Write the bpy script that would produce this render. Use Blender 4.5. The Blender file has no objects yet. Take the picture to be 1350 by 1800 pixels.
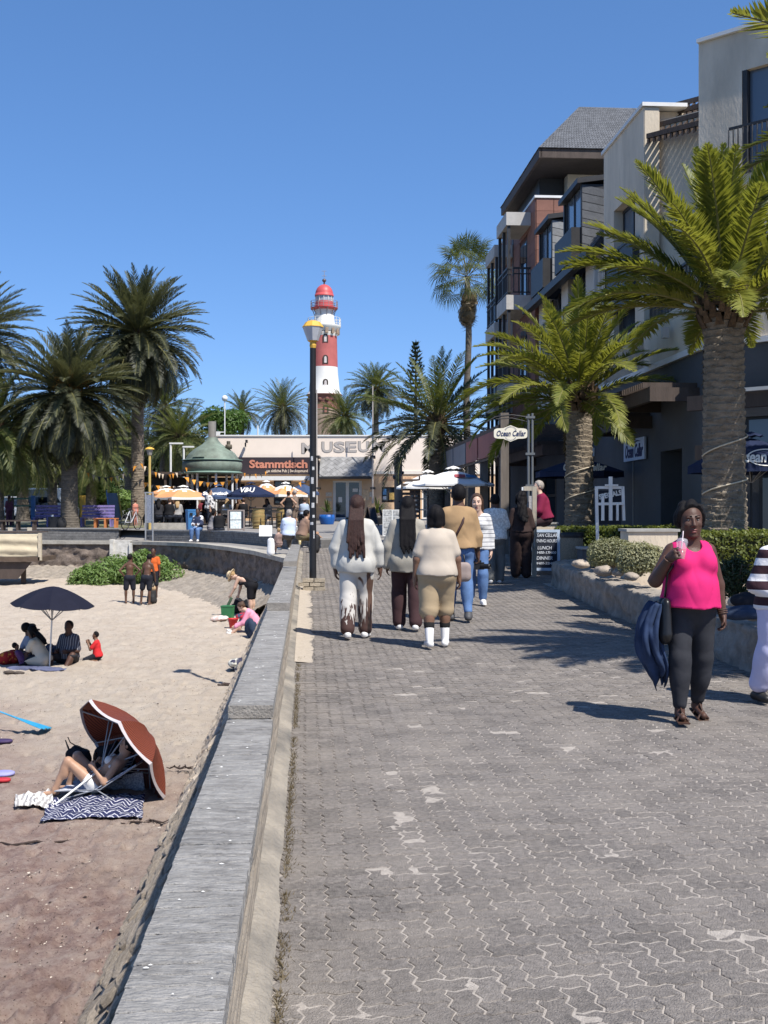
import bpy,bmesh,math,random
import numpy as np
from mathutils import Vector,Matrix,Euler
R=math.radians
rnd=random.Random(7)
SC=bpy.context.scene
COL=SC.collection
# ------------------------------------------------------------------ camera, sky, sun, exposure
cam_d=bpy.data.cameras.new("camera")
cam_d.sensor_fit='VERTICAL'
cam_d.sensor_height=36.0
cam_d.lens=41.0
cam_d.clip_start=0.05
cam_d.clip_end=5000
cam=bpy.data.objects.new("camera",cam_d)
cam.location=(0,0,1.65)
cam.rotation_euler=(R(90),0,0)
COL.objects.link(cam)
SC.camera=cam
SUN_AZ=139.0
SUN_EL=56.0
world=bpy.data.worlds.new("World")
SC.world=world
world.use_nodes=True
wn=world.node_tree
for n in list(wn.nodes):
 wn.nodes.remove(n)
sky=wn.nodes.new("ShaderNodeTexSky")
sky.sky_type='NISHITA'
sky.sun_disc=False
sky.sun_elevation=R(SUN_EL)
sky.sun_rotation=R(SUN_AZ)
sky.altitude=0
sky.air_density=0.7
sky.dust_density=0.2
sky.ozone_density=8.0
bg=wn.nodes.new("ShaderNodeBackground")
bg.inputs[1].default_value=0.100
wo=wn.nodes.new("ShaderNodeOutputWorld")
hs=wn.nodes.new("ShaderNodeHueSaturation")
hs.inputs['Saturation'].default_value=1.12
wn.links.new(sky.outputs[0],hs.inputs['Color'])
gm=wn.nodes.new("ShaderNodeGamma");gm.inputs[1].default_value=0.68
vm=wn.nodes.new("ShaderNodeVectorMath");vm.operation='MULTIPLY';vm.inputs[1].default_value=(1.34,1.47,1.76)
wn.links.new(hs.outputs[0],gm.inputs[0]);wn.links.new(gm.outputs[0],vm.inputs[0]);wn.links.new(vm.outputs[0],bg.inputs[0])
wn.links.new(bg.outputs[0],wo.inputs[0])
sun_d=bpy.data.lights.new("sun",'SUN')
sun_d.energy=4.2
sun_d.angle=R(0.53)
sun_d.color=(1.0,0.955,0.88)
sun=bpy.data.objects.new("sun",sun_d)
_a,_e=R(SUN_AZ),R(SUN_EL)
SUNV=Vector((math.sin(_a)*math.cos(_e),math.cos(_a)*math.cos(_e),math.sin(_e)))
sun.rotation_euler=SUNV.to_track_quat('Z','Y').to_euler()
sun.location=SUNV*60
COL.objects.link(sun)
SC.view_settings.view_transform='Standard'
SC.view_settings.look='None'
SC.view_settings.exposure=0.72
SC.view_settings.gamma=1.0
SC.view_settings.use_curve_mapping=False
SC.cycles.max_bounces=7
SC.cycles.diffuse_bounces=3
SC.cycles.glossy_bounces=3
SC.cycles.transmission_bounces=5
SC.cycles.transparent_max_bounces=6
SC.cycles.use_denoising=True
SC.cycles.caustics_reflective=False
SC.cycles.caustics_refractive=False
# ------------------------------------------------------------------ design frame
F,CX,CY,EYE=2050.0,675.0,900.0,1.65
def at(px,py,d):
 return Vector(((px-CX)/F*d,d,EYE+(CY-py)/F*d))
SL,Y0,Y1=0.0203,10.0,67.0
def G(y):
 return SL*(min(max(y,Y0),Y1)-Y0)
def S(y):
 return-2.4+0.027*min(y,60)
def gp(px,py):
 t=(py-CY)/F
 d=EYE/t if t>0 else 1e9
 if d>Y0:
  d=(EYE+SL*Y0)/(t+SL)
 return Vector(((px-CX)/F*d,d,G(d)))
def sp(px,py):
 t=(py-CY)/F
 d=(EYE+2.4)/(t+0.027)
 return Vector(((px-CX)/F*d,d,S(d)))
UA=R(3.77)
def uv(u,v,z=0.0):
 return Vector((u*math.cos(UA)-v*math.sin(UA),u*math.sin(UA)+v*math.cos(UA),z))
def x0(y):
 return-0.122-0.0655*y
# ------------------------------------------------------------------ materials
MATS={}
def _nodes(name):
 m=bpy.data.materials.new(name)
 m.use_nodes=True
 nt=m.node_tree
 p=nt.nodes["Principled BSDF"]
 return m,nt,p
def _noise(nt,scale,detail=4,rough=0.6,coord='Object',stretch=None):
 tc=nt.nodes.new("ShaderNodeTexCoord")
 n=nt.nodes.new("ShaderNodeTexNoise")
 n.inputs['Scale'].default_value=scale
 n.inputs['Detail'].default_value=detail
 n.inputs['Roughness'].default_value=rough
 if coord=='World':
  gp_=nt.nodes.new("ShaderNodeNewGeometry");src=gp_.outputs['Position']
 else:
  src=tc.outputs[coord]
 if stretch:
  mp=nt.nodes.new("ShaderNodeMapping")
  mp.inputs['Scale'].default_value=stretch
  nt.links.new(src,mp.inputs[0])
  nt.links.new(mp.outputs[0],n.inputs['Vector'])
 else:
  nt.links.new(src,n.inputs['Vector'])
 return n
def _ramp(nt,stops):
 r=nt.nodes.new("ShaderNodeValToRGB")
 e=r.color_ramp.elements
 while len(e)>1:
  e.remove(e[-1])
 e[0].position=stops[0][0];e[0].color=(*stops[0][1],1)
 for p,c in stops[1:]:
  k=e.new(p);k.color=(*c,1)
 return r
def mul(c,f):
 return tuple(min(1.0,v*f)for v in c)
def mat(name,col,rough=0.7,var=0.18,scale=6.0,bump=0.0,bscale=None,metal=0.0,spec=0.35,col2=None,isl=0.0,obr=0.0,stretch=None,coat=0.0,coord='Object',dust=None):
 """plain surface with a two-scale colour variation, optional bump, per-piece variation"""
 if name in MATS:
  return MATS[name]
 m,nt,p=_nodes(name)
 n=_noise(nt,scale,5,0.65,coord,stretch)
 lo=mul(col,1-var);hi=col2 if col2 else mul(col,1+var)
 r=_ramp(nt,[(0.30,lo),(0.70,hi)])
 nt.links.new(n.outputs[0],r.inputs[0])
 out=r.outputs[0]
 if isl or obr:
  geo=nt.nodes.new("ShaderNodeNewGeometry")
  oi=nt.nodes.new("ShaderNodeObjectInfo")
  ad=nt.nodes.new("ShaderNodeMath");ad.operation='ADD'
  nt.links.new(geo.outputs['Random Per Island'],ad.inputs[0])
  nt.links.new(oi.outputs['Random'],ad.inputs[1])
  fr=nt.nodes.new("ShaderNodeMath");fr.operation='FRACT'
  nt.links.new(ad.outputs[0],fr.inputs[0])
  mr=nt.nodes.new("ShaderNodeMapRange")
  mr.inputs[3].default_value=1-(isl or obr);mr.inputs[4].default_value=1+(isl or obr)
  nt.links.new(fr.outputs[0],mr.inputs[0])
  vm=nt.nodes.new("ShaderNodeVectorMath");vm.operation='SCALE'
  nt.links.new(out,vm.inputs[0]);nt.links.new(mr.outputs[0],vm.inputs['Scale'])
  out=vm.outputs[0]
 if dust:
  nd=_noise(nt,dust[1],6,0.7,coord)
  rd=_ramp(nt,[(0.42,(0,0,0)),(0.72,(dust[2],)*3)])
  nt.links.new(nd.outputs[0],rd.inputs[0])
  md=nt.nodes.new("ShaderNodeMix");md.data_type='RGBA'
  nt.links.new(rd.outputs[0],md.inputs[0]);nt.links.new(out,md.inputs[6]);md.inputs[7].default_value=(*dust[0],1)
  out=md.outputs[2]
 nt.links.new(out,p.inputs['Base Color'])
 p.inputs['Roughness'].default_value=rough
 p.inputs['Metallic'].default_value=metal
 p.inputs['Specular IOR Level'].default_value=spec
 if coat:
  p.inputs['Coat Weight'].default_value=coat
 if bump:
  b=nt.nodes.new("ShaderNodeBump")
  b.inputs['Strength'].default_value=bump
  b.inputs['Distance'].default_value=0.02
  n2=_noise(nt,bscale or scale*6,4,0.6,coord,stretch)
  nt.links.new(n2.outputs[0],b.inputs['Height'])
  nt.links.new(b.outputs[0],p.inputs['Normal'])
 MATS[name]=m
 return m
def fabric(name,col,var=0.10,bump=0.5,rough=0.85):
 """woven cloth: soft tone changes and creases in relief"""
 if name in MATS:
  return MATS[name]
 m=mat(name,col,rough,var,5.0,0.0,spec=0.12)
 nt=m.node_tree;p=nt.nodes["Principled BSDF"]
 n=_noise(nt,3.4,3.0,0.55,'Object',(1.0,1.0,0.62))
 n.noise_type='RIDGED_MULTIFRACTAL'
 n.inputs['Distortion'].default_value=0.7
 b=nt.nodes.new("ShaderNodeBump");b.inputs['Strength'].default_value=min(1.0,bump*1.1);b.inputs['Distance'].default_value=0.016
 nt.links.new(n.outputs[0],b.inputs['Height'])
 n3=_noise(nt,260,2,0.5)
 b2=nt.nodes.new("ShaderNodeBump");b2.inputs['Strength'].default_value=0.15;b2.inputs['Distance'].default_value=0.002
 nt.links.new(n3.outputs[0],b2.inputs['Height']);nt.links.new(b.outputs[0],b2.inputs['Normal'])
 nt.links.new(b2.outputs[0],p.inputs['Normal'])
 return m
def leafmat(name,c1,c2,trans=0.35,isl=0.25,rough=0.5):
 if name in MATS:
  return MATS[name]
 m,nt,p=_nodes(name)
 geo=nt.nodes.new("ShaderNodeNewGeometry")
 oi=nt.nodes.new("ShaderNodeObjectInfo")
 ad=nt.nodes.new("ShaderNodeMath");ad.operation='ADD'
 nt.links.new(geo.outputs['Random Per Island'],ad.inputs[0]);nt.links.new(oi.outputs['Random'],ad.inputs[1])
 hf=nt.nodes.new("ShaderNodeMath");hf.operation='MULTIPLY';hf.inputs[1].default_value=0.5
 nt.links.new(ad.outputs[0],hf.inputs[0])
 r=_ramp(nt,[(0.1,c1),(0.9,c2)])
 nt.links.new(hf.outputs[0],r.inputs[0])
 nt.links.new(r.outputs[0],p.inputs['Base Color'])
 p.inputs['Roughness'].default_value=rough
 p.inputs['Specular IOR Level'].default_value=0.4
 tr=nt.nodes.new("ShaderNodeBsdfTranslucent")
 vm=nt.nodes.new("ShaderNodeMix");vm.data_type='RGBA';vm.inputs[0].default_value=0.5
 nt.links.new(r.outputs[0],vm.inputs[6]);vm.inputs[7].default_value=(c2[0]*1.7,c2[1]*1.7,c2[2]*0.8,1)
 nt.links.new(vm.outputs[2],tr.inputs[0])
 mx=nt.nodes.new("ShaderNodeMixShader");mx.inputs[0].default_value=trans
 nt.links.new(p.outputs[0],mx.inputs[1]);nt.links.new(tr.outputs[0],mx.inputs[2])
 nt.links.new(mx.outputs[0],nt.nodes["Material Output"].inputs[0])
 MATS[name]=m
 return m
def glass(name,col=(0.03,0.04,0.05),rough=0.06):
 if name in MATS:
  return MATS[name]
 m,nt,p=_nodes(name)
 p.inputs['Base Color'].default_value=(*col,1)
 p.inputs['Roughness'].default_value=rough
 p.inputs['Specular IOR Level'].default_value=0.7
 MATS[name]=m
 return m
def stripes(name,ca,cb,scale,axis=2,duty=0.5,wob=0.0,rough=0.85):
 """printed stripes across local axis"""
 if name in MATS:
  return MATS[name]
 m,nt,p=_nodes(name)
 tc=nt.nodes.new("ShaderNodeTexCoord")
 sx=nt.nodes.new("ShaderNodeSeparateXYZ")
 nt.links.new(tc.outputs['Object'],sx.inputs[0])
 v=sx.outputs[axis]
 if wob:
  n=_noise(nt,5.0,2)
  mw=nt.nodes.new("ShaderNodeMath");mw.operation='MULTIPLY_ADD'
  mw.inputs[1].default_value=wob
  nt.links.new(n.outputs[0],mw.inputs[0]);nt.links.new(v,mw.inputs[2])
  v=mw.outputs[0]
 m1=nt.nodes.new("ShaderNodeMath");m1.operation='MULTIPLY';m1.inputs[1].default_value=scale
 nt.links.new(v,m1.inputs[0])
 m2=nt.nodes.new("ShaderNodeMath");m2.operation='FRACT';nt.links.new(m1.outputs[0],m2.inputs[0])
 m3=nt.nodes.new("ShaderNodeMath");m3.operation='LESS_THAN';m3.inputs[1].default_value=duty
 nt.links.new(m2.outputs[0],m3.inputs[0])
 mx=nt.nodes.new("ShaderNodeMix");mx.data_type='RGBA'
 mx.inputs[6].default_value=(*ca,1);mx.inputs[7].default_value=(*cb,1)
 nt.links.new(m3.outputs[0],mx.inputs[0])
 nt.links.new(mx.outputs[2],p.inputs['Base Color'])
 p.inputs['Roughness'].default_value=rough
 p.inputs['Specular IOR Level'].default_value=0.15
 b=nt.nodes.new("ShaderNodeBump");b.inputs['Strength'].default_value=0.4;b.inputs['Distance'].default_value=0.02
 n2=_noise(nt,14,3);nt.links.new(n2.outputs[0],b.inputs['Height']);nt.links.new(b.outputs[0],p.inputs['Normal'])
 MATS[name]=m
 return m
def patches(name,ca,cb,scale,thr=0.5,rough=0.85,soft=0.03):
 """two-colour print in irregular patches"""
 if name in MATS:
  return MATS[name]
 m,nt,p=_nodes(name)
 n=_noise(nt,scale,3,0.55)
 r=_ramp(nt,[(thr-soft,ca),(thr+soft,cb)])
 nt.links.new(n.outputs[0],r.inputs[0]);nt.links.new(r.outputs[0],p.inputs['Base Color'])
 p.inputs['Roughness'].default_value=rough
 p.inputs['Specular IOR Level'].default_value=0.2
 MATS[name]=m
 return m
# ------------------------------------------------------------------ mesh helpers
class MB:
 """collects shapes, builds them as ONE mesh object"""
 def __init__(self):
  self.v=[];self.f=[];self.mi=[];self.sm=[];self.cur=0
 def add(self,vs,fs,smooth=False):
  o=len(self.v)
  self.v.extend([tuple(p)for p in vs])
  for f in fs:
   self.f.append(tuple(i+o for i in f));self.mi.append(self.cur);self.sm.append(smooth)
 def box(self,c,s,rz=0.0,M=None,bev=0.0):
  x,y,z=s[0]/2,s[1]/2,s[2]/2
  vs=[Vector((a*x,b*y,d*z))for d in(-1,1)for b in(-1,1)for a in(-1,1)]
  if M is None:
   M=Matrix.Translation(Vector(c))@Matrix.Rotation(rz,4,'Z')
  fs=[(0,2,3,1),(4,5,7,6),(0,1,5,4),(2,6,7,3),(0,4,6,2),(1,3,7,5)]
  self.add([M@p for p in vs],fs)
 def hexa(self,pts):
  """8 points: bottom ring of 4 (ccw), top ring of 4"""
  self.add(pts,[(0,3,2,1),(4,5,6,7),(0,1,5,4),(1,2,6,5),(2,3,7,6),(3,0,4,7)])
 def quad(self,a,b,c,d):
  self.add([a,b,c,d],[(0,1,2,3)])
 def prism(self,pts,z0,z1):
  n=len(pts)
  vs=[(p[0],p[1],z0)for p in pts]+[(p[0],p[1],z1)for p in pts]
  fs=[tuple(range(n-1,-1,-1)),tuple(range(n,2*n))]+[(i,(i+1)%n,n+(i+1)%n,n+i)for i in range(n)]
  self.add(vs,fs)
 def slab(self,pts,nrm):
  """polygon of 3-D points extruded by nrm"""
  n=len(pts);nrm=Vector(nrm)
  vs=[Vector(p)for p in pts]+[Vector(p)+nrm for p in pts]
  fs=[tuple(range(n-1,-1,-1)),tuple(range(n,2*n))]+[(i,(i+1)%n,n+(i+1)%n,n+i)for i in range(n)]
  self.add(vs,fs)
 def tube(self,pts,r,n=8,cap=True,smooth=True):
  pts=[Vector(p)for p in pts]
  rs=r if isinstance(r,(list,tuple))else[r]*len(pts)
  o=[]
  prev=None
  for i,p in enumerate(pts):
   t=(pts[min(i+1,len(pts)-1)]-pts[max(i-1,0)])
   t=t.normalized()if t.length>1e-9 else Vector((0,0,1))
   a=Vector((0,0,1))if abs(t.z)<0.9 else Vector((1,0,0))
   if prev is not None:
    a=prev
   x=(a-t*a.dot(t)).normalized();y=t.cross(x);prev=x
   for k in range(n):
    q=2*math.pi*k/n
    o.append(p+(x*math.cos(q)+y*math.sin(q))*rs[i])
  fs=[]
  for i in range(len(pts)-1):
   for k in range(n):
    fs.append((i*n+k,i*n+(k+1)%n,(i+1)*n+(k+1)%n,(i+1)*n+k))
  self.add(o,fs,smooth)
  if cap:
   self.add(o[:n],[tuple(range(n-1,-1,-1))]);self.add(o[-n:],[tuple(range(n))])
 def lathe(self,prof,c=(0,0,0),n=24,smooth=True,cap=True):
  c=Vector(c);o=[]
  for(r,z)in prof:
   for k in range(n):
    q=2*math.pi*k/n
    o.append(c+Vector((r*math.cos(q),r*math.sin(q),z)))
  fs=[]
  for i in range(len(prof)-1):
   for k in range(n):
    fs.append((i*n+k,i*n+(k+1)%n,(i+1)*n+(k+1)%n,(i+1)*n+k))
  self.add(o,fs,smooth)
  if cap:
   if prof[0][0]>1e-4:
    self.add(o[:n],[tuple(range(n-1,-1,-1))])
   if prof[-1][0]>1e-4:
    self.add(o[-n:],[tuple(range(n))])
 def ball(self,c,r,n=10,m=7):
  c=Vector(c);r=r if isinstance(r,(tuple,list))else(r,r,r)
  o=[];fs=[]
  for i in range(m+1):
   a=math.pi*i/m
   for k in range(n):
    q=2*math.pi*k/n
    o.append(c+Vector((r[0]*math.sin(a)*math.cos(q),r[1]*math.sin(a)*math.sin(q),r[2]*math.cos(a))))
  for i in range(m):
   for k in range(n):
    fs.append((i*n+k,(i+1)*n+k,(i+1)*n+(k+1)%n,i*n+(k+1)%n))
  self.add(o,fs,True)
 def grid(self,fn,nu,nv,smooth=True):
  o=[fn(i/nu,j/nv)for j in range(nv+1)for i in range(nu+1)]
  fs=[(j*(nu+1)+i,j*(nu+1)+i+1,(j+1)*(nu+1)+i+1,(j+1)*(nu+1)+i)for j in range(nv)for i in range(nu)]
  self.add(o,fs,smooth)
 def mesh(self,name,mats):
  me=bpy.data.meshes.new(name)
  me.from_pydata(self.v,[],self.f)
  mats=mats if isinstance(mats,(list,tuple))else[mats]
  for m in mats:
   me.materials.append(m)
  me.polygons.foreach_set('material_index',self.mi)
  me.polygons.foreach_set('use_smooth',self.sm)
  me.update()
  return me
 def build(self,name,mats,parent=None,loc=None,bevel=0.0):
  o=bpy.data.objects.new(name,self.mesh(name,mats))
  COL.objects.link(o)
  if parent is not None:
   o.parent=parent
  if loc is not None:
   o.location=loc
  if bevel:
   b=o.modifiers.new("bevel",'BEVEL');b.width=bevel;b.segments=2;b.limit_method='ANGLE'
  return o
def link(name,me,parent=None,loc=(0,0,0),rot=(0,0,0),scale=(1,1,1)):
 o=bpy.data.objects.new(name,me)
 COL.objects.link(o)
 o.parent=parent
 o.location=loc;o.rotation_euler=rot;o.scale=scale
 return o
def tag(o,label=None,cat=None,group=None,kind=None):
 if label:o['label']=label
 if cat:o['category']=cat
 if group:o['group']=group
 if kind:o['kind']=kind
 return o
def thing(name,label,cat,loc=(0,0,0),rz=0.0,group=None):
 o=bpy.data.objects.new(name,None)
 o.empty_display_size=0.2
 COL.objects.link(o)
 o.location=loc;o.rotation_euler=(0,0,rz)
 return tag(o,label,cat,group)
def copy_tree(o,parent=None):
 c=o.copy();COL.objects.link(c)
 if parent is not None:
  c.parent=parent
 for ch in list(o.children):
  copy_tree(ch,c)
 return c
def text(name,body,size,m,parent,loc,rot,ext=0.004,bold=0.0,shear=0.0,width=None,align='CENTER',spacing=1.0):
 cu=bpy.data.curves.new(name,'FONT')
 cu.body=body;cu.size=size;cu.extrude=ext;cu.offset=bold;cu.shear=shear
 cu.align_x=align;cu.align_y='CENTER';cu.space_character=spacing
 cu.resolution_u=3
 cu.materials.append(m)
 t=bpy.data.objects.new(name,cu)
 COL.objects.link(t)
 bpy.context.view_layer.update()
 me=bpy.data.meshes.new_from_object(t.evaluated_get(bpy.context.evaluated_depsgraph_get()))
 sx=1.0
 if width:
  xs=[v.co.x for v in me.vertices]
  if xs and max(xs)>min(xs):
   sx=width/(max(xs)-min(xs))
 bpy.data.objects.remove(t);bpy.data.curves.remove(cu)
 me.name=name
 o=link(name,me,parent,loc,rot,(sx,1,1))
 return o
# ================================================================== GROUND
from mathutils import noise as mnoise
def fbm(x,y,z=0.0,o=4):
 return mnoise.fractal(Vector((x,y,z)),0.9,2.0,o)
M_paver=mat("paver_concrete",(0.212,0.190,0.172),0.92,0.34,34.0,1.0,120,isl=0.15,col2=(0.30,0.268,0.242),coord='World',dust=((0.37,0.325,0.28),1.7,.62))
M_joint=mat("joint_sand",(0.37,0.33,0.29),0.95,0.2,20.0,0.6,120)
M_plaza=mat("plaza_paving",(0.235,0.22,0.205),0.9,0.15,2.0,0.4,30)
M_far=mat("far_ground",(0.20,0.19,0.14),0.95,0.25,0.4)
M_lawn=mat("lawn",(0.12,0.15,0.06),0.95,0.4,1.2,0.6,20,col2=(0.22,0.20,0.12))
M_concrete=mat("weathered_concrete",(0.33,0.305,0.265),0.9,0.25,5.0,0.6,40)
M_haunch=mat("haunch_plaster",(0.21,0.195,0.175),0.95,0.35,2.6,1.0,40,col2=(0.37,0.325,0.265),stretch=(1,.6,1))
# --- joint bed of the promenade (pale sand that fills the joints and drifts over some pavers)
PATCH=[(735,1485,.11,.22),(712,1532,.17,.10),(560,1775,.20,.08),(1000,1790,.10,.06),(1150,1322,.25,.10),(820,1340,.10,.25),(760,1390,.08,.30),(700,1440,.07,.3),(690,1370,.05,.3),(845,1725,.12,.1),(1290,1640,.2,.07)]
PATCHW=[(gp(a,b),rx,ry)for a,b,rx,ry in PATCH]
def bed_z(x,y):
 z=-0.0029+0.0008*fbm(x*1.3,y*1.3)+0.0014*fbm(x*9,y*9,3)-(0.004*max(0,1-(x-x0(y))/.9)if y<14 else 0)
 for c,rx,ry in PATCHW:
  q=((x-c.x)/rx)**2+((y-c.y)/ry)**2
  if q<4:
   z=max(z,-0.0020*(.3+q)+0.0040*fbm(x*14,y*14,1))
 return min(z,0.007)
mb=MB()
ny,nx=150,96
def bed(u,v):
 vv=1.8+11.2*v;uu=-0.2+4.8*u
 p=uv(uu,vv);p.z=G(p.y)+bed_z(p.x,p.y)
 return p
mb.grid(bed,nx,ny)
tag(mb.build("promenade_bed",M_joint),kind='structure')
mb=MB()
a=[uv(-0.13,13.0),uv(4.67,13.0),uv(8.45,13.0),uv(8.45,37.5),uv(-0.13,37.5)]
for p in a:p.z=G(p.y)-0.006
mb.add(a,[(0,1,2,3,4)])
tag(mb.build("promenade_bed_far",M_joint),kind='structure')
# --- interlocking zigzag pavers in herringbone
PW=0.1
def unit_edge(ax,ay,horiz,rev):
 """three points along a lattice edge from (ax,ay), shared profile so that neighbours interlock"""
 e=0.011
 pr=[(0,0),(0.28,-e),(0.72,e)]
 if rev:
  pr=[(1,0),(0.72,e),(0.28,-e)]
 if horiz:
  return[(ax+t*PW,ay+d)for t,d in pr]
 return[(ax-d,ay+t*PW)for t,d in pr]
def paver_outline(horiz):
 o=[]
 if horiz:
  o+=unit_edge(0,0,True,False)+unit_edge(PW,0,True,False)+unit_edge(2*PW,0,False,False)
  o+=unit_edge(PW,PW,True,True)+unit_edge(0,PW,True,True)+unit_edge(0,0,False,True)
 else:
  o+=unit_edge(0,0,True,False)+unit_edge(PW,0,False,False)+unit_edge(PW,PW,False,False)
  o+=unit_edge(0,2*PW,True,True)+unit_edge(0,PW,False,True)+unit_edge(0,0,False,True)
 c=(PW,PW/2)if horiz else(PW/2,PW)
 return[(x-c[0],y-c[1])for x,y in o],c
def inset(o,g):
 n=len(o);r=[]
 for i in range(n):
  a,b,c=Vector(o[i-1]),Vector(o[i]),Vector(o[(i+1)%n])
  e1=(b-a).normalized();e2=(c-b).normalized()
  t=(Vector((-e1.y,e1.x))+Vector((-e2.y,e2.x)))
  if t.length<1e-6:t=Vector((-e1.y,e1.x))
  r.append(b+t.normalized()*g)
 return r
def add_paver(mb,horiz,T,fine,gap=0.0038):
 o,c=paver_outline(horiz)
 a=inset(o,gap)
 n=len(a)
 if fine:
  b=inset(o,gap+0.003)
  vs=[T@Vector((p.x,p.y,-0.03))for p in a]+[T@Vector((p.x,p.y,-0.003))for p in a]+[T@Vector((p.x,p.y,0.0))for p in b]
  fs=[tuple(range(2*n,3*n))]
  for k in range(2):
   fs+=[(k*n+i,k*n+(i+1)%n,(k+1)*n+(i+1)%n,(k+1)*n+i)for i in range(n)]
 else:
  vs=[T@Vector((p.x,p.y,-0.012))for p in a]+[T@Vector((p.x,p.y,0.0))for p in a]
  fs=[tuple(range(n,2*n))]+[(i,(i+1)%n,n+(i+1)%n,n+i)for i in range(n)]
 mb.add(vs,fs)
pv=[]
for j in range(int(2.0/PW),int(37/PW)):
 for i in range(-3,int(8.4/PW)):
  c=(i-j)%4
  if c not in(0,3):
   continue
  hz=c==0
  cu=i*PW+(PW if hz else PW/2)-0.02;cv=j*PW+(PW/2 if hz else PW)
  if cu<-0.17:continue
  p=uv(cu,cv)
  if abs(p.x)>0.338*p.y+0.25 or p.y<3.55:continue
  if cu>4.55 and cv<22.6:continue
  pv.append((cv,cu,hz,p))
pv.sort(key=lambda t:t[0])
pave=thing("promenade_paving","grey interlocking concrete pavers of the promenade with pale sandy joints","paving",(0,0,0))
pave['kind']='structure'
shared={}
for hz in(True,False):
 for k in range(3):
  m=MB();add_paver(m,hz,Matrix.Identity(4),True,0.0030+0.0011*k)
  shared[(hz,k)]=m.mesh("paver",M_paver)
rest=MB()
for n,(cv,cu,hz,p)in enumerate(pv):
 far=min(1.0,cv/20)
 zj=rnd.gauss(0,0.0010)
 tx,ty=rnd.gauss(0,0.006),rnd.gauss(0,0.006)
 rz=UA+rnd.gauss(0,0.008)
 z=G(p.y)+zj
 if n<298:
  link("paver",shared[(hz,rnd.randrange(3))],pave,(p.x,p.y,z),(tx,ty,rz))
 else:
  T=Matrix.Translation((p.x,p.y,z))@Euler((tx,ty,rz)).to_matrix().to_4x4()
  add_paver(rest,hz,T,cv<9,0.0030+0.0011*rnd.randrange(3))
tag(rest.build("paver_field",M_paver,pave),kind='stuff')
# --- plaza beyond, far ground, lawn
RW=[(-30,51.5),(-19,51.2),(-11.6,50.3),(-10.2,49.6),(-8.9,48.4),(-7.4,46.6),(-5.7,43.2),(-4.35,40.0),(-3.45,37.0),(-2.75,34.4)]
def offs(pl,d):
 r=[]
 for i,p in enumerate(pl):
  a=Vector(pl[max(i-1,0)]);b=Vector(pl[min(i+1,len(pl)-1)])
  t=(b-a).normalized();n=Vector((-t.y,t.x))
  r.append(Vector(p)+n*d)
 return r
BW=offs(RW,1.5)
mb=MB()
poly=[(p.x,p.y)for p in BW[1:]]+[(-2.45,37.4),(24,37.4),(24,67.0),(-19,67.0)]
mb.add([(x,y,G(y))for x,y in poly],[tuple(range(len(poly)))])
tag(mb.build("plaza_ground",M_plaza),kind='structure')
mb=MB()
gz=G(67)
mb.add([(-900,67,gz-0.003),(900,67,gz-0.003),(900,2500,gz-0.003),(-900,2500,gz-0.003)],[(0,1,2,3)])
mb.add([(-900,53.0,gz-0.35),(-19,53.0,gz-0.35),(-19,67,gz-0.003),(-900,67,gz-0.003)],[(0,1,2,3)])
mb.add([(24,-40,-0.15),(900,-40,-0.15),(900,67,gz-0.004),(24,67,gz-0.004)],[(0,1,2,3)])
tag(mb.build("ground",M_far),kind='structure')
mb=MB()
mb.add([(4.7,-12,-0.05),(24,-12,-0.05),(24,37.4,G(37.4)-0.06),(4.7,37.4,G(37.4)-0.06)],[(0,1,2,3)])
tag(mb.build("garden_soil",mat("garden_soil",(0.16,0.13,0.10),0.95,0.3,6.0,0.8)),kind='structure')
mb=MB()
mb.add([(-19,53.2,G(53.2)+.02),(-12.4,52.4,G(52.4)+.02),(-11.2,55,G(55)+.02),(-12.2,66.8,G(66.8)+.02),(-19,66.8,G(66.8)+.02)],[(0,1,2,3,4)])
tag(mb.build("lawn",M_lawn),kind='structure')
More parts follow.
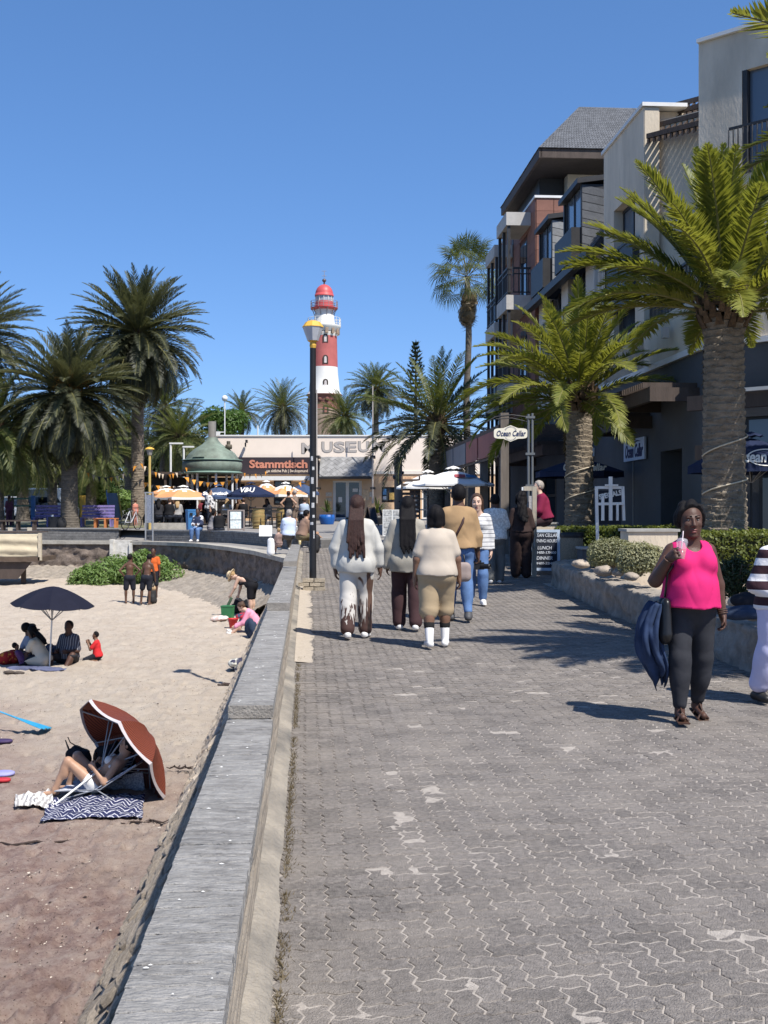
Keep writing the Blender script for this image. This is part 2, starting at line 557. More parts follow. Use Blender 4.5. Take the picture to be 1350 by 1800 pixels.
# ------------------------------------------------------------------ beach
def sandmat():
 m,nt,p=_nodes("beach_sand")
 tc=nt.nodes.new("ShaderNodeTexCoord");sx=nt.nodes.new("ShaderNodeSeparateXYZ")
 nt.links.new(tc.outputs['Object'],sx.inputs[0])
 n1=_noise(nt,0.30,5,0.62)
# damp dark red garnet sand near the waterline (towards the camera)
 ma=nt.nodes.new("ShaderNodeMath");ma.operation='MULTIPLY_ADD';ma.inputs[1].default_value=14.0;
 nt.links.new(n1.outputs[0],ma.inputs[0]);nt.links.new(sx.outputs[1],ma.inputs[2])
 mb_=nt.nodes.new("ShaderNodeMath");mb_.operation='MULTIPLY_ADD';mb_.inputs[1].default_value=0.9
 nt.links.new(sx.outputs[0],mb_.inputs[0]);nt.links.new(ma.outputs[0],mb_.inputs[2])
 mr=nt.nodes.new("ShaderNodeMapRange");mr.inputs[1].default_value=16.2;mr.inputs[2].default_value=23.5
 nt.links.new(mb_.outputs[0],mr.inputs[0])
 n2=_noise(nt,2.6,10,0.82)
 ra=_ramp(nt,[(0.30,(0.17,0.108,0.094)),(0.45,(0.295,0.205,0.176)),(0.56,(0.40,0.305,0.26)),(0.68,(0.47,0.38,0.32))])
 nt.links.new(n2.outputs[0],ra.inputs[0])
 n3=_noise(nt,2.2,8,0.75)
 rb=_ramp(nt,[(0.28,(0.43,0.355,0.285)),(0.55,(0.52,0.445,0.365)),(0.75,(0.57,0.50,0.42))])
 nt.links.new(n3.outputs[0],rb.inputs[0])
 mx=nt.nodes.new("ShaderNodeMix");mx.data_type='RGBA'
 nt.links.new(mr.outputs[0],mx.inputs[0]);nt.links.new(ra.outputs[0],mx.inputs[6]);nt.links.new(rb.outputs[0],mx.inputs[7])
# fine dark and shell flecks
 vo=nt.nodes.new("ShaderNodeTexVoronoi");vo.inputs['Scale'].default_value=34
 nt.links.new(tc.outputs['Object'],vo.inputs['Vector'])
 r4=_ramp(nt,[(0.0,(0.42,0.37,0.33)),(0.13,(0.55,0.5,0.46)),(0.27,(1,1,1))]);nt.links.new(vo.outputs['Distance'],r4.inputs[0])
 m2=nt.nodes.new("ShaderNodeMix");m2.data_type='RGBA';m2.blend_type='MULTIPLY';m2.inputs[0].default_value=0.8
 nt.links.new(mx.outputs[2],m2.inputs[6]);nt.links.new(r4.outputs[0],m2.inputs[7])
 nt.links.new(m2.outputs[2],p.inputs['Base Color'])
 p.inputs['Roughness'].default_value=0.95;p.inputs['Specular IOR Level'].default_value=0.1
 b=nt.nodes.new("ShaderNodeBump");b.inputs['Strength'].default_value=1.0;b.inputs['Distance'].default_value=0.06
 n5=_noise(nt,9,10,0.85);nt.links.new(n5.outputs[0],b.inputs['Height']);nt.links.new(b.outputs[0],p.inputs['Normal'])
 return m
M_sand=sandmat()
FOOT={}
for k in range(1500):
 fy=7+32*rnd.random()**1.2;fx=rnd.uniform(-0.36*fy-.5,x0(fy)-1.2);fa=rnd.random()*6.28;fl=rnd.uniform(.10,.17)
 for i in range(-1,2):
  for j in range(-1,2):FOOT.setdefault((int((fx+i*.32)*2),int((fy+j*.32)*2)),set()).add((fx,fy,math.cos(fa),math.sin(fa),fl))
def sand_z(x,y):
 d_=0.0
 for(fx,fy,fc,fs_,fl)in FOOT.get((int(x*2),int(y*2)),()):
  a_=((x-fx)*fc+(y-fy)*fs_)/fl;b_=(-(x-fx)*fs_+(y-fy)*fc)/(fl*.48);q_=a_*a_+b_*b_
  if q_<4:d_+=(-0.032*math.exp(-q_*1.6)+0.013*math.exp(-(q_-1.7)**2*2.2))
 return S(y)+d_+0.04*fbm(x*0.7,y*0.7,5,3)+0.028*fbm(x*2.6,y*2.6,2,3)+0.016*fbm(x*7.0,y*7.0,6,2)
mb=MB()
def sand(u,v):
 y=5.5+46.5*v**1.6
 xr=x0(y)-0.9
 xl=-0.36*y-2.5
 x=xl+(xr-xl)*u
 return Vector((x,y,sand_z(x,y)))
mb.grid(sand,240,480)
tag(mb.build("beach_sand",M_sand),kind='structure')
# small dark debris: seaweed scraps and shell bits, lying on the sand
mb=MB()
mats_deb=[mat("seaweed_scrap",(0.05,0.035,0.03),0.9,0.3,30),mat("shell_bit",(0.55,0.48,0.40),0.7,0.15,30)]
for k in range(9000):
 y=7+34*rnd.random()**1.5
 x=rnd.uniform(-0.345*y-0.3,x0(y)-0.6)
 z=sand_z(x,y)+0.006
 if fbm(x*.9,y*.9,12)<-.05 and rnd.random()<.85:continue
 mb.cur=0 if rnd.random()<0.62 else 1
 L=rnd.uniform(0.004,0.016)*(2.2 if rnd.random()<0.06 else 1);a=rnd.random()*6.28
 w=L*rnd.uniform(0.2,0.6)
 c,s=math.cos(a),math.sin(a)
 P=lambda i,j,h:(x+c*i-s*j,y+s*i+c*j,z+h)
 mb.add([P(-L,0,0),P(0,-w,.004),P(L,0,.006),P(0,w,.01)],[(0,1,2),(0,2,3)])
tag(mb.build("beach_litter",mats_deb),kind='stuff')
# larger weed strands and driftwood
for(px,py,L,ang,lab)in[(690/2.7,1200+667/2.7,.28,0.2,"short dark strand of dried weed right of the patterned blanket"),(170/2.7,1200+762/2.7,.5,0.15,"long thin dark stick lying on the red sand below the blanket"),(318,1360,.2,-.1,"dark curl of seaweed on the sand right of the tilted parasol"),(405,1203,.25,0.1,"flat dark stone lying at the foot of the wall below the pile of clothes")]:
 p=sp(px,py);p.z=sand_z(p.x,p.y)+0.01
 m=MB();pts=[]
 for i in range(9):
  t=i/8-0.5
  pts.append(p+Vector((t*L*2*math.cos(ang),t*L*2*math.sin(ang)+0.03*math.sin(i*1.9+px),0.012+0.012*math.sin(i*2.3+py))))
 th=0.012 if 'stone' not in lab else 0.035
 m.tube(pts,[th*(0.3+0.9*math.sin(math.pi*(i+.6)/9.2))for i in range(9)],6)
 if 'weed' in lab:
  for i in range(1,8,1):
   q=pts[i];m.tube([q,q+Vector((rnd.uniform(-.05,.05),rnd.uniform(-.09,.09),.02)),q+Vector((rnd.uniform(-.09,.09),rnd.uniform(-.13,.13),.0))],[.01,.007,.003],5)
 tag(m.build("driftwood" if 'stick' in lab else("stone" if 'stone' in lab else "seaweed"),mats_deb[0]),lab,"stick" if 'stick' in lab else("stone" if 'stone' in lab else "seaweed"))
# ------------------------------------------------------------------ sea wall of the promenade
M_coping=mat("coping_brick",(0.235,0.222,0.208),0.92,0.40,9.0,1.0,34,isl=0.10,col2=(0.35,0.335,0.315),stretch=(0.9,2.6,1.0),dust=((0.40,0.385,0.36),3.0,.5),coord='World')
M_wface=mat("wall_brick_face",(0.24,0.205,0.165),0.92,0.2,6.0,0.8,50,stretch=(1,.5,1))
M_mortar=mat("mortar",(0.42,0.38,0.32),0.95,0.2,12,0.6,60)
M_plinth=mat("wall_concrete_end",(0.26,0.235,0.205),0.9,0.25,14,0.7,70)
sw=thing("sea_wall","low brick wall with grey coping running beside the promenade above the beach","wall",tuple(uv(-0.33,3)))
inv=Matrix.Translation(uv(-0.33,3)).inverted()
def pw(u,v,z):
 return inv@uv(u,v,z)
UI,UO=-0.2117,-0.4467
SEG=[(-1.5,6.83,0.45),(6.83,13.4,0.523),(13.4,22.5,0.61),(22.5,34.3,0.70)]
core=MB();faces=MB()
cop_shared=[]
for k in range(6):
 m=MB()
 w,h=0.262,0.0715
 n=9
# a rowlock brick, its long edges uneven from weathering
 top=[]
 vs=[];
 for i in range(n+1):
  t=i/n-0.5
  j1=rnd.gauss(0,0.0022);j2=rnd.gauss(0,0.0022)
  e=0.006 if i in(0,n)else 0.0
  vs+=[(t*w,-h/2+j1,-0.06),(t*w,-h/2+j1*.8+.001,-0.003),(t*w*(0.985),-h/2+0.004+j1,rnd.gauss(0,.0008)-e*.4),(t*w*.985,h/2-0.004+j2,rnd.gauss(0,.0008)-e*.4),(t*w,h/2+j2-.001,-0.003),(t*w,h/2+j2,-0.06)]
 fs=[]
 for i in range(n):
  for q in range(5):
   fs.append((i*6+q,(i+1)*6+q,(i+1)*6+q+1,i*6+q+1))
 fs+=[(0,1,2,3,4,5),tuple(n*6+q for q in(5,4,3,2,1,0))]
 m.add(vs,fs)
 cop_shared.append(m.mesh("coping_brick",M_coping))
nb=0
farcop=MB()
for si,(va,vb,zt)in enumerate(SEG):
 core.hexa([pw(UO+.01,va,-1.0),pw(UI-.012,va,-1.0),pw(UI-.012,vb,-1.0),pw(UO+.01,vb,-1.0),pw(UO+.01,va,zt-.009),pw(UI-.012,va,zt-.009),pw(UI-.012,vb,zt-.009),pw(UO+.01,vb,zt-.009)])
 v=va+0.037 if va>0 else 2.2
 while v<vb-0.02:
  z=zt+rnd.gauss(0,0.0012)
  if nb<300 and v<18:
   link("coping_brick",cop_shared[rnd.randrange(6)],sw,tuple(pw((UI+UO)/2+rnd.gauss(0,.0006),v,z)),(rnd.gauss(0,.006),rnd.gauss(0,.004),UA+rnd.gauss(0,.006)))
   nb+=1
  else:
   farcop.box(pw((UI+UO)/2,v,z-.03),(0.262,0.069,0.06),UA)
  v+=0.0745
# courses of face bricks, promenade side
 nc=int((zt-0.07-(-0.05))/0.062)
 for c in range(nc):
  za=zt-0.075-c*0.066
  nn=max(6,int((vb-va)/0.25))
  pts=[]
  for i in range(nn+1):
   v=va+(vb-va)*i/nn
   o_=rnd.gauss(0,.0025)
   pts+=[pw(UI+o_,v,za-.052+rnd.gauss(0,.003)),pw(UI+o_+.002,v,za+rnd.gauss(0,.003)),pw(UI-.012,v,za+.003)]
  fs=[]
  for i in range(nn):
   fs+=[(i*3,i*3+3,i*3+4,i*3+1),(i*3+1,i*3+4,i*3+5,i*3+2)]
  m=MB();m.add([Vector(q)for q in pts],fs,True)
  m.build("brick_course",M_wface,sw)
core.build("wall_core",M_mortar,sw)
tag(farcop.build("far_coping",M_coping,sw),kind='stuff')
m=MB()
for k in range(70):
 v=2.3+16*rnd.random()**1.3;u_=rnd.uniform(UO+.02,UI-.02);zt_=[q[2]for q in SEG if q[0]<=v<q[1]][0];r_=rnd.uniform(.002,.0065)*(1.7 if rnd.random()<.1 else 1)
 c_=pw(u_,v,zt_+.0035);n_=6
 m.add([c_+Vector((r_*1.6*math.cos(a_)*rnd.uniform(.7,1.2),r_*.7*math.sin(a_)*rnd.uniform(.7,1.2),0))for a_ in[6.283*q/n_ for q in range(n_)]]+[c_+Vector((0,0,.003))],[(q,(q+1)%n_,n_)for q in range(n_)])
tag(m.build("bird_droppings",mat("dropping_white",(.66,.65,.62),.9),sw),kind='stuff')
# plain rendered ends where the coping steps up
m=MB()
for(va,vb,zt),zb in zip(SEG[1:],(0.45,.523,.61)):
 m.hexa([pw(UO-.012,va-.012,zb+.001),pw(UI+.012,va-.012,zb+.001),pw(UI+.012,va+.03,zb+.001),pw(UO-.012,va+.03,zb+.001),pw(UO-.012,va-.012,zt+.001),pw(UI+.012,va-.012,zt+.001),pw(UI+.012,va+.002,zt+.001),pw(UO-.012,va+.002,zt+.001)])
m.build("step_end",M_plinth,sw)
# sloping plaster haunch at the foot
def haunch(u,v):
 vv=1.5+32.6*v;q=uv(0,vv);g=G(q.y)
 top=0.055 if vv<14 else 0.045
 e=0.006*fbm(vv*2.2,u*3,8)
 uu=UI-.006+(0.10+0.02*fbm(vv*.8,1))*u
 return inv@uv(uu,vv,g+top*(1-u)**0.8+0.004+e)
m=MB();m.grid(haunch,6,300);m.build("foot_haunch",M_haunch,sw)
# sand blown against the foot of the wall, dry moss nearer the camera
m=MB()
def drift(u,v):
 vv=12.4+10.4*v;p=uv(0,vv)
 w=0.20+0.07*fbm(vv*1.2,2)
 return uv(-0.135+w*u,vv,G(p.y)+0.012*(1-u)**2*(1.2+fbm(vv*4,u*4))+0.0075*(1-u))
m.grid(drift,5,110)
tag(m.build("sand_drift",mat("drift_sand",(0.42,0.36,0.29),0.95,0.12,20,0.5)),kind='stuff')
m=MB()
M_moss=leafmat("dry_weeds",(0.10,0.075,0.045),(0.20,0.16,0.09),0.2)
for k in range(2600):
 vv=3.3+9.5*rnd.random()**1.3;uu=-0.105+abs(rnd.gauss(0,0.018));p=uv(uu,vv,0)
 if fbm(vv*2.0,4)<-0.25:continue
 p.z=G(p.y);h=rnd.uniform(.006,.028);a=rnd.random()*6.28;w=.003
 m.add([p+Vector((math.cos(a)*w,math.sin(a)*w,0)),p-Vector((math.cos(a)*w,math.sin(a)*w,0)),p+Vector((rnd.gauss(0,.015),rnd.gauss(0,.015),h))],[(0,1,2)])
tag(m.build("dry_weeds",M_moss),kind='stuff')
# ------------------------------------------------------------------ sloped stone apron below the wall, beach side
M_apron=mat("apron_stone",(0.34,0.275,0.215),0.95,0.3,8.0,0.9,40,isl=0.15,col2=(0.50,0.42,0.33))
ap=thing("stone_apron","sloping stone revetment of pale slabs at the beach side of the promenade wall","revetment",(0,0,0))
def apr(u,v,lift=0.0):
 vv=2.0+32*v;p=uv(0,vv)
 w=1.42-0.012*vv
 uu=UO+0.02-w*u
 q=uv(uu,vv,0)
 zt=0.12+G(q.y)*.6;zb=S(q.y)-0.12
 return Vector((q.x,q.y,zt+(zb-zt)*u+lift))
m=MB();m.grid(lambda u,v:apr(u,v,-.06+0.03*fbm(u*4,v*60)),8,120);m.build("bedding",mat("apron_bed",(0.34,0.28,0.22),.95,.3,9,.8),ap)
stv=[]
for k in range(6):
 m=MB();pts=[]
 n=7
 for i in range(n):
  a=6.283*i/n+rnd.uniform(-.3,.3);r=rnd.uniform(.38,.55)
  pts.append((r*math.cos(a),r*math.sin(a)))
 vs=[(x*1.05,y*1.05,-.5)for x,y in pts]+[(x,y,.1+rnd.uniform(-.1,.1))for x,y in pts]+[(x*.72,y*.72,.3+rnd.uniform(-.12,.12))for x,y in pts]
 fs=[tuple(range(2*n,3*n))]
 for q in range(2):
  fs+=[(q*n+i,q*n+(i+1)%n,(q+1)*n+(i+1)%n,(q+1)*n+i)for i in range(n)]
 m.add(vs,fs)
 stv.append(m.mesh("stone",M_apron))
cnt=0;restst=MB()
for iv in range(170):
 vv0=4.2+iv*0.17
 for iu in range(6):
  u=(iu+.5+rnd.uniform(-.25,.25))/6;vv=vv0+rnd.uniform(-.07,.07)
  p=apr(u,(vv-2)/32)
  if p.z<S(p.y)-.02:continue
  sx,sy,sz=rnd.uniform(.14,.28),rnd.uniform(.07,.14),rnd.uniform(.03,.075)
  rot=Euler((rnd.gauss(0,.1),R(-46)+rnd.gauss(0,.1),UA+rnd.gauss(.5,.25)))
  if vv<13 and cnt<290 and u>.3:
   link("stone",stv[rnd.randrange(6)],ap,tuple(p),tuple(rot),(sx,sy,sz));cnt+=1
  else:
   T=Matrix.Translation(p)@rot.to_matrix().to_4x4()@Matrix.Diagonal((sx,sy,sz,1))
   src=stv[rnd.randrange(6)]
   restst.add([T@v_.co for v_ in src.vertices],[tuple(q.vertices)for q in src.polygons])
tag(restst.build("apron_stones",M_apron,ap),kind='stuff')
# ------------------------------------------------------------------ far retaining wall and terrace round the beach
M_rubble=mat("dark_rubble",(0.125,0.095,0.078),0.95,0.5,3.0,1.0,14,col2=(0.25,0.20,0.165))
M_ledge=mat("ledge_concrete",(0.36,0.335,0.29),0.9,0.25,3.0,0.5)
M_gbrick=mat("grey_brick",(0.17,0.165,0.16),0.9,0.25,8.0,0.5,40,isl=0.12)
def pl_at(pl,t):
 """point at parameter t (0..1) by length"""
 L=[0]
 for i in range(1,len(pl)):
  L.append(L[-1]+(Vector(pl[i])-Vector(pl[i-1])).length)
 s=t*L[-1]
 for i in range(1,len(pl)):
  if s<=L[i]or i==len(pl)-1:
   k=(s-L[i-1])/(L[i]-L[i-1])
   return Vector(pl[i-1]).lerp(Vector(pl[i]),k),L[-1]
def ledge_z(p):
 return 0.40-0.13*max(0,min(1,(46-p.y)/10))if p.y<46 else 0.40
rw=thing("retaining_wall","dark rubble stone retaining wall curving round the back of the beach","wall",(-9,48,0))
rinv=Matrix.Translation((-9,48,0)).inverted()
LEN=pl_at(RW,1)[1]
def rface(u,v):
 p,L=pl_at(RW,u)
 zt=ledge_z(p)-.06;zb=-0.75
 z=zb+(zt-zb)*v
 nz=0.10*fbm(u*L*2.4,z*3.2,4)+.05*fbm(u*L*7,z*7,1)
 a,_=pl_at(RW,max(0,u-.004));b,_=pl_at(RW,min(1,u+.004))
 t=(b-a).normalized();n=Vector((t.y,-t.x))
 q=p+n*(0.10*(1-v)+nz)
 return rinv@Vector((q.x,q.y,z+.03*fbm(u*L*5,v*5,9)))
m=MB();m.grid(rface,260,14);m.build("stone_face",M_rubble,rw)
led=offs(RW,-0.12);led2=offs(RW,0.42)
m=MB()
for i in range(len(RW)-1):
 a,b,c,d=led[i],led[i+1],led2[i+1],led2[i]
 za,zb=ledge_z(a),ledge_z(b)
 m.hexa([rinv@Vector((q.x,q.y,z-.14))for q,z in((a,za),(b,zb),(c,zb),(d,za))]+[rinv@Vector((q.x,q.y,z))for q,z in((a,za),(b,zb),(c,zb),(d,za))])
m.build("ledge_coping",M_ledge,rw)
# lower path behind the ledge
BW0=offs(RW,0.42);m=MB()
for i in range(len(RW)-1):
 m.quad(*[Vector((q.x,q.y,ledge_z(q)-.02))for q in(BW0[i],BW0[i+1],BW[i+1],BW[i])])
m.quad((-12.2,51.7,.385),(-9.9,50.9,.385),(-9.9,52.6,G(52.6)),(-12.2,53.4,G(53.4)))
tag(m.build("terrace_path",M_plaza),kind='structure')
# white painted pier between the rubble sections
c=at(216,965,50.0)
m=MB();m.box((0,0,0),(0.72,.5,1.1));m.box((0.41,-.1,-.05),(.12,.5,1.0));m.box((-.40,-.12,.02),(.14,.5,1.14))
tag(m.build("wall_pier",mat("old_whitewash",(0.55,0.53,0.48),.9,.25,5,.6,col2=(.68,.66,.62)),loc=(c.x,c.y-.05,-.12)),"white painted stone pier set in the dark retaining wall behind the bush","pier")
# low grey brick wall along the plaza edge: stretches of seat wall in courses
def brickwall(name,label,pts,zb,hgt,th,cat="wall",capm=None,over=0.04):
 """pts: list of (x,y); built in real courses of bricks joined per course"""
 o=thing(name,label,cat,(pts[0][0],pts[0][1],0))
 iv=Matrix.Translation((pts[0][0],pts[0][1],0)).inverted()
 co=MB();nC=max(2,int(hgt/0.085))
 bricks=MB()
 for i in range(len(pts)-1):
  a=Vector((*pts[i],0));b=Vector((*pts[i+1],0));t=(b-a).normalized();n=Vector((-t.y,t.x,0));L=(b-a).length
  za,zb_=zb(a),zb(b)
  co.hexa([iv@(a+Vector((0,0,za-.4))),iv@(b+Vector((0,0,zb_-.4))),iv@(b+n*th+Vector((0,0,zb_-.4))),iv@(a+n*th+Vector((0,0,za-.4))),iv@(a+Vector((0,0,za+hgt-.005))),iv@(b+Vector((0,0,zb_+hgt-.005))),iv@(b+n*th+Vector((0,0,zb_+hgt-.005))),iv@(a+n*th+Vector((0,0,za+hgt-.005)))])
  nb_=max(1,int(L/0.26))
  for c_ in range(nC):
   for k in range(nb_):
    s0=L*(k+(0.5 if c_%2 else 0))/nb_;s1=min(L,s0+L/nb_-.012)
    if s1-s0<.03:continue
    z0=hgt*c_/nC;z1=hgt*(c_+1)/nC-.012
    e=.012+rnd.uniform(-.004,.004)
    q0=a+t*s0;q1=a+t*s1
    f0=za+(zb_-za)*s0/L;f1=za+(zb_-za)*s1/L
    V=lambda q,f,z,d:iv@(q-n*d+Vector((0,0,f+z)))
    bricks.add([V(q0,f0,z0,0),V(q1,f1,z0,0),V(q1,f1,z1,0),V(q0,f0,z1,0),V(q0,f0,z0,e),V(q1,f1,z0,e),V(q1,f1,z1,e),V(q0,f0,z1,e)],[(4,5,6,7),(0,1,5,4),(1,2,6,5),(2,3,7,6),(3,0,4,7)])
 co.build("wall_core",M_mortar if capm is None else capm,o)
 b_=bricks.build("bricks",M_gbrick,o);tag(b_,kind='stuff')
 cp=MB()
 for i in range(len(pts)-1):
  a=Vector((*pts[i],0));b=Vector((*pts[i+1],0));t=(b-a).normalized();n=Vector((-t.y,t.x,0))
  za,zb_=zb(a)+hgt,zb(b)+hgt
  A=[a-n*over,b-n*over,b+n*(th+over),a+n*(th+over)]
  Z=[za,zb_,zb_,za]
  cp.hexa([iv@(q+Vector((0,0,z)))for q,z in zip(A,Z)]+[iv@(q+Vector((0,0,z+.06)))for q,z in zip(A,Z)])
 cp.build("coping",mat("seat_coping",(0.27,0.26,0.25),.9,.25,6,.5),o)
 return o
M_core_dark=mat("brick_mortar_dark",(0.13,0.125,0.12),.95,.2,8)
lz=lambda p:ledge_z(p)-.02
BWp=[(p.x,p.y)for p in BW]
brickwall("seat_wall","left stretch of low grey brick seat wall below the purple picnic benches",[(-30,52.9),BWp[1],(-11.8,51.9)],lz,0.50,.3,capm=M_core_dark)
cur=[(-10.4,51.2)]+[(p[0],p[1])for p in BWp[4:8]]
brickwall("seat_wall","curved grey brick seat wall where people sit below the cafe parasols",cur,lz,0.44,.3,capm=M_core_dark)
brickwall("seat_wall","short grey brick seat wall at the end of the promenade wall under the couple",[(-3.0,38.4),(-2.45,37.5),(-1.95,36.2)],lambda p:0.28,0.50,.4,capm=M_core_dark)
# apron of pitched stones under the retaining wall
fa=thing("stone_apron","sloping apron of pale pitched stones under the dark curved retaining wall","revetment",(-9,47,-1))
finv=Matrix.Translation((-9,47,-1)).inverted()
m=MB()
def fap(u,v):
 p,L=pl_at(RW,u)
 a,_=pl_at(RW,max(0,u-.004));b,_=pl_at(RW,min(1,u+.004));t=(b-a).normalized();n=Vector((t.y,-t.x))
 w=2.7-1.2*max(0,min(1,(u-.6)/.4))
 q=p+n*(0.05+w*v)
 zb=S(q.y)-.08
 rib=abs(((u*L*2.6+v*1.6+.6*fbm(u*L,v*3))%1)-.5)
 return finv@Vector((q.x,q.y,-0.66+(zb+.66)*v+.09*(rib-.25)+0.07*fbm(u*L*3,v*5,3)))
m.grid(fap,420,22)
m.build("pitched_stone",mat("pale_apron",(0.27,0.23,0.185),.95,.3,5,1.0,20,col2=(0.36,0.31,0.255)),fa)
# ------------------------------------------------------------------ planter on the right: low stone wall, bed, stones
M_pstone=mat("planter_stone",(0.27,0.24,0.205),0.95,0.35,4.0,1.0,22,col2=(0.38,0.33,0.275))
PL=[(9.5,23.2),(7.2,23.1),(5.6,22.9),(4.95,22.6),(4.66,22.0),(4.56,20.5),(4.46,17.5),(4.42,14.5),(4.45,11.5),(4.58,9.0),(4.72,6.0),(4.85,2.0),(4.9,-2)]
pl=thing("planter_wall","low rough stone planter wall along the right side of the promenade","wall",tuple(uv(4.5,15)))
pinv=Matrix.Translation(uv(4.5,15)).inverted()
PLH=0.45
def plp(t):
 return pl_at(PL,t)
stn=0;smooth_far=MB()
LENP=pl_at(PL,1)[1]
def plface(u,v):
 p,L=plp(u);a,_=plp(max(0,u-.003));b,_=plp(min(1,u+.003));t=(b-a).normalized();n=Vector((t.y,-t.x))
# v 0..0.55 face, 0.55..1 top
 s=u*L
 if v<.6:
  z=-0.1+(PLH+.1)*(v/.6);d=0.05*fbm(s*2.2,z*4,2)+.03*fbm(s*9,z*3,7)-.035*(1 if(s*1.1+.4*fbm(s,1))%1<.05 else 0)
 else:
  z=PLH+.025*fbm(s*4,v*6,3)+.012*fbm(s*14,v*14);d=-(v-.6)/.4*.42+.05*fbm(s*2.2,PLH*4,2)+.02*fbm(s*9,3,7)
 q=p+n*d*1.0
 w=uv(q.x,q.y);w.z=G(w.y)+z
 return pinv@w
m=MB();m.grid(plface,520,26);m.build("stone_wall",M_pstone,pl)
m=MB()
inner=[p for p in PL]
pp=[uv(a+.2,b-(.25 if b>22.4 else 0))for a,b in PL]+[uv(11,-2),uv(11,23)]
m.add([Vector((p.x,p.y,G(p.y)+.36))for p in pp],[tuple(range(len(pp)))])
tag(m.build("planter_bed",mat("planter_gravel",(0.38,0.30,0.23),.95,.3,9,.9,40)),kind='structure')
# ================================================================== PALMS AND OTHER TREES
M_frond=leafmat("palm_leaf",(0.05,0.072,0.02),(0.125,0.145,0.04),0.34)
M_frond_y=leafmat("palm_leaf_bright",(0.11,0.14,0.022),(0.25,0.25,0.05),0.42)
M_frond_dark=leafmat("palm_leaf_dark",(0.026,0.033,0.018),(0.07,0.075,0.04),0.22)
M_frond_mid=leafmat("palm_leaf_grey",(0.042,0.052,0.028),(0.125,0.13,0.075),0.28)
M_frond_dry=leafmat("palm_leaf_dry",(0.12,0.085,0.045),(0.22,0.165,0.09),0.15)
M_rachis=mat("palm_rachis",(0.16,0.15,0.05),0.6,0.2,3)
M_boot=mat("palm_boot",(0.075,0.05,0.032),0.9,0.4,10,.6,isl=.3,col2=(0.16,0.10,0.055))
M_trunk=mat("palm_trunk",(0.17,0.135,0.10),0.95,0.35,4,0.8,30,col2=(0.29,0.24,0.18),stretch=(1,1,3))
M_trunk_d=mat("palm_trunk_dark",(0.10,0.085,0.07),0.95,0.35,4,0.8,30,col2=(0.17,0.145,0.115),stretch=(1,1,3))
M_fruit=mat("palm_fruit",(0.42,0.20,0.04),.7,.3,20)
def frond_mesh(name,L,droop,nleaf,ll,mats,seed,up=0.0,vee=0.55,w=0.017,twist=0.0,lean=0.6):
 """one pinnate leaf: base at origin, starts along +X, arcs down by droop (radians at the tip)"""
 r=random.Random(seed);m=MB()
 n=14;pts=[];tang=[]
 p=Vector((0,0,0))
 for i in range(n+1):
  t=i/n
  a=up-droop*t**1.6
  d=Vector((math.cos(a),0.10*math.sin(seed)*t,math.sin(a))).normalized()
  pts.append(p.copy());tang.append(d)
  p=p+d*(L/n)
 m.cur=1
 m.tube(pts,[0.026*(1-0.85*i/n)*L/3+.004 for i in range(n+1)],5,cap=False)
 m.cur=0
 for k in range(nleaf):
  t=0.13+0.87*(k/(nleaf-1))**0.95
  f=t*n;i=min(int(f),n-1);q=pts[i].lerp(pts[i+1],f-i);d=tang[i].lerp(tang[min(i+1,n)],f-i).normalized()
  side=Vector((0,1,0));side=(side-d*side.dot(d)).normalized();upv=d.cross(side)*-1
  if upv.z<0 and abs(d.z)<.95:upv=-upv
  env=(math.sin(math.pi*min(1,(t+0.10)/1.12))**0.55)*(1.0 if t<.85 else 1-(t-.85)*2.2)
  for s in(-1,1):
   if r.random()<0.03:continue
   l=ll*env*r.uniform(.85,1.1)
   v=vee+r.gauss(0,.16)
   fw=lean+0.25*t+r.gauss(0,.08)
   dr=(side*s*math.cos(v)+upv*math.sin(v))*math.cos(fw)+d*math.sin(fw)
   dr.normalize()
   b=d.cross(dr);b=(b-dr*b.dot(dr));b=b.normalized()if b.length>1e-5 else upv
   wv=dr.cross(b).normalized()if r.random()<.5 else b
   wv=(d-dr*d.dot(dr)).normalized()
   e=q+dr*l+Vector((0,0,-0.18*l*l/ll));mid=q+dr*l*.45+Vector((0,0,-.01))
   ww=w*(0.75+0.5*env)
   m.add([q-wv*ww*.5,q+wv*ww*.5,mid+wv*ww,e,mid-wv*ww],[(0,1,2,4),(4,2,3)])
 return m.mesh(name,mats)
def trunk_mesh(H,r0,r1,mt,seed,flare=1.25,rows=None,n=36,depth=0.035):
 """trunk with diamond leaf scars in relief"""
 rows=rows or int(H/0.055)
 m=MB()
 vs=[];fs=[]
 for j in range(rows+1):
  z=H*j/rows;t=j/rows
  r=r0+(r1-r0)*min(1,t*1.1)**.8
  r*=1+(flare-1)*math.exp(-z/(0.35))
  r*=1+.03*mnoise.noise(Vector((seed,z*.8,0)))
  if t>.93:r*=1+(t-.93)*2.0
  for k in range(n):
   a=2*math.pi*k/n
   u=k/n*12;vq=z/0.125+.35*mnoise.noise(Vector((math.cos(a)*1.6,math.sin(a)*1.6+seed,z*1.3)))
   row=math.floor(vq);fx=(u+.5*(row%2))%1-.5;fy=vq-row
   scale=fy*(1-1.4*fx*fx)
   dd=depth*.65*(scale-.45)+.012*mnoise.noise(Vector((u*2.2,z*9,seed)))+.012*mnoise.noise(Vector((u*7,z*30,seed)))
   rr=r+dd*min(1,r/.3)
   vs.append((rr*math.cos(a),rr*math.sin(a),z))
 for j in range(rows):
  for k in range(n):
   fs.append((j*n+k,j*n+(k+1)%n,(j+1)*n+(k+1)%n,(j+1)*n+k))
 m.add(vs,fs,False)
 return m.mesh("trunk",mt)
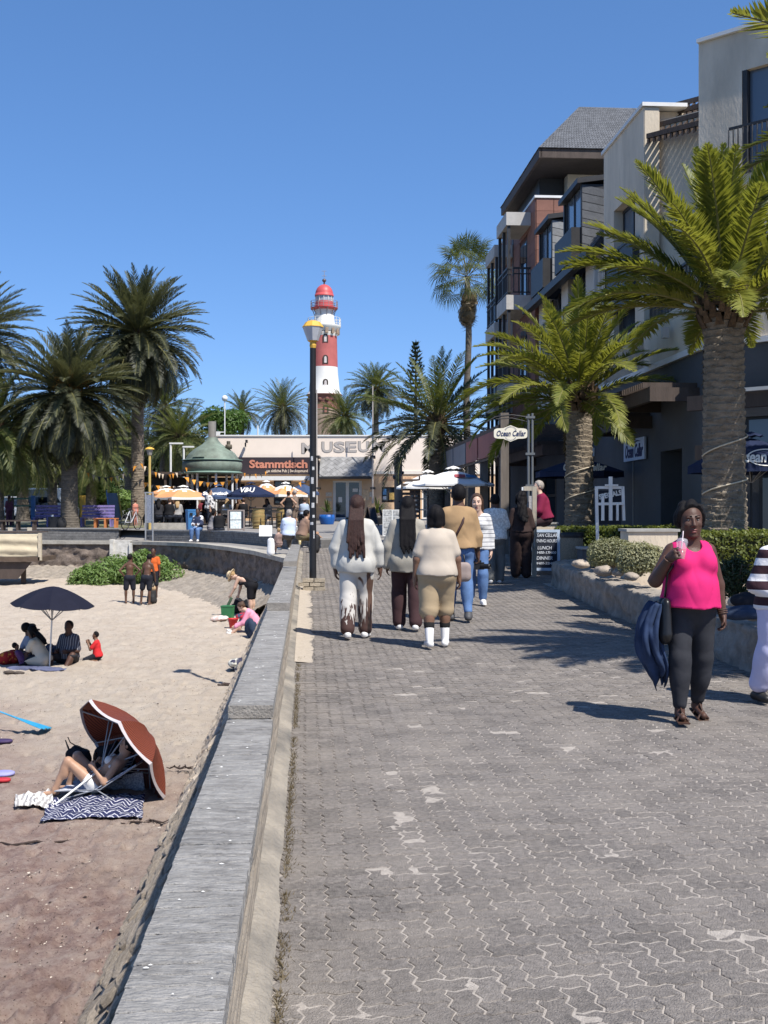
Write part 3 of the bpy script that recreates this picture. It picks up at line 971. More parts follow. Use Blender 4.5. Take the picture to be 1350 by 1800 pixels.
def boots_mesh(r,h,mt,seed,n=70):
 """cut leaf bases wrapped round the crown's foot"""
 q=random.Random(seed);m=MB()
 for i in range(n):
  a=i*2.39996;t=i/n
  z=h*t;rr=r*(0.92+.30*math.sin(math.pi*min(1,t*1.05)))
  c,s=math.cos(a),math.sin(a)
  L=q.uniform(.16,.30);w=.07;out=.55-.3*t
  b=Vector((c*rr*.8,s*rr*.8,z-.08));o=Vector((c*out,s*out,1-out*.4)).normalized();sd=Vector((-s,c,0))
  e=b+o*L
  nrm=Vector((c,s,0))
  m.add([b-sd*w,b+sd*w,e+sd*w*.55,e-sd*w*.55,b-sd*w+nrm*.07,b+sd*w+nrm*.07,e+sd*w*.5+nrm*.03,e-sd*w*.5+nrm*.03],[(4,5,6,7),(0,4,7,3),(1,2,6,5),(3,7,6,2),(0,1,5,4)])
 return m.mesh("leaf_bases",mt)
def palm(label,base,H,r0,L,n,mats,seed,trunk_mat,group="date palms",nleaf=58,ll=0.42,yaw=0.0,low=-58,high=82,lean=(0,0),droop=(0.35,1.25),keep=None,nvar=5,fruit=False,dry=4,bootn=70,specials=()):
 q=random.Random(seed)
 o=thing("date_palm",label,"palm tree",tuple(base),0,group)
 link("trunk",trunk_mesh(H,r0,r0*.82,trunk_mat,seed,n=108 if seed<10 else 36,rows=int(H/.022)if seed<10 else None,depth=.05 if seed<10 else .035),o)
 link("leaf_bases",boots_mesh(r0*.95,.55+.3*r0,M_boot,seed,bootn),o,(0,0,H-.12))
 var=[]
 for k in range(nvar):
  t=k/(nvar-1)
  d=droop[0]+(droop[1]-droop[0])*t
  var.append(frond_mesh("frond",L*(1.0 if 0<k else .9),d,nleaf,ll*(.9 if k==0 else 1),[mats[0]if k>1 else mats[-1],M_rachis],seed*13+k,vee=.5-.25*t))
 dm=frond_mesh("dry_frond",L*.85,.9,max(20,nleaf-22),ll*.7,[M_frond_dry,M_rachis],seed+99,vee=.1)
 for i in range(n):
  t=(i+.5)/n
  el=high+(low-high)*t**0.85+q.gauss(0,6)
  az=i*2.39996+yaw+q.gauss(0,.12)
  k=min(nvar-1,max(0,int(t*nvar+q.gauss(0,.4))))
  if keep and not keep(math.degrees(az)%360,el):continue
  rr=r0*(.25+.5*t)
  c,s=math.cos(az),math.sin(az)
  link("frond",var[k],o,(c*rr,s*rr,H+.45-.35*t),(q.gauss(0,.25),-R(el),az),(q.uniform(.88,1.08),)*3)
 for(az,el,k,sc)in specials:
  c,s=math.cos(R(az)),math.sin(R(az))
  link("frond",var[k],o,(c*r0*.6,s*r0*.6,H+.3),(q.gauss(0,.15),-R(el),R(az)),(sc,)*3)
 for i in range(dry):
  az=q.random()*6.28
  c,s=math.cos(az),math.sin(az)
  link("dry_frond",dm,o,(c*r0*.8,s*r0*.8,H+.05),(q.gauss(0,.3),-R(q.uniform(-82,-62)),az),(q.uniform(.7,1),)*3)
 if fruit:
  m=MB()
  for b in range(fruit):
   az=-1.9+b*.8+q.gauss(0,.2)
   for k in range(60):
    a2=az+q.gauss(0,.22);e=q.uniform(-.1,.9);l=q.uniform(.5,1.1)
    d=Vector((math.cos(a2)*math.cos(e),math.sin(a2)*math.cos(e),math.sin(e)))
    p0=Vector((0,0,H+.5));p1=p0+d*l;p2=p1+d*.25+Vector((0,0,-.2))
    m.tube([p0,p1,p2],[.012,.009,.005],3,cap=False)
  m.build("fruit_stalks",M_fruit,o)
 o.rotation_euler=(R(lean[0]),R(lean[1]),0)
 return o
# --- right-hand row, from the near out-of-frame one away
PBR=[M_frond,M_frond_y]
def gz_(p,dz=0.0):return(p[0],p[1],G(p[1])+dz)
palm("date palm at the right edge showing only frond tips by the top right balcony",gz_((6.05,11.2),.3),4.45,.33,2.35,46,PBR,3,M_trunk,"date palms in the planted strip",nleaf=70,ll=.42,yaw=.4,low=-20,specials=[(180,37,1,1.24),(178,18,2,1.05),(165,10,3,1.0),(200,8,2,1.0),(150,22,2,1.05),(212,20,3,1.05),(184,2,3,.95),(172,40,1,1.0)])
palm("largest date palm in front of the hotel, its pale trunk behind the woman in pink",gz_((5.83,20.0),.3),4.45,.40,2.7,64,[M_frond_y,M_frond_y],5,M_trunk,"date palms in the planted strip",nleaf=88,ll=.46,yaw=1.1,low=6,high=84,dry=1,droop=(.25,1.0),specials=[(150,45,1,1.05),(172,14,4,1.0),(165,30,2,1.0),(60,60,1,1.05),(20,55,1,1.05),(340,45,2,1)])
palm("yellow green date palm between the hanging oval sign and the white easel",gz_((4.62,27.6),.35),3.45,.36,2.75,58,[M_frond_y,M_frond_y],8,M_trunk,"date palms in the planted strip",nleaf=76,ll=.42,yaw=.2,low=-4,high=82,dry=1,droop=(.5,1.35),keep=lambda a_,e_:not((a_<50 or a_>300)and e_<22))
palm("dark date palm in front of the museum's right end behind the timber pergola",gz_((2.1,46.5)),4.2,.35,3.3,62,[M_frond_dark,M_frond],11,M_trunk_d,"date palms in the planted strip",nleaf=56,ll=.45,low=-38,high=75,droop=(.4,1.1))
# --- three large palms on the left
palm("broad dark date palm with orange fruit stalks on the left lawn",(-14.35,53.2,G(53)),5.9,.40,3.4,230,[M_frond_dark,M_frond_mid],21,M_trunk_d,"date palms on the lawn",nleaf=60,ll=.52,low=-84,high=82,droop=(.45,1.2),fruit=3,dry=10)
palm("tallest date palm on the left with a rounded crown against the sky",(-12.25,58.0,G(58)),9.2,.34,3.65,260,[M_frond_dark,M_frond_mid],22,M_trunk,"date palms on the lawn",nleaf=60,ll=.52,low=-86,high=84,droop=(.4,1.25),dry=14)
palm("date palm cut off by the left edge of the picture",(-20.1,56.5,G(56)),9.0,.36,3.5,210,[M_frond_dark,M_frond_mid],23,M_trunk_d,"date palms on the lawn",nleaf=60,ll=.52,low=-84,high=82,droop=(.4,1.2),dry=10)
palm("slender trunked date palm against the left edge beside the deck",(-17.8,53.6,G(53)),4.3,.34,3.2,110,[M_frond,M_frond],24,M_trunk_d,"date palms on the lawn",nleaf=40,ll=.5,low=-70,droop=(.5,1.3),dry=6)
# --- palms further back
for(px,py,d,H_,L,r,n,lab,sd)in[(497,722,108,None,3.1,.33,60,"date palm with a round crown behind the museum left of the lamp post",31),(606,738,104,None,2.7,.32,60,"windblown date palm in front of the lighthouse's foot",32),(660,690,96,None,2.5,.32,60,"tall date palm behind the museum flagpole",33),(316,775,82,None,2.9,.33,56,"date palm with a pale heart left of the copper dome",34),(288,722,84,None,2.9,.33,50,"date palm half hidden behind the tallest palm's trunk",35),(40,790,70,None,3.3,.36,64,"low date palm behind the deck at the far left",36),(160,800,72,None,3.0,.34,60,"low date palm behind the broad dark palm's trunk",37),(425,728,125,None,2.6,.3,44,"small date palm behind the round green tree",38),(92,790,76,None,2.8,.34,50,"bushy date palm between two trunks above the parked cars",39),(225,765,88,None,2.7,.32,44,"date palm deep in shade behind the tallest palm",40)]:
 p=at(px,py,d);H=p.z-G(67)
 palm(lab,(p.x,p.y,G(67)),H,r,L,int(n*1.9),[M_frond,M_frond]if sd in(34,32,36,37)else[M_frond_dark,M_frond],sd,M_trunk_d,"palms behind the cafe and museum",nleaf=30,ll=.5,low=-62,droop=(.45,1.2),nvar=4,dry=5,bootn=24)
# --- fan palm
def fan_leaf(name,L,mats,seed,n=34,droop=.5):
 q=random.Random(seed);m=MB()
 m.cur=1;m.tube([(0,0,0),(L*.45,0,.03),(L*.9,0,0)],[.02,.016,.012],4,cap=False);m.cur=0
 c=Vector((L*.9,0,0))
 for k in range(n):
  a=-2.3+4.6*k/(n-1);l=L*.62*q.uniform(.85,1.1)*(1-.12*abs(a)/2.3)
  d=Vector((math.cos(a),math.sin(a),.08*math.sin(k*3)));s=Vector((-math.sin(a),math.cos(a),0));w=.024
  mid=c+d*l*.6;e=c+d*l+Vector((0,0,-droop*l*q.uniform(.5,1.2)))
  m.add([c,mid+s*w,e,mid-s*w],[(0,1,2,3)])
 return m.mesh(name,mats)
fp0=at(822,540,60.0)
fp=thing("fan_palm","tall slender fan palm with a shaggy skirt rising left of the balconies","palm tree",(fp0.x,60,G(60)))
Hf=fp0.z-G(60)+1.6
m=MB();pts=[(0.06*math.sin(i*.5),0,Hf*i/20)for i in range(21)]
m.tube(pts,[.19-.05*i/20+.012*(i%2)for i in range(21)],10);m.build("trunk",M_trunk_d,fp)
lv=[fan_leaf("fan_leaf",1.42,[M_frond,M_rachis],5+k,droop=.35+.2*k)for k in range(3)]
ld=[fan_leaf("dry_fan_leaf",.95,[M_frond_dry,M_rachis],15+k,droop=1.0)for k in range(2)]
q_=random.Random(4)
for i in range(38):
 t=i/38;az=i*2.4;el=80-118*t+q_.gauss(0,8)
 link("fan_leaf",lv[min(2,int(t*3))],fp,(.1*math.cos(az),.1*math.sin(az),Hf+.25-.5*t),(q_.gauss(0,.3),-R(el),az))
for i in range(44):
 az=i*2.4;z=Hf-.3-1.5*i/44
 link("dry_fan_leaf",ld[i%2],fp,(.1*math.cos(az),.1*math.sin(az),z),(q_.gauss(0,.3),-R(q_.uniform(-86,-66)),az),(q_.uniform(.6,.85),)*3)
# --- Norfolk pine
np0=at(731,700,118)
npn=thing("norfolk_pine","dark narrow Norfolk pine standing behind the museum, left of the fan palm","pine tree",(np0.x,118,G(67)))
Hn=at(731,597,118).z-G(67)
m=MB();m.tube([(0,0,0),(0,0,Hn*.6),(0,0,Hn)],[.3,.18,.03],8);m.build("trunk",M_trunk_d,npn)
m=MB();q_=random.Random(2)
for j in range(26):
 z=Hn*.42+(Hn*.57)*j/26;Rb=2.2*(1-(j/26)**1.3)+.15
 for k in range(7):
  a=k*6.283/7+j*.4+q_.gauss(0,.1);r=Rb*q_.uniform(.75,1.1)
  d=Vector((math.cos(a),math.sin(a),0))
  pp_=[Vector((0,0,z)),Vector((0,0,z))+d*r*.6+Vector((0,0,.0)),Vector((0,0,z))+d*r+Vector((0,0,.28))]
  m.tube(pp_,[.05,.04,.02],3,cap=False)
  for s in range(26):
   t=q_.uniform(.2,1);b=pp_[0].lerp(pp_[1],t*1.6)if t<.6 else pp_[1].lerp(pp_[2],(t-.6)*2.5)
   e=b+Vector((q_.gauss(0,.12),q_.gauss(0,.12),q_.uniform(.05,.28)))+d*.1;w=Vector((q_.gauss(0,.05),q_.gauss(0,.05),.03))
   m.add([b-w,b+w,e],[(0,1,2)])
m.build("crown",leafmat("pine_needles",(0.012,0.022,0.012),(0.035,0.05,0.022),.1),npn)
# --- leafy crowns (broadleaf trees, bushes, hedges)
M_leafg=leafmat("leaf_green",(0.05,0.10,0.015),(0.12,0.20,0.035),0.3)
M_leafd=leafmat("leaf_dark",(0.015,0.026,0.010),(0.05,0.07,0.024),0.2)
M_leafb=leafmat("bush_leaf",(0.10,0.17,0.04),(0.23,0.32,0.10),0.3)
def leaf_cloud(m,blobs,n,size,seed,flat=0.0):
 q=random.Random(seed)
 W=[b[3]*b[4]*b[5]for b in blobs];tot=sum(W)
 for b,w_ in zip(blobs,W):
  for k in range(int(n*w_/tot)):
   d=Vector((q.gauss(0,1),q.gauss(0,1),q.gauss(0,1))).normalized()
   r=1.0-abs(q.gauss(0,.16));r*=1+.22*mnoise.noise(Vector((d.x*2.4+seed,d.y*2.4,d.z*2.4+b[0])))
   p=Vector((b[0]+d.x*b[3]*r,b[1]+d.y*b[4]*r,b[2]+d.z*b[5]*r))
   nn=(d+Vector((q.gauss(0,.5),q.gauss(0,.5),q.gauss(0,.5)+.3))).normalized()
   x=nn.orthogonal().normalized();y=nn.cross(x);a=q.random()*6.28
   x,y=x*math.cos(a)+y*math.sin(a),y*math.cos(a)-x*math.sin(a)
   s=size*q.uniform(.6,1.3)
   m.add([p-x*s,p-y*s*.45+nn*s*.12,p+x*s,p+y*s*.45+nn*s*.12],[(0,1,2,3)])
def tree(label,px,py,d,rx,rz,mt,seed,n=3500,size=.16,cat="tree",name="broadleaf_tree",group=None,base=None):
 c=at(px,py,d);b=base if base is not None else G(67)
 o=thing(name,label,cat,(c.x,d,b),0,group)
 q=random.Random(seed);h=c.z-b
 m=MB();bl=[]
 m.tube([(0,0,0),(.1,0,h*.5),(0,.1,h)],[rx*.11+.06,rx*.08+.04,.05],8)
 for k in range(5):
  a=k*1.26+q.random();m.tube([(0.05,0,h*.45),(math.cos(a)*rx*.4,math.sin(a)*rx*.4,h*.9),(math.cos(a)*rx*.75,math.sin(a)*rx*.7,h+rz*.2)],[rx*.05+.03,.05,.02],5)
 m.build("trunk",M_trunk_d,o)
 for k in range(12):
  a=k*2.4;r=rx*.62*math.sqrt((k+.5)/12)
  bl.append((math.cos(a)*r,math.sin(a)*r,h+rz*q.uniform(-.45,.45)*(1-r/rx*.5),rx*q.uniform(.34,.5),rx*q.uniform(.34,.5),rz*q.uniform(.34,.52)))
 m=MB();leaf_cloud(m,bl,n,size,seed);m.build("crown",mt,o)
 return o
tree("bright green rounded tree behind the left end of the museum",392,745,100,2.5,1.9,M_leafg,51,5200,.17)
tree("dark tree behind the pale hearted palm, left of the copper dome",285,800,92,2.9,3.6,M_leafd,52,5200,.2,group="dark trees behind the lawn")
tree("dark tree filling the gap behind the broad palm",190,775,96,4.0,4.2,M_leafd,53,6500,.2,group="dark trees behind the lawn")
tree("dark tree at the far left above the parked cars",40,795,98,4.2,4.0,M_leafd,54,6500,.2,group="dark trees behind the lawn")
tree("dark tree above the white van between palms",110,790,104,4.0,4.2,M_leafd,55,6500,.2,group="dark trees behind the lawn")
tree("round leafy shrub tree behind the playground slide",172,872,74,2.2,1.35,M_leafb,56,4200,.13,group=None)
tree("leafy shrub tree behind the yellow topped lamp",228,880,73,1.5,1.1,M_leafb,57,2600,.13)
tree("grey green shrub tree behind the parked white car",28,862,82,1.7,1.0,M_leafd,58,2400,.13)
tree("dark tree with sparse twigs standing just left of the dome",338,800,88,2.0,2.4,M_leafd,59,3600,.17,group="dark trees behind the lawn")
# bush on the beach against the apron
bc=sp(220,1030)
bu=thing("beach_bush","wide bright green bush growing on the sand behind the standing boys","bush",(bc.x,bc.y+1.6,bc.z))
q_=random.Random(9);bl=[]
for k in range(26):
 x=q_.uniform(-2.0,2.15);y=q_.uniform(-1.0,1.0);hmax=1.45*(1-((x-.25)/2.5)**2)
 bl.append((x,y,hmax*q_.uniform(.2,.62),.52,.52,.42+.25*hmax*q_.random()))
bl+=[(-2.0,-.4,.15,.5,.5,.3),(-1.5,-.6,.25,.5,.4,.35)]
m=MB();leaf_cloud(m,bl,15000,.075,91);m.build("foliage",M_leafb,bu)
m=MB()
for k in range(14):
 a=q_.random()*6.28;r=q_.uniform(.5,1.7)
 m.tube([(0,0,-.1),(math.cos(a)*r*.6,math.sin(a)*.5,.3),(math.cos(a)*r,math.sin(a)*.8,.7)],[.04,.03,.012],5)
m.build("stems",M_trunk_d,bu)
# --- clipped hedges round the palm beds
M_hedge=leafmat("hedge_leaf",(0.06,0.085,0.016),(0.18,0.20,0.035),0.25)
def hedge(label,a,b,th,h,zb,n,seed,size=.028):
 a=Vector((*a,0));b=Vector((*b,0));t=(b-a);L=t.length;t.normalize();nn=Vector((-t.y,t.x,0))
 o=thing("hedge",label,"hedge",(a.x,a.y,zb))
 m=MB();q=random.Random(seed)
 A=Vector((0,0,0));
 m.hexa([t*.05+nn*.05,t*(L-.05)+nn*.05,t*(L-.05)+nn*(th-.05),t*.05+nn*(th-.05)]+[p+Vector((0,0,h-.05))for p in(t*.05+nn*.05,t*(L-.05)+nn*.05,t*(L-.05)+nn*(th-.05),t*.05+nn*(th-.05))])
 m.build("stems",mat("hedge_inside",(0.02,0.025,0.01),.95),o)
 m=MB()
 areas=[('t',L*th),('f',L*h),('k',L*h),('a',th*h),('b',th*h)];tot=sum(x[1]for x in areas)
 for k in range(n):
  w=q.random()*tot
  for s_,ar in areas:
   if w<ar:break
   w-=ar
  u,v=q.random(),q.random()
  if s_=='t':p=t*L*u+nn*th*v+Vector((0,0,h));d=Vector((0,0,1))
  elif s_=='f':p=t*L*u+Vector((0,0,h*v));d=-nn
  elif s_=='k':p=t*L*u+nn*th+Vector((0,0,h*v));d=nn
  elif s_=='a':p=nn*th*u+Vector((0,0,h*v));d=-t
  else:p=t*L+nn*th*u+Vector((0,0,h*v));d=t
  p=p+d*(q.gauss(0,.022)+.03*fbm(p.x*3,p.y*3+p.z*3,seed))
  n_=(d+Vector((q.gauss(0,.6),q.gauss(0,.6),q.gauss(0,.6)))).normalized()
  x=n_.orthogonal().normalized();y=n_.cross(x);an=q.random()*6.28
  x,y=x*math.cos(an)+y*math.sin(an),y*math.cos(an)-x*math.sin(an);s=size*q.uniform(.7,1.4)
  m.add([p-x*s,p-y*s*.55,p+x*s,p+y*s*.55],[(0,1,2,3)])
 m.build("foliage",M_hedge,o)
 return o
hedge("long clipped hedge at the foot of the largest palm, right of the low grey plinth",(5.05,18.6),(10.5,17.6),2.6,.72,G(18)+.42,30000,61)
hedge("clipped hedge in shade left of the low grey plinth",(4.62,24.2),(6.6,23.6),1.6,.62,G(23)+.42,15000,62)
hedge("small clipped hedge in front of the yellow green palm, between litter bin and easel",(3.72,25.1),(5.05,24.9),1.6,.50,G(25)+.48,11000,63)
# --- pale mounded shrubs in the planter
M_pale=leafmat("pale_shrub",(0.16,0.17,0.085),(0.32,0.31,0.18),0.25)
def mound(label,px,py,d,rx,rz,n,seed,zb=None,mt=None):
 c=at(px,py,d)
 o=thing("mound_shrub",label,"shrub",(c.x,d,c.z),0)
 q=random.Random(seed);bl=[]
 for k in range(14):
  a=k*2.4;r=rx*.7*math.sqrt((k+.3)/14)
  bl.append((math.cos(a)*r,math.sin(a)*r*.8,rz*(.5-.3*r/rx),rx*.4,rx*.36,rz*.5))
 m=MB();leaf_cloud(m,bl,n,.022,seed);m.build("foliage",mt or M_pale,o)
 m=MB()
 for k in range(10):
  a=k*.63;m.tube([(0,0,-.1),(math.cos(a)*rx*.5,math.sin(a)*rx*.4,rz*.4),(math.cos(a)*rx*.8,math.sin(a)*rx*.6,rz*.7)],[.02,.012,.006],4)
 m.build("stems",M_trunk_d,o)
 return o
mound("pale mounded shrub in the planter nearest the litter bin",1075,990,17.6,.40,.42,9000,71)
mound("pale mounded shrub in the planter just left of the woman in pink",1125,1000,16.4,.36,.42,9000,72)
mound("dark spindly shrub in the planter between the woman in pink and the striped jumper",1290,1040,13.2,.22,.45,3500,73,mt=M_leafd)
# rounded stones in the planter bed
M_rock=mat("planter_rock",(0.34,0.285,0.23),.9,.25,6,.6,30,obr=.2)
for i,(px,py,d,s,lab)in enumerate([(1020,985,19.2,.17,"white rounded rock at the planter corner below the litter bin"),(1062,997,16.6,.16,"large rounded rock in front of the left pale shrub"),(1088,1001,16.4,.10,"small tan rock right of the large rounded one"),(1150,1015,15.4,.1,"flat tan rock by the woman's elbow"),(1112,1008,15.8,.12,"flat brown rock in the middle of the bed"),(1300,1050,12.3,.13,"grey rock behind the striped jumper's arm"),(1325,1075,11.9,.12,"rock lying low beside the folded clothes")]):
 c=at(px,py+6,d);s*=.82;m=MB();vs=[]
 m.ball((0,0,0),(s,s*.75,s*.55),16,11)
 m.v=[tuple(Vector(v)*(1+.45*mnoise.noise(Vector(v)*7+Vector((i*3,0,0)))+.2*mnoise.noise(Vector(v)*19)))for v in m.v]
 tag(m.build("rock",M_rock,loc=(c.x,d,c.z)),lab,"rock","rocks in the planter")
# ================================================================== BUILDINGS
M_stucco=mat("grey_stucco",(0.60,0.515,0.405),0.92,0.2,1.1,0.6,18,stretch=(1,1,.3))
M_stucco_l=mat("beige_stucco",(0.59,0.51,0.40),0.92,0.14,1.1,0.5,18,stretch=(1,1,.3))
M_stucco_d=mat("charcoal_render",(0.085,0.088,0.094),0.85,0.14,0.9,0.3,18)
M_panel=mat("pale_cladding",(0.52,0.49,0.445),0.8,0.08,1.5,0.2,isl=.06)
M_redpanel=mat("red_brown_cladding",(0.225,0.105,0.075),0.75,0.2,1.6,0.2,isl=.12,obr=.08)
M_slate=mat("slate_shingle",(0.105,0.11,0.12),0.8,0.2,3,0.4,20,isl=.14)
M_darkmetal=mat("dark_metal",(0.028,0.027,0.028),0.5,0.2,4,spec=.4)
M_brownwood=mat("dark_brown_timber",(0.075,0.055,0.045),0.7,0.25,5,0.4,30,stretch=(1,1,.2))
M_cap=mat("white_capping",(0.70,0.69,0.67),0.6,0.06,3)
M_slab=mat("balcony_concrete",(0.46,0.44,0.41),0.85,0.12,2,.3)
M_glass=glass("window_glass",(0.02,0.03,0.045),.04)
M_glassb=glass("curtained_glass",(0.10,0.13,0.17),.1)
M_frame=mat("window_frame_dark",(0.03,0.03,0.032),.5,.1,3)
hot=thing("hotel","four storey grey and beige hotel with charcoal ground floor and slate roofs","hotel",tuple(uv(9,35)))
hinv=Matrix.Translation(uv(9,35)).inverted()
def H(u,v,z):
 return hinv@uv(u,v,z)
def hbox(mb,u0,u1,v0,v1,z0,z1):
 mb.hexa([H(u0,v0,z0),H(u1,v0,z0),H(u1,v1,z0),H(u0,v1,z0),H(u0,v0,z1),H(u1,v0,z1),H(u1,v1,z1),H(u0,v1,z1)])
def part(name,m,fn,parent=None):
 mb=MB();fn(mb);return mb.build(name,m,parent or hot)
def boxes(name,m,*bs,parent=None):
 mb=MB()
 for b in bs:hbox(mb,*b)
 return mb.build(name,m,parent or hot)
# ground floor, charcoal (openings built as deep recesses between piers)
boxes("ground_floor_wall",M_stucco_d,(8.5,20,27.6,33.2,0,5.12),(8.5,9.0,33.2,34.2,0,5.12),(8.5,9.0,38.2,39.4,0,5.12),(8.5,9.0,43.4,52,0,5.12),(8.502,9.0,34.2,38.2,3.2,5.12),(8.502,9.0,39.4,43.4,3.2,5.12),(8.5,20,24.6,26.0,0,5.12),(8.502,9.2,26.0,27.6,3.1,5.12),(9.2,20,26.0,27.6,0,5.1),(9.6,20,33.2,52,0,5.1))
for v0,v1 in((34.3,38.1),(39.5,43.3)):
 f=boxes("shop_window",M_frame,(8.9,8.98,v0,v0+.1,.1,3.2),(8.9,8.98,v1-.1,v1,.1,3.2),(8.9,8.98,(v0+v1)/2-.06,(v0+v1)/2+.06,.1,3.2),(8.9,8.98,v0+.1,v1-.1,2.2,2.3))
 boxes("pane",M_glass,(8.93,8.95,v0+.1,(v0+v1)/2-.06,.1,2.2),(8.93,8.95,(v0+v1)/2+.06,v1-.1,.1,2.2),(8.93,8.95,v0+.1,v1-.1,2.3,3.2),parent=f)
d=boxes("door",M_frame,(9.0,9.08,26.05,26.17,.2,3.1),(9.0,9.08,26.75,26.85,.2,3.1),(9.0,9.08,27.45,27.55,.2,3.1))
boxes("pane",M_glass,(9.03,9.05,26.17,26.75,.2,3.1),(9.03,9.05,26.85,27.45,.2,3.1),parent=d)
# white string course, first floor terrace upstand
boxes("string_course",M_cap,(8.40,20,24.5,33.1,5.125,5.26))
boxes("terrace_wall",M_stucco_l,(8.5,8.85,24.6,33.1,5.262,6.35))
# terrace railing
mb=MB()
for k in range(72):
 v=24.7+k*.115
 hbox(mb,8.64,8.66,v,v+.02,6.35,7.3)
hbox(mb,8.61,8.69,24.6,33.0,7.302,7.36)
mb.build("terrace_railing",M_darkmetal,hot)
# beige block
boxes("beige_block",M_stucco,(8.5,8.9,29.0,29.8,5.265,11.9),(8.5,8.9,29.8,31.9,5.265,6.4),(8.5,8.9,29.8,31.9,10.0,11.9),(8.5,8.9,31.9,33.0,5.265,11.9),(8.9,16,29.3,33.0,5.265,11.89))
boxes("beige_return",M_stucco_l,(8.52,8.88,28.985,29.0,5.27,11.88))
boxes("cap",M_cap,(8.44,9.6,28.93,33.06,11.905,12.0))
for z0,z1 in((6.4,7.6),(7.9,10.0)):
 f=boxes("window",M_frame,(8.75,8.83,29.82,29.9,z0,z1),(8.75,8.83,31.8,31.88,z0,z1),(8.75,8.83,30.8,30.9,z0,z1),(8.74,8.84,29.82,31.88,z1-.09,z1-.002),(8.74,8.84,29.82,31.88,z0+.002,z0+.08))
 boxes("pane",M_glassb,(8.78,8.80,29.9,30.8,z0+.08,z1-.09),(8.78,8.80,30.9,31.8,z0+.08,z1-.09),parent=f)
boxes("window_spandrel",M_stucco,(8.55,8.9,29.8,31.9,7.602,7.898))
# juliet balustrades
def juliet(v0,v1,z0,z1,u=8.32):
 mb=MB()
 hbox(mb,u,u+.05,v0,v1,z1-.07,z1);hbox(mb,u,u+.05,v0,v1,z0,z0+.07)
 for v in(v0,(v0+v1)/2,v1-.05):
  hbox(mb,u-.003,u+.053,v,v+.05,z0-.002,z1+.002)
 hbox(mb,u+.18,8.5,v0,v0+.05,z1-.07,z1);hbox(mb,u+.053,8.5,v1-.05,v1,z1-.07,z1)
 hbox(mb,u+.02,u+.03,v0+.05,v1-.05,z0+.07,z1-.07)
 hbox(mb,u+.02,8.5,v0+.01,v0+.03,z0+.07,z1-.07)
 hbox(mb,u,8.5,v0,v1,z0-.12,z0-.004)
 mb.build("balcony_box",M_darkmetal,hot)
juliet(29.4,32.2,7.2,8.75)
# middle part of the front: pale cladding in panels, separate vertical strips between dark boxes
mb=MB()
for(v0,v1)in((33.05,35.2),(37.6,38.6),(41.2,42.4)):
 z=5.28
 while z<9.2:
  hbox(mb,8.5,9.4,v0+.01,v1-.01,z,min(9.3,z+.98));z+=1.0
for(v0,v1)in((35.2,37.6),(38.6,41.2),(42.4,43.0)):
 hbox(mb,8.52,9.4,v0,v1,5.28,6.4)
mb.build("cladding",M_panel,hot)
boxes("wall_back",M_stucco_d,(9.0,16,33.06,43.0,5.2,9.3))
for v0,v1 in((35.25,37.55),(38.65,41.15)):
 f=boxes("window",M_frame,(8.7,8.78,v0,v0+.09,6.41,9.2),(8.7,8.78,v1-.09,v1,6.41,9.2),(8.7,8.78,(v0+v1)/2-.05,(v0+v1)/2+.05,6.41,9.2))
 boxes("pane",M_glass,(8.73,8.75,v0+.09,(v0+v1)/2-.05,6.41,9.2),(8.73,8.75,(v0+v1)/2+.05,v1-.09,6.41,9.2),parent=f)
 juliet(v0,v1,6.9,8.3)
# sloping slate mansard with dormers
def shingles(mb,a,b,c,d,rows,cols,th=.03,stag=True,seed=1):
 """shingle courses over the quad a(bl) b(br) c(tr) d(tl)"""
 q=random.Random(seed);a,b,c,d=map(Vector,(a,b,c,d))
 n=(b-a).cross(d-a).normalized()
 for r in range(rows):
  t0,t1=r/rows,(r+1.25)/rows
  t1=min(t1,1.0)
  off=.5/cols if(stag and r%2)else 0
  for k in range(cols+(1 if off else 0)):
   s0=max(0,k/cols-off);s1=min(1,(k+1)/cols-off)
   if s1-s0<.2/cols:continue
   e=.08/cols
   L=lambda s,t:a.lerp(b,s).lerp(d.lerp(c,s),t)
   p=[L(s0+e,t0),L(s1-e,t0),L(s1-e,t1),L(s0+e,t1)]
   h0=th*q.uniform(.8,1.3)
   mb.add([p[0],p[1],p[2],p[3],p[0]+n*h0,p[1]+n*h0,p[2]+n*.006,p[3]+n*.006],[(4,5,6,7),(0,1,5,4),(1,2,6,5),(3,0,4,7)])
mb=MB()
mb.slab([H(8.2,33.1,9.25),H(8.2,43,9.25),H(10.6,43,12.6),H(10.6,33.1,12.6)],H(0,0,-.25)-H(0,0,0))
mb.build("mansard_deck",M_darkmetal,hot)
mb=MB();shingles(mb,H(8.2,43,9.262),H(8.2,33.1,9.262),H(10.6,33.1,12.612),H(10.6,43,12.612),16,26,seed=3)
tag(mb.build("mansard_shingles",M_slate,hot),kind='stuff')
boxes("mansard_eave",M_darkmetal,(8.0,8.25,33.1,43,9.0,9.24))
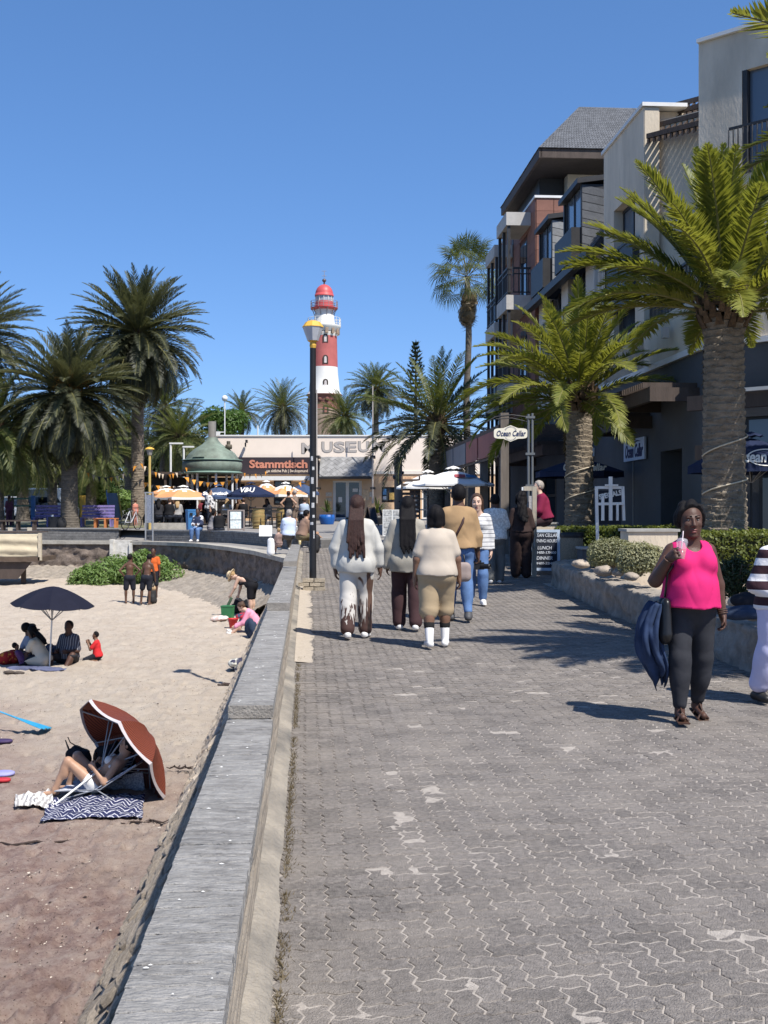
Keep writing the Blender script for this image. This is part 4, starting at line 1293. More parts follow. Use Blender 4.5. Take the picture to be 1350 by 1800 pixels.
for i,(v0,v1)in enumerate(((34.9,37.4),(39.2,41.4))):
 mb=MB()
 hbox(mb,8.3,11,v1-.12,v1,9.3,11.6);hbox(mb,8.3,11,v0,v0+.12,9.3,11.6)
 mb.slab([H(8.15,v0-.1,11.6),H(8.15,v1+.1,11.6),H(11,v1+.1,12.0),H(11,v0-.1,12.0)],H(0,0,.16)-H(0,0,0))
 dm=mb.build("dormer",M_darkmetal,hot)
 mb=MB()
 for k in range(9):
  z=9.3+k*.255
  mb.slab([H(8.32,v0-.002,z),H(10.9,v0-.002,z-.5),H(10.9,v0-.002,z-.26),H(8.32,v0-.002,z+.235)],H(0,-.018,0)-H(0,0,0))
 mb.build("cheek_slates",mat("pale_slate",(0.24,0.245,0.25),.8,.15,3,.3,isl=.15)if i else M_slate,dm)
 boxes("window_frame",M_frame,(8.36,8.44,v0+.12,v0+.24,9.4,11.6),(8.36,8.44,v1-.24,v1-.12,9.4,11.6),(8.36,8.44,(v0+v1)/2-.05,(v0+v1)/2+.05,9.4,11.6),parent=dm)
 boxes("pane",M_glassb,(8.39,8.41,v0+.24,(v0+v1)/2-.05,9.4,11.6),(8.39,8.41,(v0+v1)/2+.05,v1-.24,9.4,11.6),parent=dm)
 boxes("balcony_box",M_darkmetal,(8.0,8.06,v0+.05,v1-.05,9.3,10.3),(8.06,8.3,v0+.05,v0+.1,9.3,10.3),(8.06,8.3,v1-.1,v1-.05,9.3,10.3),parent=dm)
# red-brown clad block at the far end: panel by panel
boxes("red_block_core",mat("red_core",(0.13,0.06,0.045),.9),(8.53,9.9,43.03,51.0,5.13,13.35))
boxes("cap",M_cap,(8.45,9.95,42.95,51.05,13.36,13.45))
pl_sh={}
def cladpanel(u0,u1,v0,v1,z0,z1):
 key=(round(u1-u0,2),round(v1-v0,2),round(z1-z0,2))
 if key not in pl_sh:
  m=MB();m.box((0,0,0),(u1-u0,v1-v0,z1-z0));pl_sh[key]=m.mesh("cladding_panel",M_redpanel)
 link("cladding_panel",pl_sh[key],hot,tuple(H((u0+u1)/2,(v0+v1)/2,(z0+z1)/2)),(0,0,UA))
for r in range(17):
 z=5.14+r*.484
 cladpanel(8.53,9.17,42.99,43.028,z,z+.474);cladpanel(9.19,9.88,42.99,43.028,z,z+.474)
 for k in range(5):
  v=43.03+k*1.594+(0.3 if False else 0)
  if r in(3,4,5,6,9,10,11,12,13,14)and k==1:continue
  cladpanel(8.488,8.528,v,v+1.58,z,z+.474)
f=boxes("balcony_door",M_frame,(8.50,8.53,44.7,46.1,6.6,8.9),(8.50,8.53,44.7,46.1,9.6,12.2))
boxes("pane",M_glass,(8.48,8.495,44.8,45.35,6.7,8.8),(8.48,8.495,45.45,46.0,6.7,8.8),(8.48,8.495,44.8,45.35,9.7,12.1),(8.48,8.495,45.45,46.0,9.7,12.1),parent=f)
boxes("wall_slot",M_darkmetal,(8.47,8.487,47.6,47.78,11.4,12.9),(8.47,8.487,48.9,49.0,11.9,12.9))
# top storey with wide-eaved hipped slate roof
boxes("top_storey",M_stucco_l,(10.2,13,45.2,51,13.3,15.05))
boxes("top_windows",M_frame,(9.2,10.18,45.8,51,13.46,14.9))
boxes("soffit",mat("dark_soffit",(0.05,0.04,0.036),.8),(8.75,14,43.1,51.4,14.9,15.0))
boxes("fascia",M_brownwood,(8.66,14,42.96,43.08,14.86,15.2),(8.62,8.74,42.96,51.5,14.85,15.2))
mb=MB()
A,B_,C_,D_=H(8.6,42.9,15.2),H(14,42.9,15.2),H(14,46.2,17.9),H(10.9,46.2,17.9)
E_=H(8.6,51.6,15.2);F_=H(10.9,50,17.9)
mb.add([A,B_,C_,D_,E_,F_,H(14,51.6,15.2),H(14,50,17.9)],[(0,1,2,3),(4,0,3,5),(6,4,5,7),(3,2,7,5)])
mb.build("roof_deck",M_darkmetal,hot)
mb=MB();up=Vector((0,0,.012))
shingles(mb,A+up,B_+up,C_+up,D_+up,24,48,.014,seed=5)
shingles(mb,E_+up,A+up,D_+up,F_+up,24,48,.014,seed=6)
tag(mb.build("roof_shingles",M_slate,hot),kind='stuff')
# corner balconies on posts at the far end
for(u0,v0,v1,zt,zf)in((7.55,43.9,46.2,12.55,9.35),(7.72,47.8,50.2,12.2,8.95)):
 b=boxes("balcony",M_slab,(u0,8.485,v0,v1,zf,zf+.55))
 boxes("balcony_roof",M_slab,(u0,8.485,v0,v1,zt,zt+.5),parent=b);boxes("lower_balcony_slab",M_slab,(u0,8.485,v0,v1,zf-3.2,zf-2.7),parent=b)
 mb=MB()
 for(u,v)in((u0+.06,v0+.06),(u0+.06,v1-.18),(u0+.06,(v0+v1)/2)):
  hbox(mb,u,u+.11,v,v+.11,zf+.55,zt);hbox(mb,u,u+.11,v,v+.11,zf-2.7,zf);hbox(mb,u,u+.11,v,v+.11,G(45),zf-3.2)
 mb.build("posts",M_darkmetal,b)
 for z in(zf+.55,zf-2.7):
  mb=MB()
  hbox(mb,u0+.04,u0+.09,v0,v1,z+1.0,z+1.07);hbox(mb,u0+.04,8.48,v0+.03,v0+.08,z+1.0,z+1.07)
  hbox(mb,u0+.04,u0+.09,v0,v1,z+.8,z+.84);hbox(mb,u0+.04,u0+.09,v0,v1,z+.1,z+.14);hbox(mb,u0+.092,8.48,v0+.03,v0+.08,z+.1,z+.14);hbox(mb,u0+.092,8.48,v0+.03,v0+.08,z+.8,z+.84)
  for k in range(10):
   v=v0+(v1-v0)*(k+.5)/10;hbox(mb,u0+.05,u0+.08,v,v+.03,z+.14,z+1.0)
  for k in range(5):
   u=u0+(8.48-u0)*(k+.5)/5;hbox(mb,u,u+.03,v0+.04,v0+.07,z+.14,z+1.0)
  mb.build("railing",M_darkmetal,b)
boxes("downpipe",M_slab,(8.3,8.4,33.3,33.4,5.3,9.0))
# ---- angled right-hand wing (turned towards the viewer)
def wing(name,m,p0,dx,dy,t0,t1,z0,z1,depth,parent=None):
 p0=Vector((*p0,0));t=Vector((dx,dy,0)).normalized();n=Vector((-t.y,t.x,0))
 mb=MB();a=p0+t*t0;b=p0+t*t1
 q=[a,b,b+n*depth,a+n*depth]
 mb.hexa([hinv@(p+Vector((0,0,z0)))for p in q]+[hinv@(p+Vector((0,0,z1)))for p in q])
 return mb.build(name,m,parent or hot)
WD=(.725,-.689)
P1=(7.15,26.5)
wing("wing_wall",M_stucco,P1,*WD,0,1.05,5.15,12.28,7)
wing("wing_wall",M_stucco,P1,*WD,1.05,4.5,11.4,12.28,7)
wing("wing_wall",M_stucco,P1,*WD,1.05,4.5,5.15,9.0,7)
wing("wing_wall",M_stucco,P1,*WD,1.05,4.5,9.0,11.4,6.5).location=(.36,.34,0)
f=wing("window",M_frame,P1,*WD,1.07,1.17,9.0,11.4,.2)
wing("pane",M_glassb,P1,*WD,1.17,4.4,9.0,11.4,.1,f).location=(.1,.09,0)
wing("cap",M_cap,(7.08,26.44),*WD,0,5,12.285,12.37,7)
wing("balcony_slab",M_stucco,(6.85,26.2),*WD,.85,5,8.75,8.98,0.3)
t_=Vector((*WD,0)).normalized();n_=Vector((-t_.y,t_.x,0))
def wrail(p0,t0,t1,z,name="railing",step=.11):
 mb=MB();p0=Vector((*p0,0))
 k=t0
 while k<t1:
  p=p0+t_*k;mb.box(hinv@(p+Vector((0,0,z+.5))),(.025,.025,1.0));k+=step
 for zz in(z+1.0,z+.06):
  a,b=p0+t_*t0,p0+t_*t1
  q=[a,b,b+n_*.05,a+n_*.05]
  mb.hexa([hinv@(p+Vector((0,0,zz)))for p in q]+[hinv@(p+Vector((0,0,zz+.055)))for p in q])
 mb.build(name,M_darkmetal,hot)
wrail((6.83,26.1),.95,5,8.98)
wrail((6.9,24.95),1.0,5,6.35)
# recessed wall and slatted canopy between the wing and the beige block
P2=(6.98,29.72)
wing("recess_wall",M_stucco_l,P2,*WD,.0,3.0,5.3,11.6,6)
mb=MB()
for k in range(15):
 t=.02+k*.16
 a=Vector((6.6,29.35,0))+t_*t;
 mb.hexa([hinv@(a+Vector((0,0,10.9+.0))),hinv@(a+t_*.05+Vector((0,0,10.9))),hinv@(a+t_*.05+n_*1.5+Vector((0,0,12.1))),hinv@(a+n_*1.5+Vector((0,0,12.1)))]+[hinv@(a+Vector((0,0,11.02))),hinv@(a+t_*.05+Vector((0,0,11.02))),hinv@(a+t_*.05+n_*1.5+Vector((0,0,12.22))),hinv@(a+n_*1.5+Vector((0,0,12.22)))])
for s in(0,.5,1.0,1.45):
 a=Vector((6.6,29.35,0))+n_*s;z=11.05+.8*s
 q=[a,a+t_*2.5,a+t_*2.5+n_*.07,a+n_*.07]
 mb.hexa([hinv@(p+Vector((0,0,z)))for p in q]+[hinv@(p+Vector((0,0,z+.12)))for p in q])
mb.build("slatted_canopy",M_brownwood,hot)
wrail((6.8,29.4),.9,2.6,7.4)
# lower wing: upstand band, white string, dark wall, ribbon window, timber beams
P3=(6.85,24.75)
wing("wing_ground_wall",M_stucco_d,P3,*WD,0.05,6,0,3.0,6)
wing("wing_ground_wall",M_stucco_d,P3,*WD,0.05,6,3.62,5.12,6)
wing("wing_upstand",M_stucco_l,P3,*WD,0.05,6,5.26,6.32,.3)
wing("string_course",M_cap,(6.8,24.7),*WD,0,6,5.13,5.25,6)
f=wing("ribbon_window",M_frame,(6.95,24.85),*WD,.05,6,3.0,3.62,.2)
for k in range(4):
 wing("pane",M_glassb,(6.92,24.82),*WD,.9+k*.85,1.6+k*.85,3.06,3.56,.04,f)
for k,(z,t0,o_)in enumerate(((3.75,.0,.5),(2.72,.3,.35))):
 wing("timber_beam",M_brownwood,(P3[0]-.55*(1+.2*k),P3[1]-.5),*WD,t0,6,z,z+.3,.16)
wing("light_strip",M_cap,(P3[0]-.62,P3[1]-.58),*WD,0.6,6,4.06,4.13,.1)
# restaurant glass front of the lower wing
f=wing("shop_window",M_frame,(6.8,24.68),*WD,1.2,5,.9,2.6,.05)
for k in range(4):
 wing("pane",M_glass,(6.77,24.65),*WD,1.3+k*.9,2.1+k*.9,1.0,2.5,.02,f)
# pergolas over the cellar door
def slatpergola(v0,v1,z,u0,n):
 mb=MB()
 hbox(mb,u0,u0+.12,v0,v1,z,z+.32);hbox(mb,u0+.122,8.5,v0,v0+.1,z,z+.3);hbox(mb,u0+.122,8.5,v1-.1,v1,z,z+.3)
 for k in range(n):
  v=v0+.1+(v1-v0-.2)*(k+.5)/n
  hbox(mb,u0-.12,8.49,v-.03,v+.03,z+.302,z+.42)
 mb.build("timber_canopy",M_brownwood,hot)
slatpergola(24.8,27.7,4.05,7.4,18)
slatpergola(28.3,31.6,3.72,7.75,16)
slatpergola(34.4,43.0,3.35,7.0,34)
boxes("wall_lamp",M_cap,(8.3,8.48,34.0,34.2,3.3,3.55))
boxes("conduit",M_slab,(8.47,8.485,29.9,29.92,0.5,3.5))
# little box light on the band
boxes("wall_lamp",M_slab,(8.25,8.39,26.6,26.75,5.7,5.95))
# ---- sign on the charcoal wall, hanging oval sign
M_signw=mat("sign_white",(0.74,0.72,0.64),.5,.04,3)
M_navy=mat("navy_print",(0.02,0.03,0.10),.6,.1,3)
sg=thing("wall_sign","white rectangular board lettered Ocean Cellar on the charcoal wall","sign",tuple(uv(8.43,29.6,3.26)),UA-R(90))
m=MB();m.box((0,0,0),(1.9,.05,.56));m.build("board",mat("sign_pale_blue",(0.52,0.58,0.70),.5,.03),sg)
text("lettering","Ocean Cellar",.46,M_navy,sg,(0,-.03,-.05),(R(90),0,0),.004,.012,.25,width=1.62)
m=MB();m.tube([(-.6,-.03,.17),(-.45,-.03,.21),(-.25,-.03,.17)],[.008,.02,.006],6);m.tube([(.1,-.03,.17),(.3,-.03,.21),(.6,-.03,.19)],[.008,.02,.006],6);m.build("swash",M_navy,sg)
pp=gp(932,1000);pp=Vector(((932-675)/F*25.5,25.5,G(25.5)))
sp_=thing("hanging_sign","cream oval sign lettered Ocean Cellar hanging from a grey post bracket","sign",tuple(pp))
m=MB()
zt=at(932,728,25.5).z-pp.z
m.tube([(-.04,0,0),(-.04,0,zt)],.028,8);m.tube([(.045,0,0),(.045,0,zt+.02)],.028,8)
for z in(zt*.55,zt*.75,zt*.98):m.box((0,0,z),(.2,.08,.05))
m.build("post",mat("grey_post",(0.13,0.14,0.15),.5,.1,3),sp_)
m=MB();zb=at(932,735,25.5).z-pp.z
m.tube([(-.05,0,zb+.02),(-.4,0,zb+.07),(-.75,0,zb+.03),(-.98,0,zb-.1)],[.016]*4,6);m.tube([(-.05,0,zb-.08),(-.4,0,zb+.0),(-.75,0,zb-.02)],[.012]*3,6)
m.tube([(-.18,0,zb),(-.18,0,zb-.14)],.008,5);m.tube([(-.68,0,zb+.03),(-.68,0,zb-.14)],.008,5)
m.build("bracket",M_darkmetal,sp_)
m=MB();zs=at(932,762,25.5).z-pp.z
pts=[]
for i in range(64):
 a=6.2832*i/64
 x,z=math.cos(a),math.sin(a)
# horizontal bar with rounded ends joined to a round middle
 bx=.365*abs(x)**.35*(1 if x>0 else-1);bz=.115*abs(z)**.35*(1 if z>0 else-1)
 cx,cz=.185*x,.18*z
 if bx*bx+bz*bz>cx*cx+cz*cz:pts.append((bx,bz))
 else:pts.append((cx,cz))
m.slab([Vector((-.43+x,-.02,zs+z))for x,z in pts],Vector((0,.04,0)))
m.build("board",mat("sign_cream",(0.80,0.74,0.60),.5,.03),sp_)
text("lettering","Ocean Cellar",.17,M_navy,sp_,(-.43,-.024,zs-.005),(R(90),0,0),.003,.003,.28,width=.64)
for i,(tx,rr,up_)in enumerate((("SWAKOPMUND",.125,1),("PIER'S",.13,-1))):
 n=len(tx)if up_==1 else 6
m=MB()
for k in range(11):
 a=R(150-12*k);m.box((-.43+.135*math.cos(a),-.0225,zs+.135*math.sin(a)+.012),(.012,.005,.02),M=Matrix.Translation((-.43+.135*math.cos(a),-.0225,zs+.012+.135*math.sin(a)))@Matrix.Rotation(-(a-R(90)),4,'Y'))
for k in range(9):
 a=R(-142+13*k);m.box((0,0,0),(.012,.005,.018),M=Matrix.Translation((-.43+.135*math.cos(a),-.0225,zs-.012+.135*math.sin(a)))@Matrix.Rotation(-(a-R(90)),4,'Y'))
m.build("small_print",M_navy,sp_)
# ================================================================== LIGHTHOUSE
LD=130.0
def lz_(py):return at(0,py,LD).z
lx=at(566,0,LD).x
lb=G(67)
lh=thing("lighthouse","red and white banded lighthouse tower with red domed lantern","lighthouse",(lx+.25,LD,lb))
M_lred=mat("lighthouse_red",(0.50,0.085,0.085),.45,.12,1.5);M_lredf=mat("faded_red",(0.42,0.115,0.105),.8,.15,.7,.2)
M_lwhite=mat("lighthouse_white",(0.72,0.70,0.66),.8,.08,.6,.2);M_lbrick=mat("lighthouse_brick",(0.30,0.13,0.10),.85,.2,1.2,.4,8)
M_lstone=mat("lighthouse_stone",(0.30,0.22,0.16),.9,.3,2,.5,8)
def Z(py):return lz_(py)-lb
px=LD/F
bands=[("stone_base",M_lstone,[(1.95,0),(1.85,Z(720))]),("brick_base",M_lbrick,[(1.85,Z(720)),(1.72,Z(706)),(1.82,Z(704)),(1.82,Z(697)),(2.02,Z(696)),(2.02,Z(694))]),("white_band",M_lwhite,[(1.95,Z(694)),(1.72,Z(688)),(1.55,Z(660)),(1.50,Z(646))]),("red_band",M_lredf,[(1.50,Z(646)),(1.42,Z(592))]),("white_neck",M_lwhite,[(1.42,Z(592)),(1.48,Z(589)),(1.52,Z(585))]),("gallery",M_lwhite,[(1.55,Z(584)),(1.80,Z(577)),(1.86,Z(575)),(1.86,Z(573))]),("upper_drum",M_lwhite,[(1.20,Z(573)),(1.08,Z(555)),(1.02,Z(552)),(1.02,Z(545))]),("lantern_deck",M_lred,[(1.02,Z(545)),(1.52,Z(543)),(1.52,Z(541.5))]),("lantern_base",M_lred,[(1.0,Z(541.5)),(1.0,Z(530.5))]),("dome",M_lred,[(1.06,Z(521)),(1.06,Z(518))]+[(1.0*math.cos(a),Z(518)+(Z(500)-Z(518))*math.sin(a))for a in[i*math.pi/2/10 for i in range(11)]])]
for n,m_,pr in bands:
 m=MB();m.lathe(pr,n=40);m.build(n,m_,lh)
m=MB();m.lathe([(.93,Z(530.5)),(.93,Z(521))],n=24,cap=False);m.build("lantern_glass",glass("lantern_glass",(.35,.38,.42),.08),lh)
m=MB()
for k in range(12):
 a=k*math.pi/6;m.tube([(.96*math.cos(a),.96*math.sin(a),Z(530.5)),(.96*math.cos(a),.96*math.sin(a),Z(521))],.045,5)
m.build("lantern_mullions",M_lwhite,lh)
M_rail=mat("rail_grey",(0.30,0.27,0.28),.6,.1)
def ring_rail(r,z0,z1,n,mm,name,nb=2):
 m=MB()
 for k in range(n):
  a=6.283*k/n;m.tube([(r*math.cos(a),r*math.sin(a),z0),(r*math.cos(a),r*math.sin(a),z1)],.03,4)
 for j in range(nb+1):
  z=z0+(z1-z0)*(j+.6)/(nb+.6)
  m.tube([(r*math.cos(6.283*k/32),r*math.sin(6.283*k/32),z)for k in range(33)],.022,4,cap=False)
 m.build(name,mm,lh)
ring_rail(1.5,Z(541.5),Z(530),16,M_rail,"lantern_railing");ring_rail(1.82,Z(573),Z(560),18,M_lwhite,"gallery_railing",2)
m=MB()
for k in range(10):
 a=6.283*k/10;c,s=math.cos(a),math.sin(a)
 m.tube([(1.48*c,1.48*s,Z(543.5)),(1.25*c,1.25*s,Z(547)),(1.05*c,1.05*s,Z(556))],.05,5)
m.build("deck_brackets",M_rail,lh)
m=MB()
for k in range(14):
 a=6.283*(k+.5)/14;m.box((0,0,0),(.34,.25,.62),M=Matrix.Translation((1.6*math.sin(a),-1.6*math.cos(a),Z(583.5)))@Matrix.Rotation(a,4,'Z'))
m.build("gallery_arches",M_lstone,lh)
m=MB()
for k in range(14):
 a=6.283*(k+.5)/14;m.ball((1.72*math.sin(a),-1.72*math.cos(a),Z(704)),(.26,.26,.3),8,6)
m.build("base_arches",mat("arch_shade",(0.16,0.07,0.055),.9),lh)
for(py,r)in((598,1.43),(635,1.5),(677,1.62),(722,1.85)):
 ang=R(8)
 m=MB();w,h=.30,.75
 o=[(-w,-h*.6),(w,-h*.6)]+[(w*math.cos(a),h*.3+w*math.sin(a))for a in[i*math.pi/8 for i in range(9)]]
 M=Matrix.Rotation(ang,4,'Z')@Matrix.Translation((0,-r-.03,Z(py)))
 m.slab([M@Vector((x,0,z))for x,z in o],M.to_3x3()@Vector((0,.4,0)))
 f=m.build("window",mat("window_surround_dark",(0.06,0.045,0.04),.9),lh)
 m=MB();m.slab([M@Vector((x*.45,-.02,z*.75-.02))for x,z in o],M.to_3x3()@Vector((0,.02,0)));m.build("pane",mat("shutter_pale",(.55,.5,.48),.7)if py<700 else M_lbrick,f)
m=MB();m.lathe([(.09,Z(500)),(.09,Z(496)),(.2,Z(494.8)),(.24,Z(493)),(.2,Z(491)),(.05,Z(489.8))],n=14);m.build("finial_ball",mat("bronze_ball",(0.12,0.09,0.10),.4,.1),lh)
m=MB();m.tube([(0,0,Z(490)),(0,0,Z(476))],.03,5);m.tube([(-.27,0,Z(485)),(.27,0,Z(485))],.03,5);m.tube([(0,-.27,Z(485)),(0,.27,Z(485))],.03,5);m.tube([(-.3,0,Z(476.5)),(.25,0,Z(476.5))],.025,5)
m.build("weather_vane",M_rail,lh)
# ================================================================== MUSEUM
MD=67.0
gz=G(67)
M_cream=mat("museum_cream",(0.80,0.69,0.59),.9,.05,.6,.2,14);M_peach=mat("museum_peach",(0.68,0.46,0.28),.9,.07,.7,.2,14)
M_wht=mat("white_gloss",(0.72,0.72,0.70),.5,.05,3)
mu=thing("museum","low cream and peach museum building lettered MUSEUM across its parapet","museum",tuple(at(600,0,MD).xy)+(gz,))
minv=Matrix.Translation(mu.location).inverted()
def Mx(px_):return at(px_,0,MD).x-mu.location.x
def Mz(py_):return at(0,py_,MD).z-gz
def mbx(mb,x0_,x1_,y0_,y1_,z0_,z1_):
 mb.hexa([Vector((x0_,y0_,z0_)),Vector((x1_,y0_,z0_)),Vector((x1_,y1_,z0_)),Vector((x0_,y1_,z0_)),Vector((x0_,y0_,z1_)),Vector((x1_,y0_,z1_)),Vector((x1_,y1_,z1_)),Vector((x0_,y1_,z1_))])
def mpart(name,m_,*bs,parent=None):
 mb=MB()
 for b in bs:mbx(mb,*b)
 return mb.build(name,m_,parent or mu)
XL,XR=Mx(372),Mx(965)
zt,zm=Mz(767),Mz(831)
mpart("upper_wall",M_cream,(XL,XR,0,9,zm,zt))
mpart("coping",M_wht,(XL-.05,XR,-.06,9,zt+.002,zt+.08))
mpart("plinth_band",mat("cream_band",(0.72,.66,.58),.9,.05),(XL,XR,-.06,-.003,zm-.08,zm+.1))
# lower wall with door and window openings
ops=[(Mx(481),Mx(512),.9,Mz(845)),(Mx(585),Mx(636),0,Mz(845)),(Mx(671),Mx(695),Mz(883),Mz(856)),(Mx(720),Mx(738),Mz(900),Mz(862)),(Mx(402),Mx(430),0,Mz(850)),(Mx(742),Mx(762),0,Mz(860))]
ops.sort()
bs=[];x=XL
for(a,b,z0_,z1_)in ops:
 bs.append((x,a,0,.4,0,zm-.003));bs.append((a,b,0.002,.4,z1_,zm-.003))
 if z0_>0:bs.append((a,b,0.002,.4,0,z0_))
 x=b
bs.append((x,XR,0,.4,0,zm-.003))
mpart("lower_wall",M_peach,*bs)
for i,(a,b,z0_,z1_)in enumerate(ops):
 mid=(a+b)/2;wd=b-a
 door=wd>1.2 and z0_==0
 fm=M_wht if z0_==0 and a>0-1.0 else M_brownwood
 t=.16 if door else .07
 f=mpart("door_frame" if z0_==0 else "window_frame",fm,(a,a+t,.1,.2,z0_,z1_),(b-t,b,.1,.2,z0_,z1_),(a+t,b-t,.1,.2,z1_-t*.6,z1_),(mid-t*.55,mid+t*.55,.1,.2,z0_,z1_-t*.6),*([(a+t,b-t,.1,.2,z0_,z0_+.1)]if z0_>0 else[(a+t,b-t,.1,.2,z0_,z0_+.18)]))
 mpart("pane",M_glass,(a+t,mid-t*.55,.14,.16,z0_+.1,z1_-t*.6),(mid+t*.55,b-t,.14,.16,z0_+.1,z1_-t*.6),parent=f)
 if door and a>-1:
  mpart("notice",M_wht,(mid-.52,mid-.30,.13,.138,1.05,1.35),(mid+.3,mid+.6,.13,.138,1.65,1.85),parent=f)
# posters beside the ticket window
for x_,z_,w_,h_,c_ in((676,866,.2,.42,(.10,.25,.45)),(676,874,.2,.25,(.5,.55,.6)),(689,872,.3,.4,(.62,.40,.12)),(578,869,.34,.22,(.6,.55,.48)),(578,878,.34,.2,(.5,.44,.36)),(643,870,.4,.62,(.66,.5,.33)),(653,869,.22,.28,(.62,.58,.5))):
 m=MB();m.box((Mx(x_),-.02,Mz(z_)),(w_,.03,h_));m.build("poster",mat("poster_%d_%d"%(x_,z_),c_,.6,.25,9),mu)
# lettering
M_let=mat("letter_grey",(0.42,0.385,0.36),.7,.05);M_leto=mat("letter_outline",(0.10,0.09,0.085),.7,.05)
for i,ch in enumerate("MUSEUM"):
 cx_=Mx((541,575,596,616,639,666)[i]);cz=Mz((789,787,787,786.5,786,785)[i])
 wd=.60 if ch!='M' else .68
 a_=text("letter",ch,.82,M_leto,mu,(cx_,-.008,cz),(R(90),0,0),.004,.034,width=wd+.05)
 text("letter_face",ch,.82,M_let,mu,(cx_,-.016,cz),(R(90),0,0),.006,.022,width=wd)
text("wall_script","brauhaus am Eck",.42,mat("faded_script",(0.58,0.33,0.20),.9,.05),mu,(Mx(705),-.006,Mz(841)),(R(90),0,0),.002,0.006,.2,width=Mx(742)-Mx(671))
# slate hood over the entrance: diamond slates
xa,xb=Mx(564),Mx(655);za,zb=Mz(839),Mz(804)
mb=MB();mb.hexa([Vector((xa,-1.5,za)),Vector((xb,-1.5,za)),Vector((xb,0,za)),Vector((xa,0,za)),Vector((xa+.05,-.35,zb)),Vector((xb-.05,-.35,zb)),Vector((xb-.05,0,zb)),Vector((xa+.05,0,zb))])
mb.build("entrance_hood",mat("hood_slate",(0.20,0.20,0.20),.8,.2,3),mu)
mb=MB();q=random.Random(4)
A=Vector((xa,-1.51,za));U=Vector((xb-xa,0,0));V=Vector((0,1.16,zb-za));nn=U.cross(V).normalized()
if nn.y>0:nn=-nn
NX,NY=9,4.5
for r in range(-1,10):
 for c_ in range(-1,11):
  cx_,cy_=(c_+.5*(r%2))/NX,(r*.5)/NY
  p=[(cx_-.5/NX*.97,cy_),(cx_,cy_-.5/NY*.97),(cx_+.5/NX*.97,cy_),(cx_,cy_+.5/NY*.97)]
  p=[(min(1,max(0,x)),min(1,max(0,y)))for x,y in p]
  if len(set(p))<4 or max(x for x,y in p)-min(x for x,y in p)<.02 or max(y for x,y in p)-min(y for x,y in p)<.04:continue
  h=q.uniform(.01,.03)
  pts=[A+U*x+V*y for x,y in p]
  ar=sum(p[i][0]*p[(i+1)%4][1]-p[(i+1)%4][0]*p[i][1]for i in range(4))
  m=MB();m.slab(pts,nn*h);m.build("slate",mat("hood_slate_b",(0.24,0.235,0.23),.8,.2,3,.3,20,obr=.2),mu)
mpart("hood_edge",M_darkmetal,(xa-.03,xb+.03,-1.56,-1.46,za-.12,za-.003),(xa-.02,xb+.02,-1.46,-.003,za-.1,za-.005))
# Stammtisch fascia board
xa,xb=Mx(418),Mx(560)
bd=mpart("name_board",mat("board_brown_black",(0.035,0.026,0.032),.6,.1),(xa,xb,-.12,-.005,Mz(834),Mz(804)))
M_org=mat("board_orange",(0.52,0.21,0.14),.6,.05)
text("lettering","Stammtisch",.62,M_org,mu,(Mx(490),-.14,Mz(816.5)),(R(90),0,0),.012,.022,0,width=Mx(541)-Mx(439))
text("lettering","gem\u00fctliche Pub | Swakopmund",.22,mat("board_cream",(.55,.45,.36),.6,.05),mu,(Mx(505),-.14,Mz(828)),(R(90),0,0),.008,.006,0,width=Mx(541)-Mx(468))
mpart("terrace_awning",M_wht,(Mx(418),Mx(560),-1.1,-.13,Mz(845),Mz(838)))
# roof floodlights, cctv
mpart("floodlight",M_darkmetal,(Mx(433),Mx(436.5),-.5,-.2,Mz(779),Mz(774)),(Mx(431.5),Mx(434),-.4,-.32,Mz(786),Mz(779)))
# flagpoles clamped to the front
for px_,top,lab in((559,685,"slim flagpole on the museum front left of the entrance hood, partly behind the lamp post"),(655.5,678,"slim flagpole clamped to the museum front at the right end of the slate hood")):
 p=at(px_,0,MD-.5);o=thing("flagpole",lab,"flagpole",(p.x,MD-1.75,gz+Mz(885)))
 m=MB();hh=at(0,top,MD-1.75).z-gz-Mz(885);m.tube([(0,0,0),(0,0,hh)],[.055,.03],8);m.build("pole",mat("pole_grey",(.42,.38,.34),.6,.1),o)
 m=MB();m.box((0,.8,Mz(805)-Mz(885)),(.3,1.7,.12));m.box((0,.8,Mz(859)-Mz(885)),(.3,1.7,.1));m.build("clamp",M_darkmetal,o)
# copper brewing kettle kiosk in front of the museum's left end
KD=62.0
kx=at(373,0,KD).x;kg=G(KD)
def Kz(py_):return at(0,py_,KD).z-kg
kr=KD/F
ko=thing("copper_kettle_bar","green weathered copper brewing kettle dome with chimney pipe roofing the cafe bar","kiosk",(kx,KD,kg))
M_cop=mat("copper_patina",(0.125,0.145,0.118),.65,.35,1.4,.4,12,spec=.4,col2=(0.21,0.265,0.215));M_cop2=mat("fresh_patina",(.18,.27,.225),.6,.3,1.2)
m=MB();m.lathe([(49*kr,Kz(829)),(52*kr,Kz(824)),(52.5*kr,Kz(815)),(50*kr,Kz(811)),(47*kr,Kz(809)),(46*kr,Kz(806)),(40*kr,Kz(797)),(30*kr,Kz(789)),(17*kr,Kz(781)),(11*kr,Kz(774)),(9*kr,Kz(769))],n=48);m.build("dome",M_cop,ko)
m=MB();m.lathe([(52.9*kr,Kz(810)),(53.3*kr,Kz(809.3)),(52.9*kr,Kz(808.6)),(46*kr,Kz(808.3))],n=48,cap=False);m.lathe([(50*kr,Kz(833)),(54*kr,Kz(832.5)),(54*kr,Kz(830.5)),(49*kr,Kz(829))],n=48);m.build("rim",M_cop2,ko)
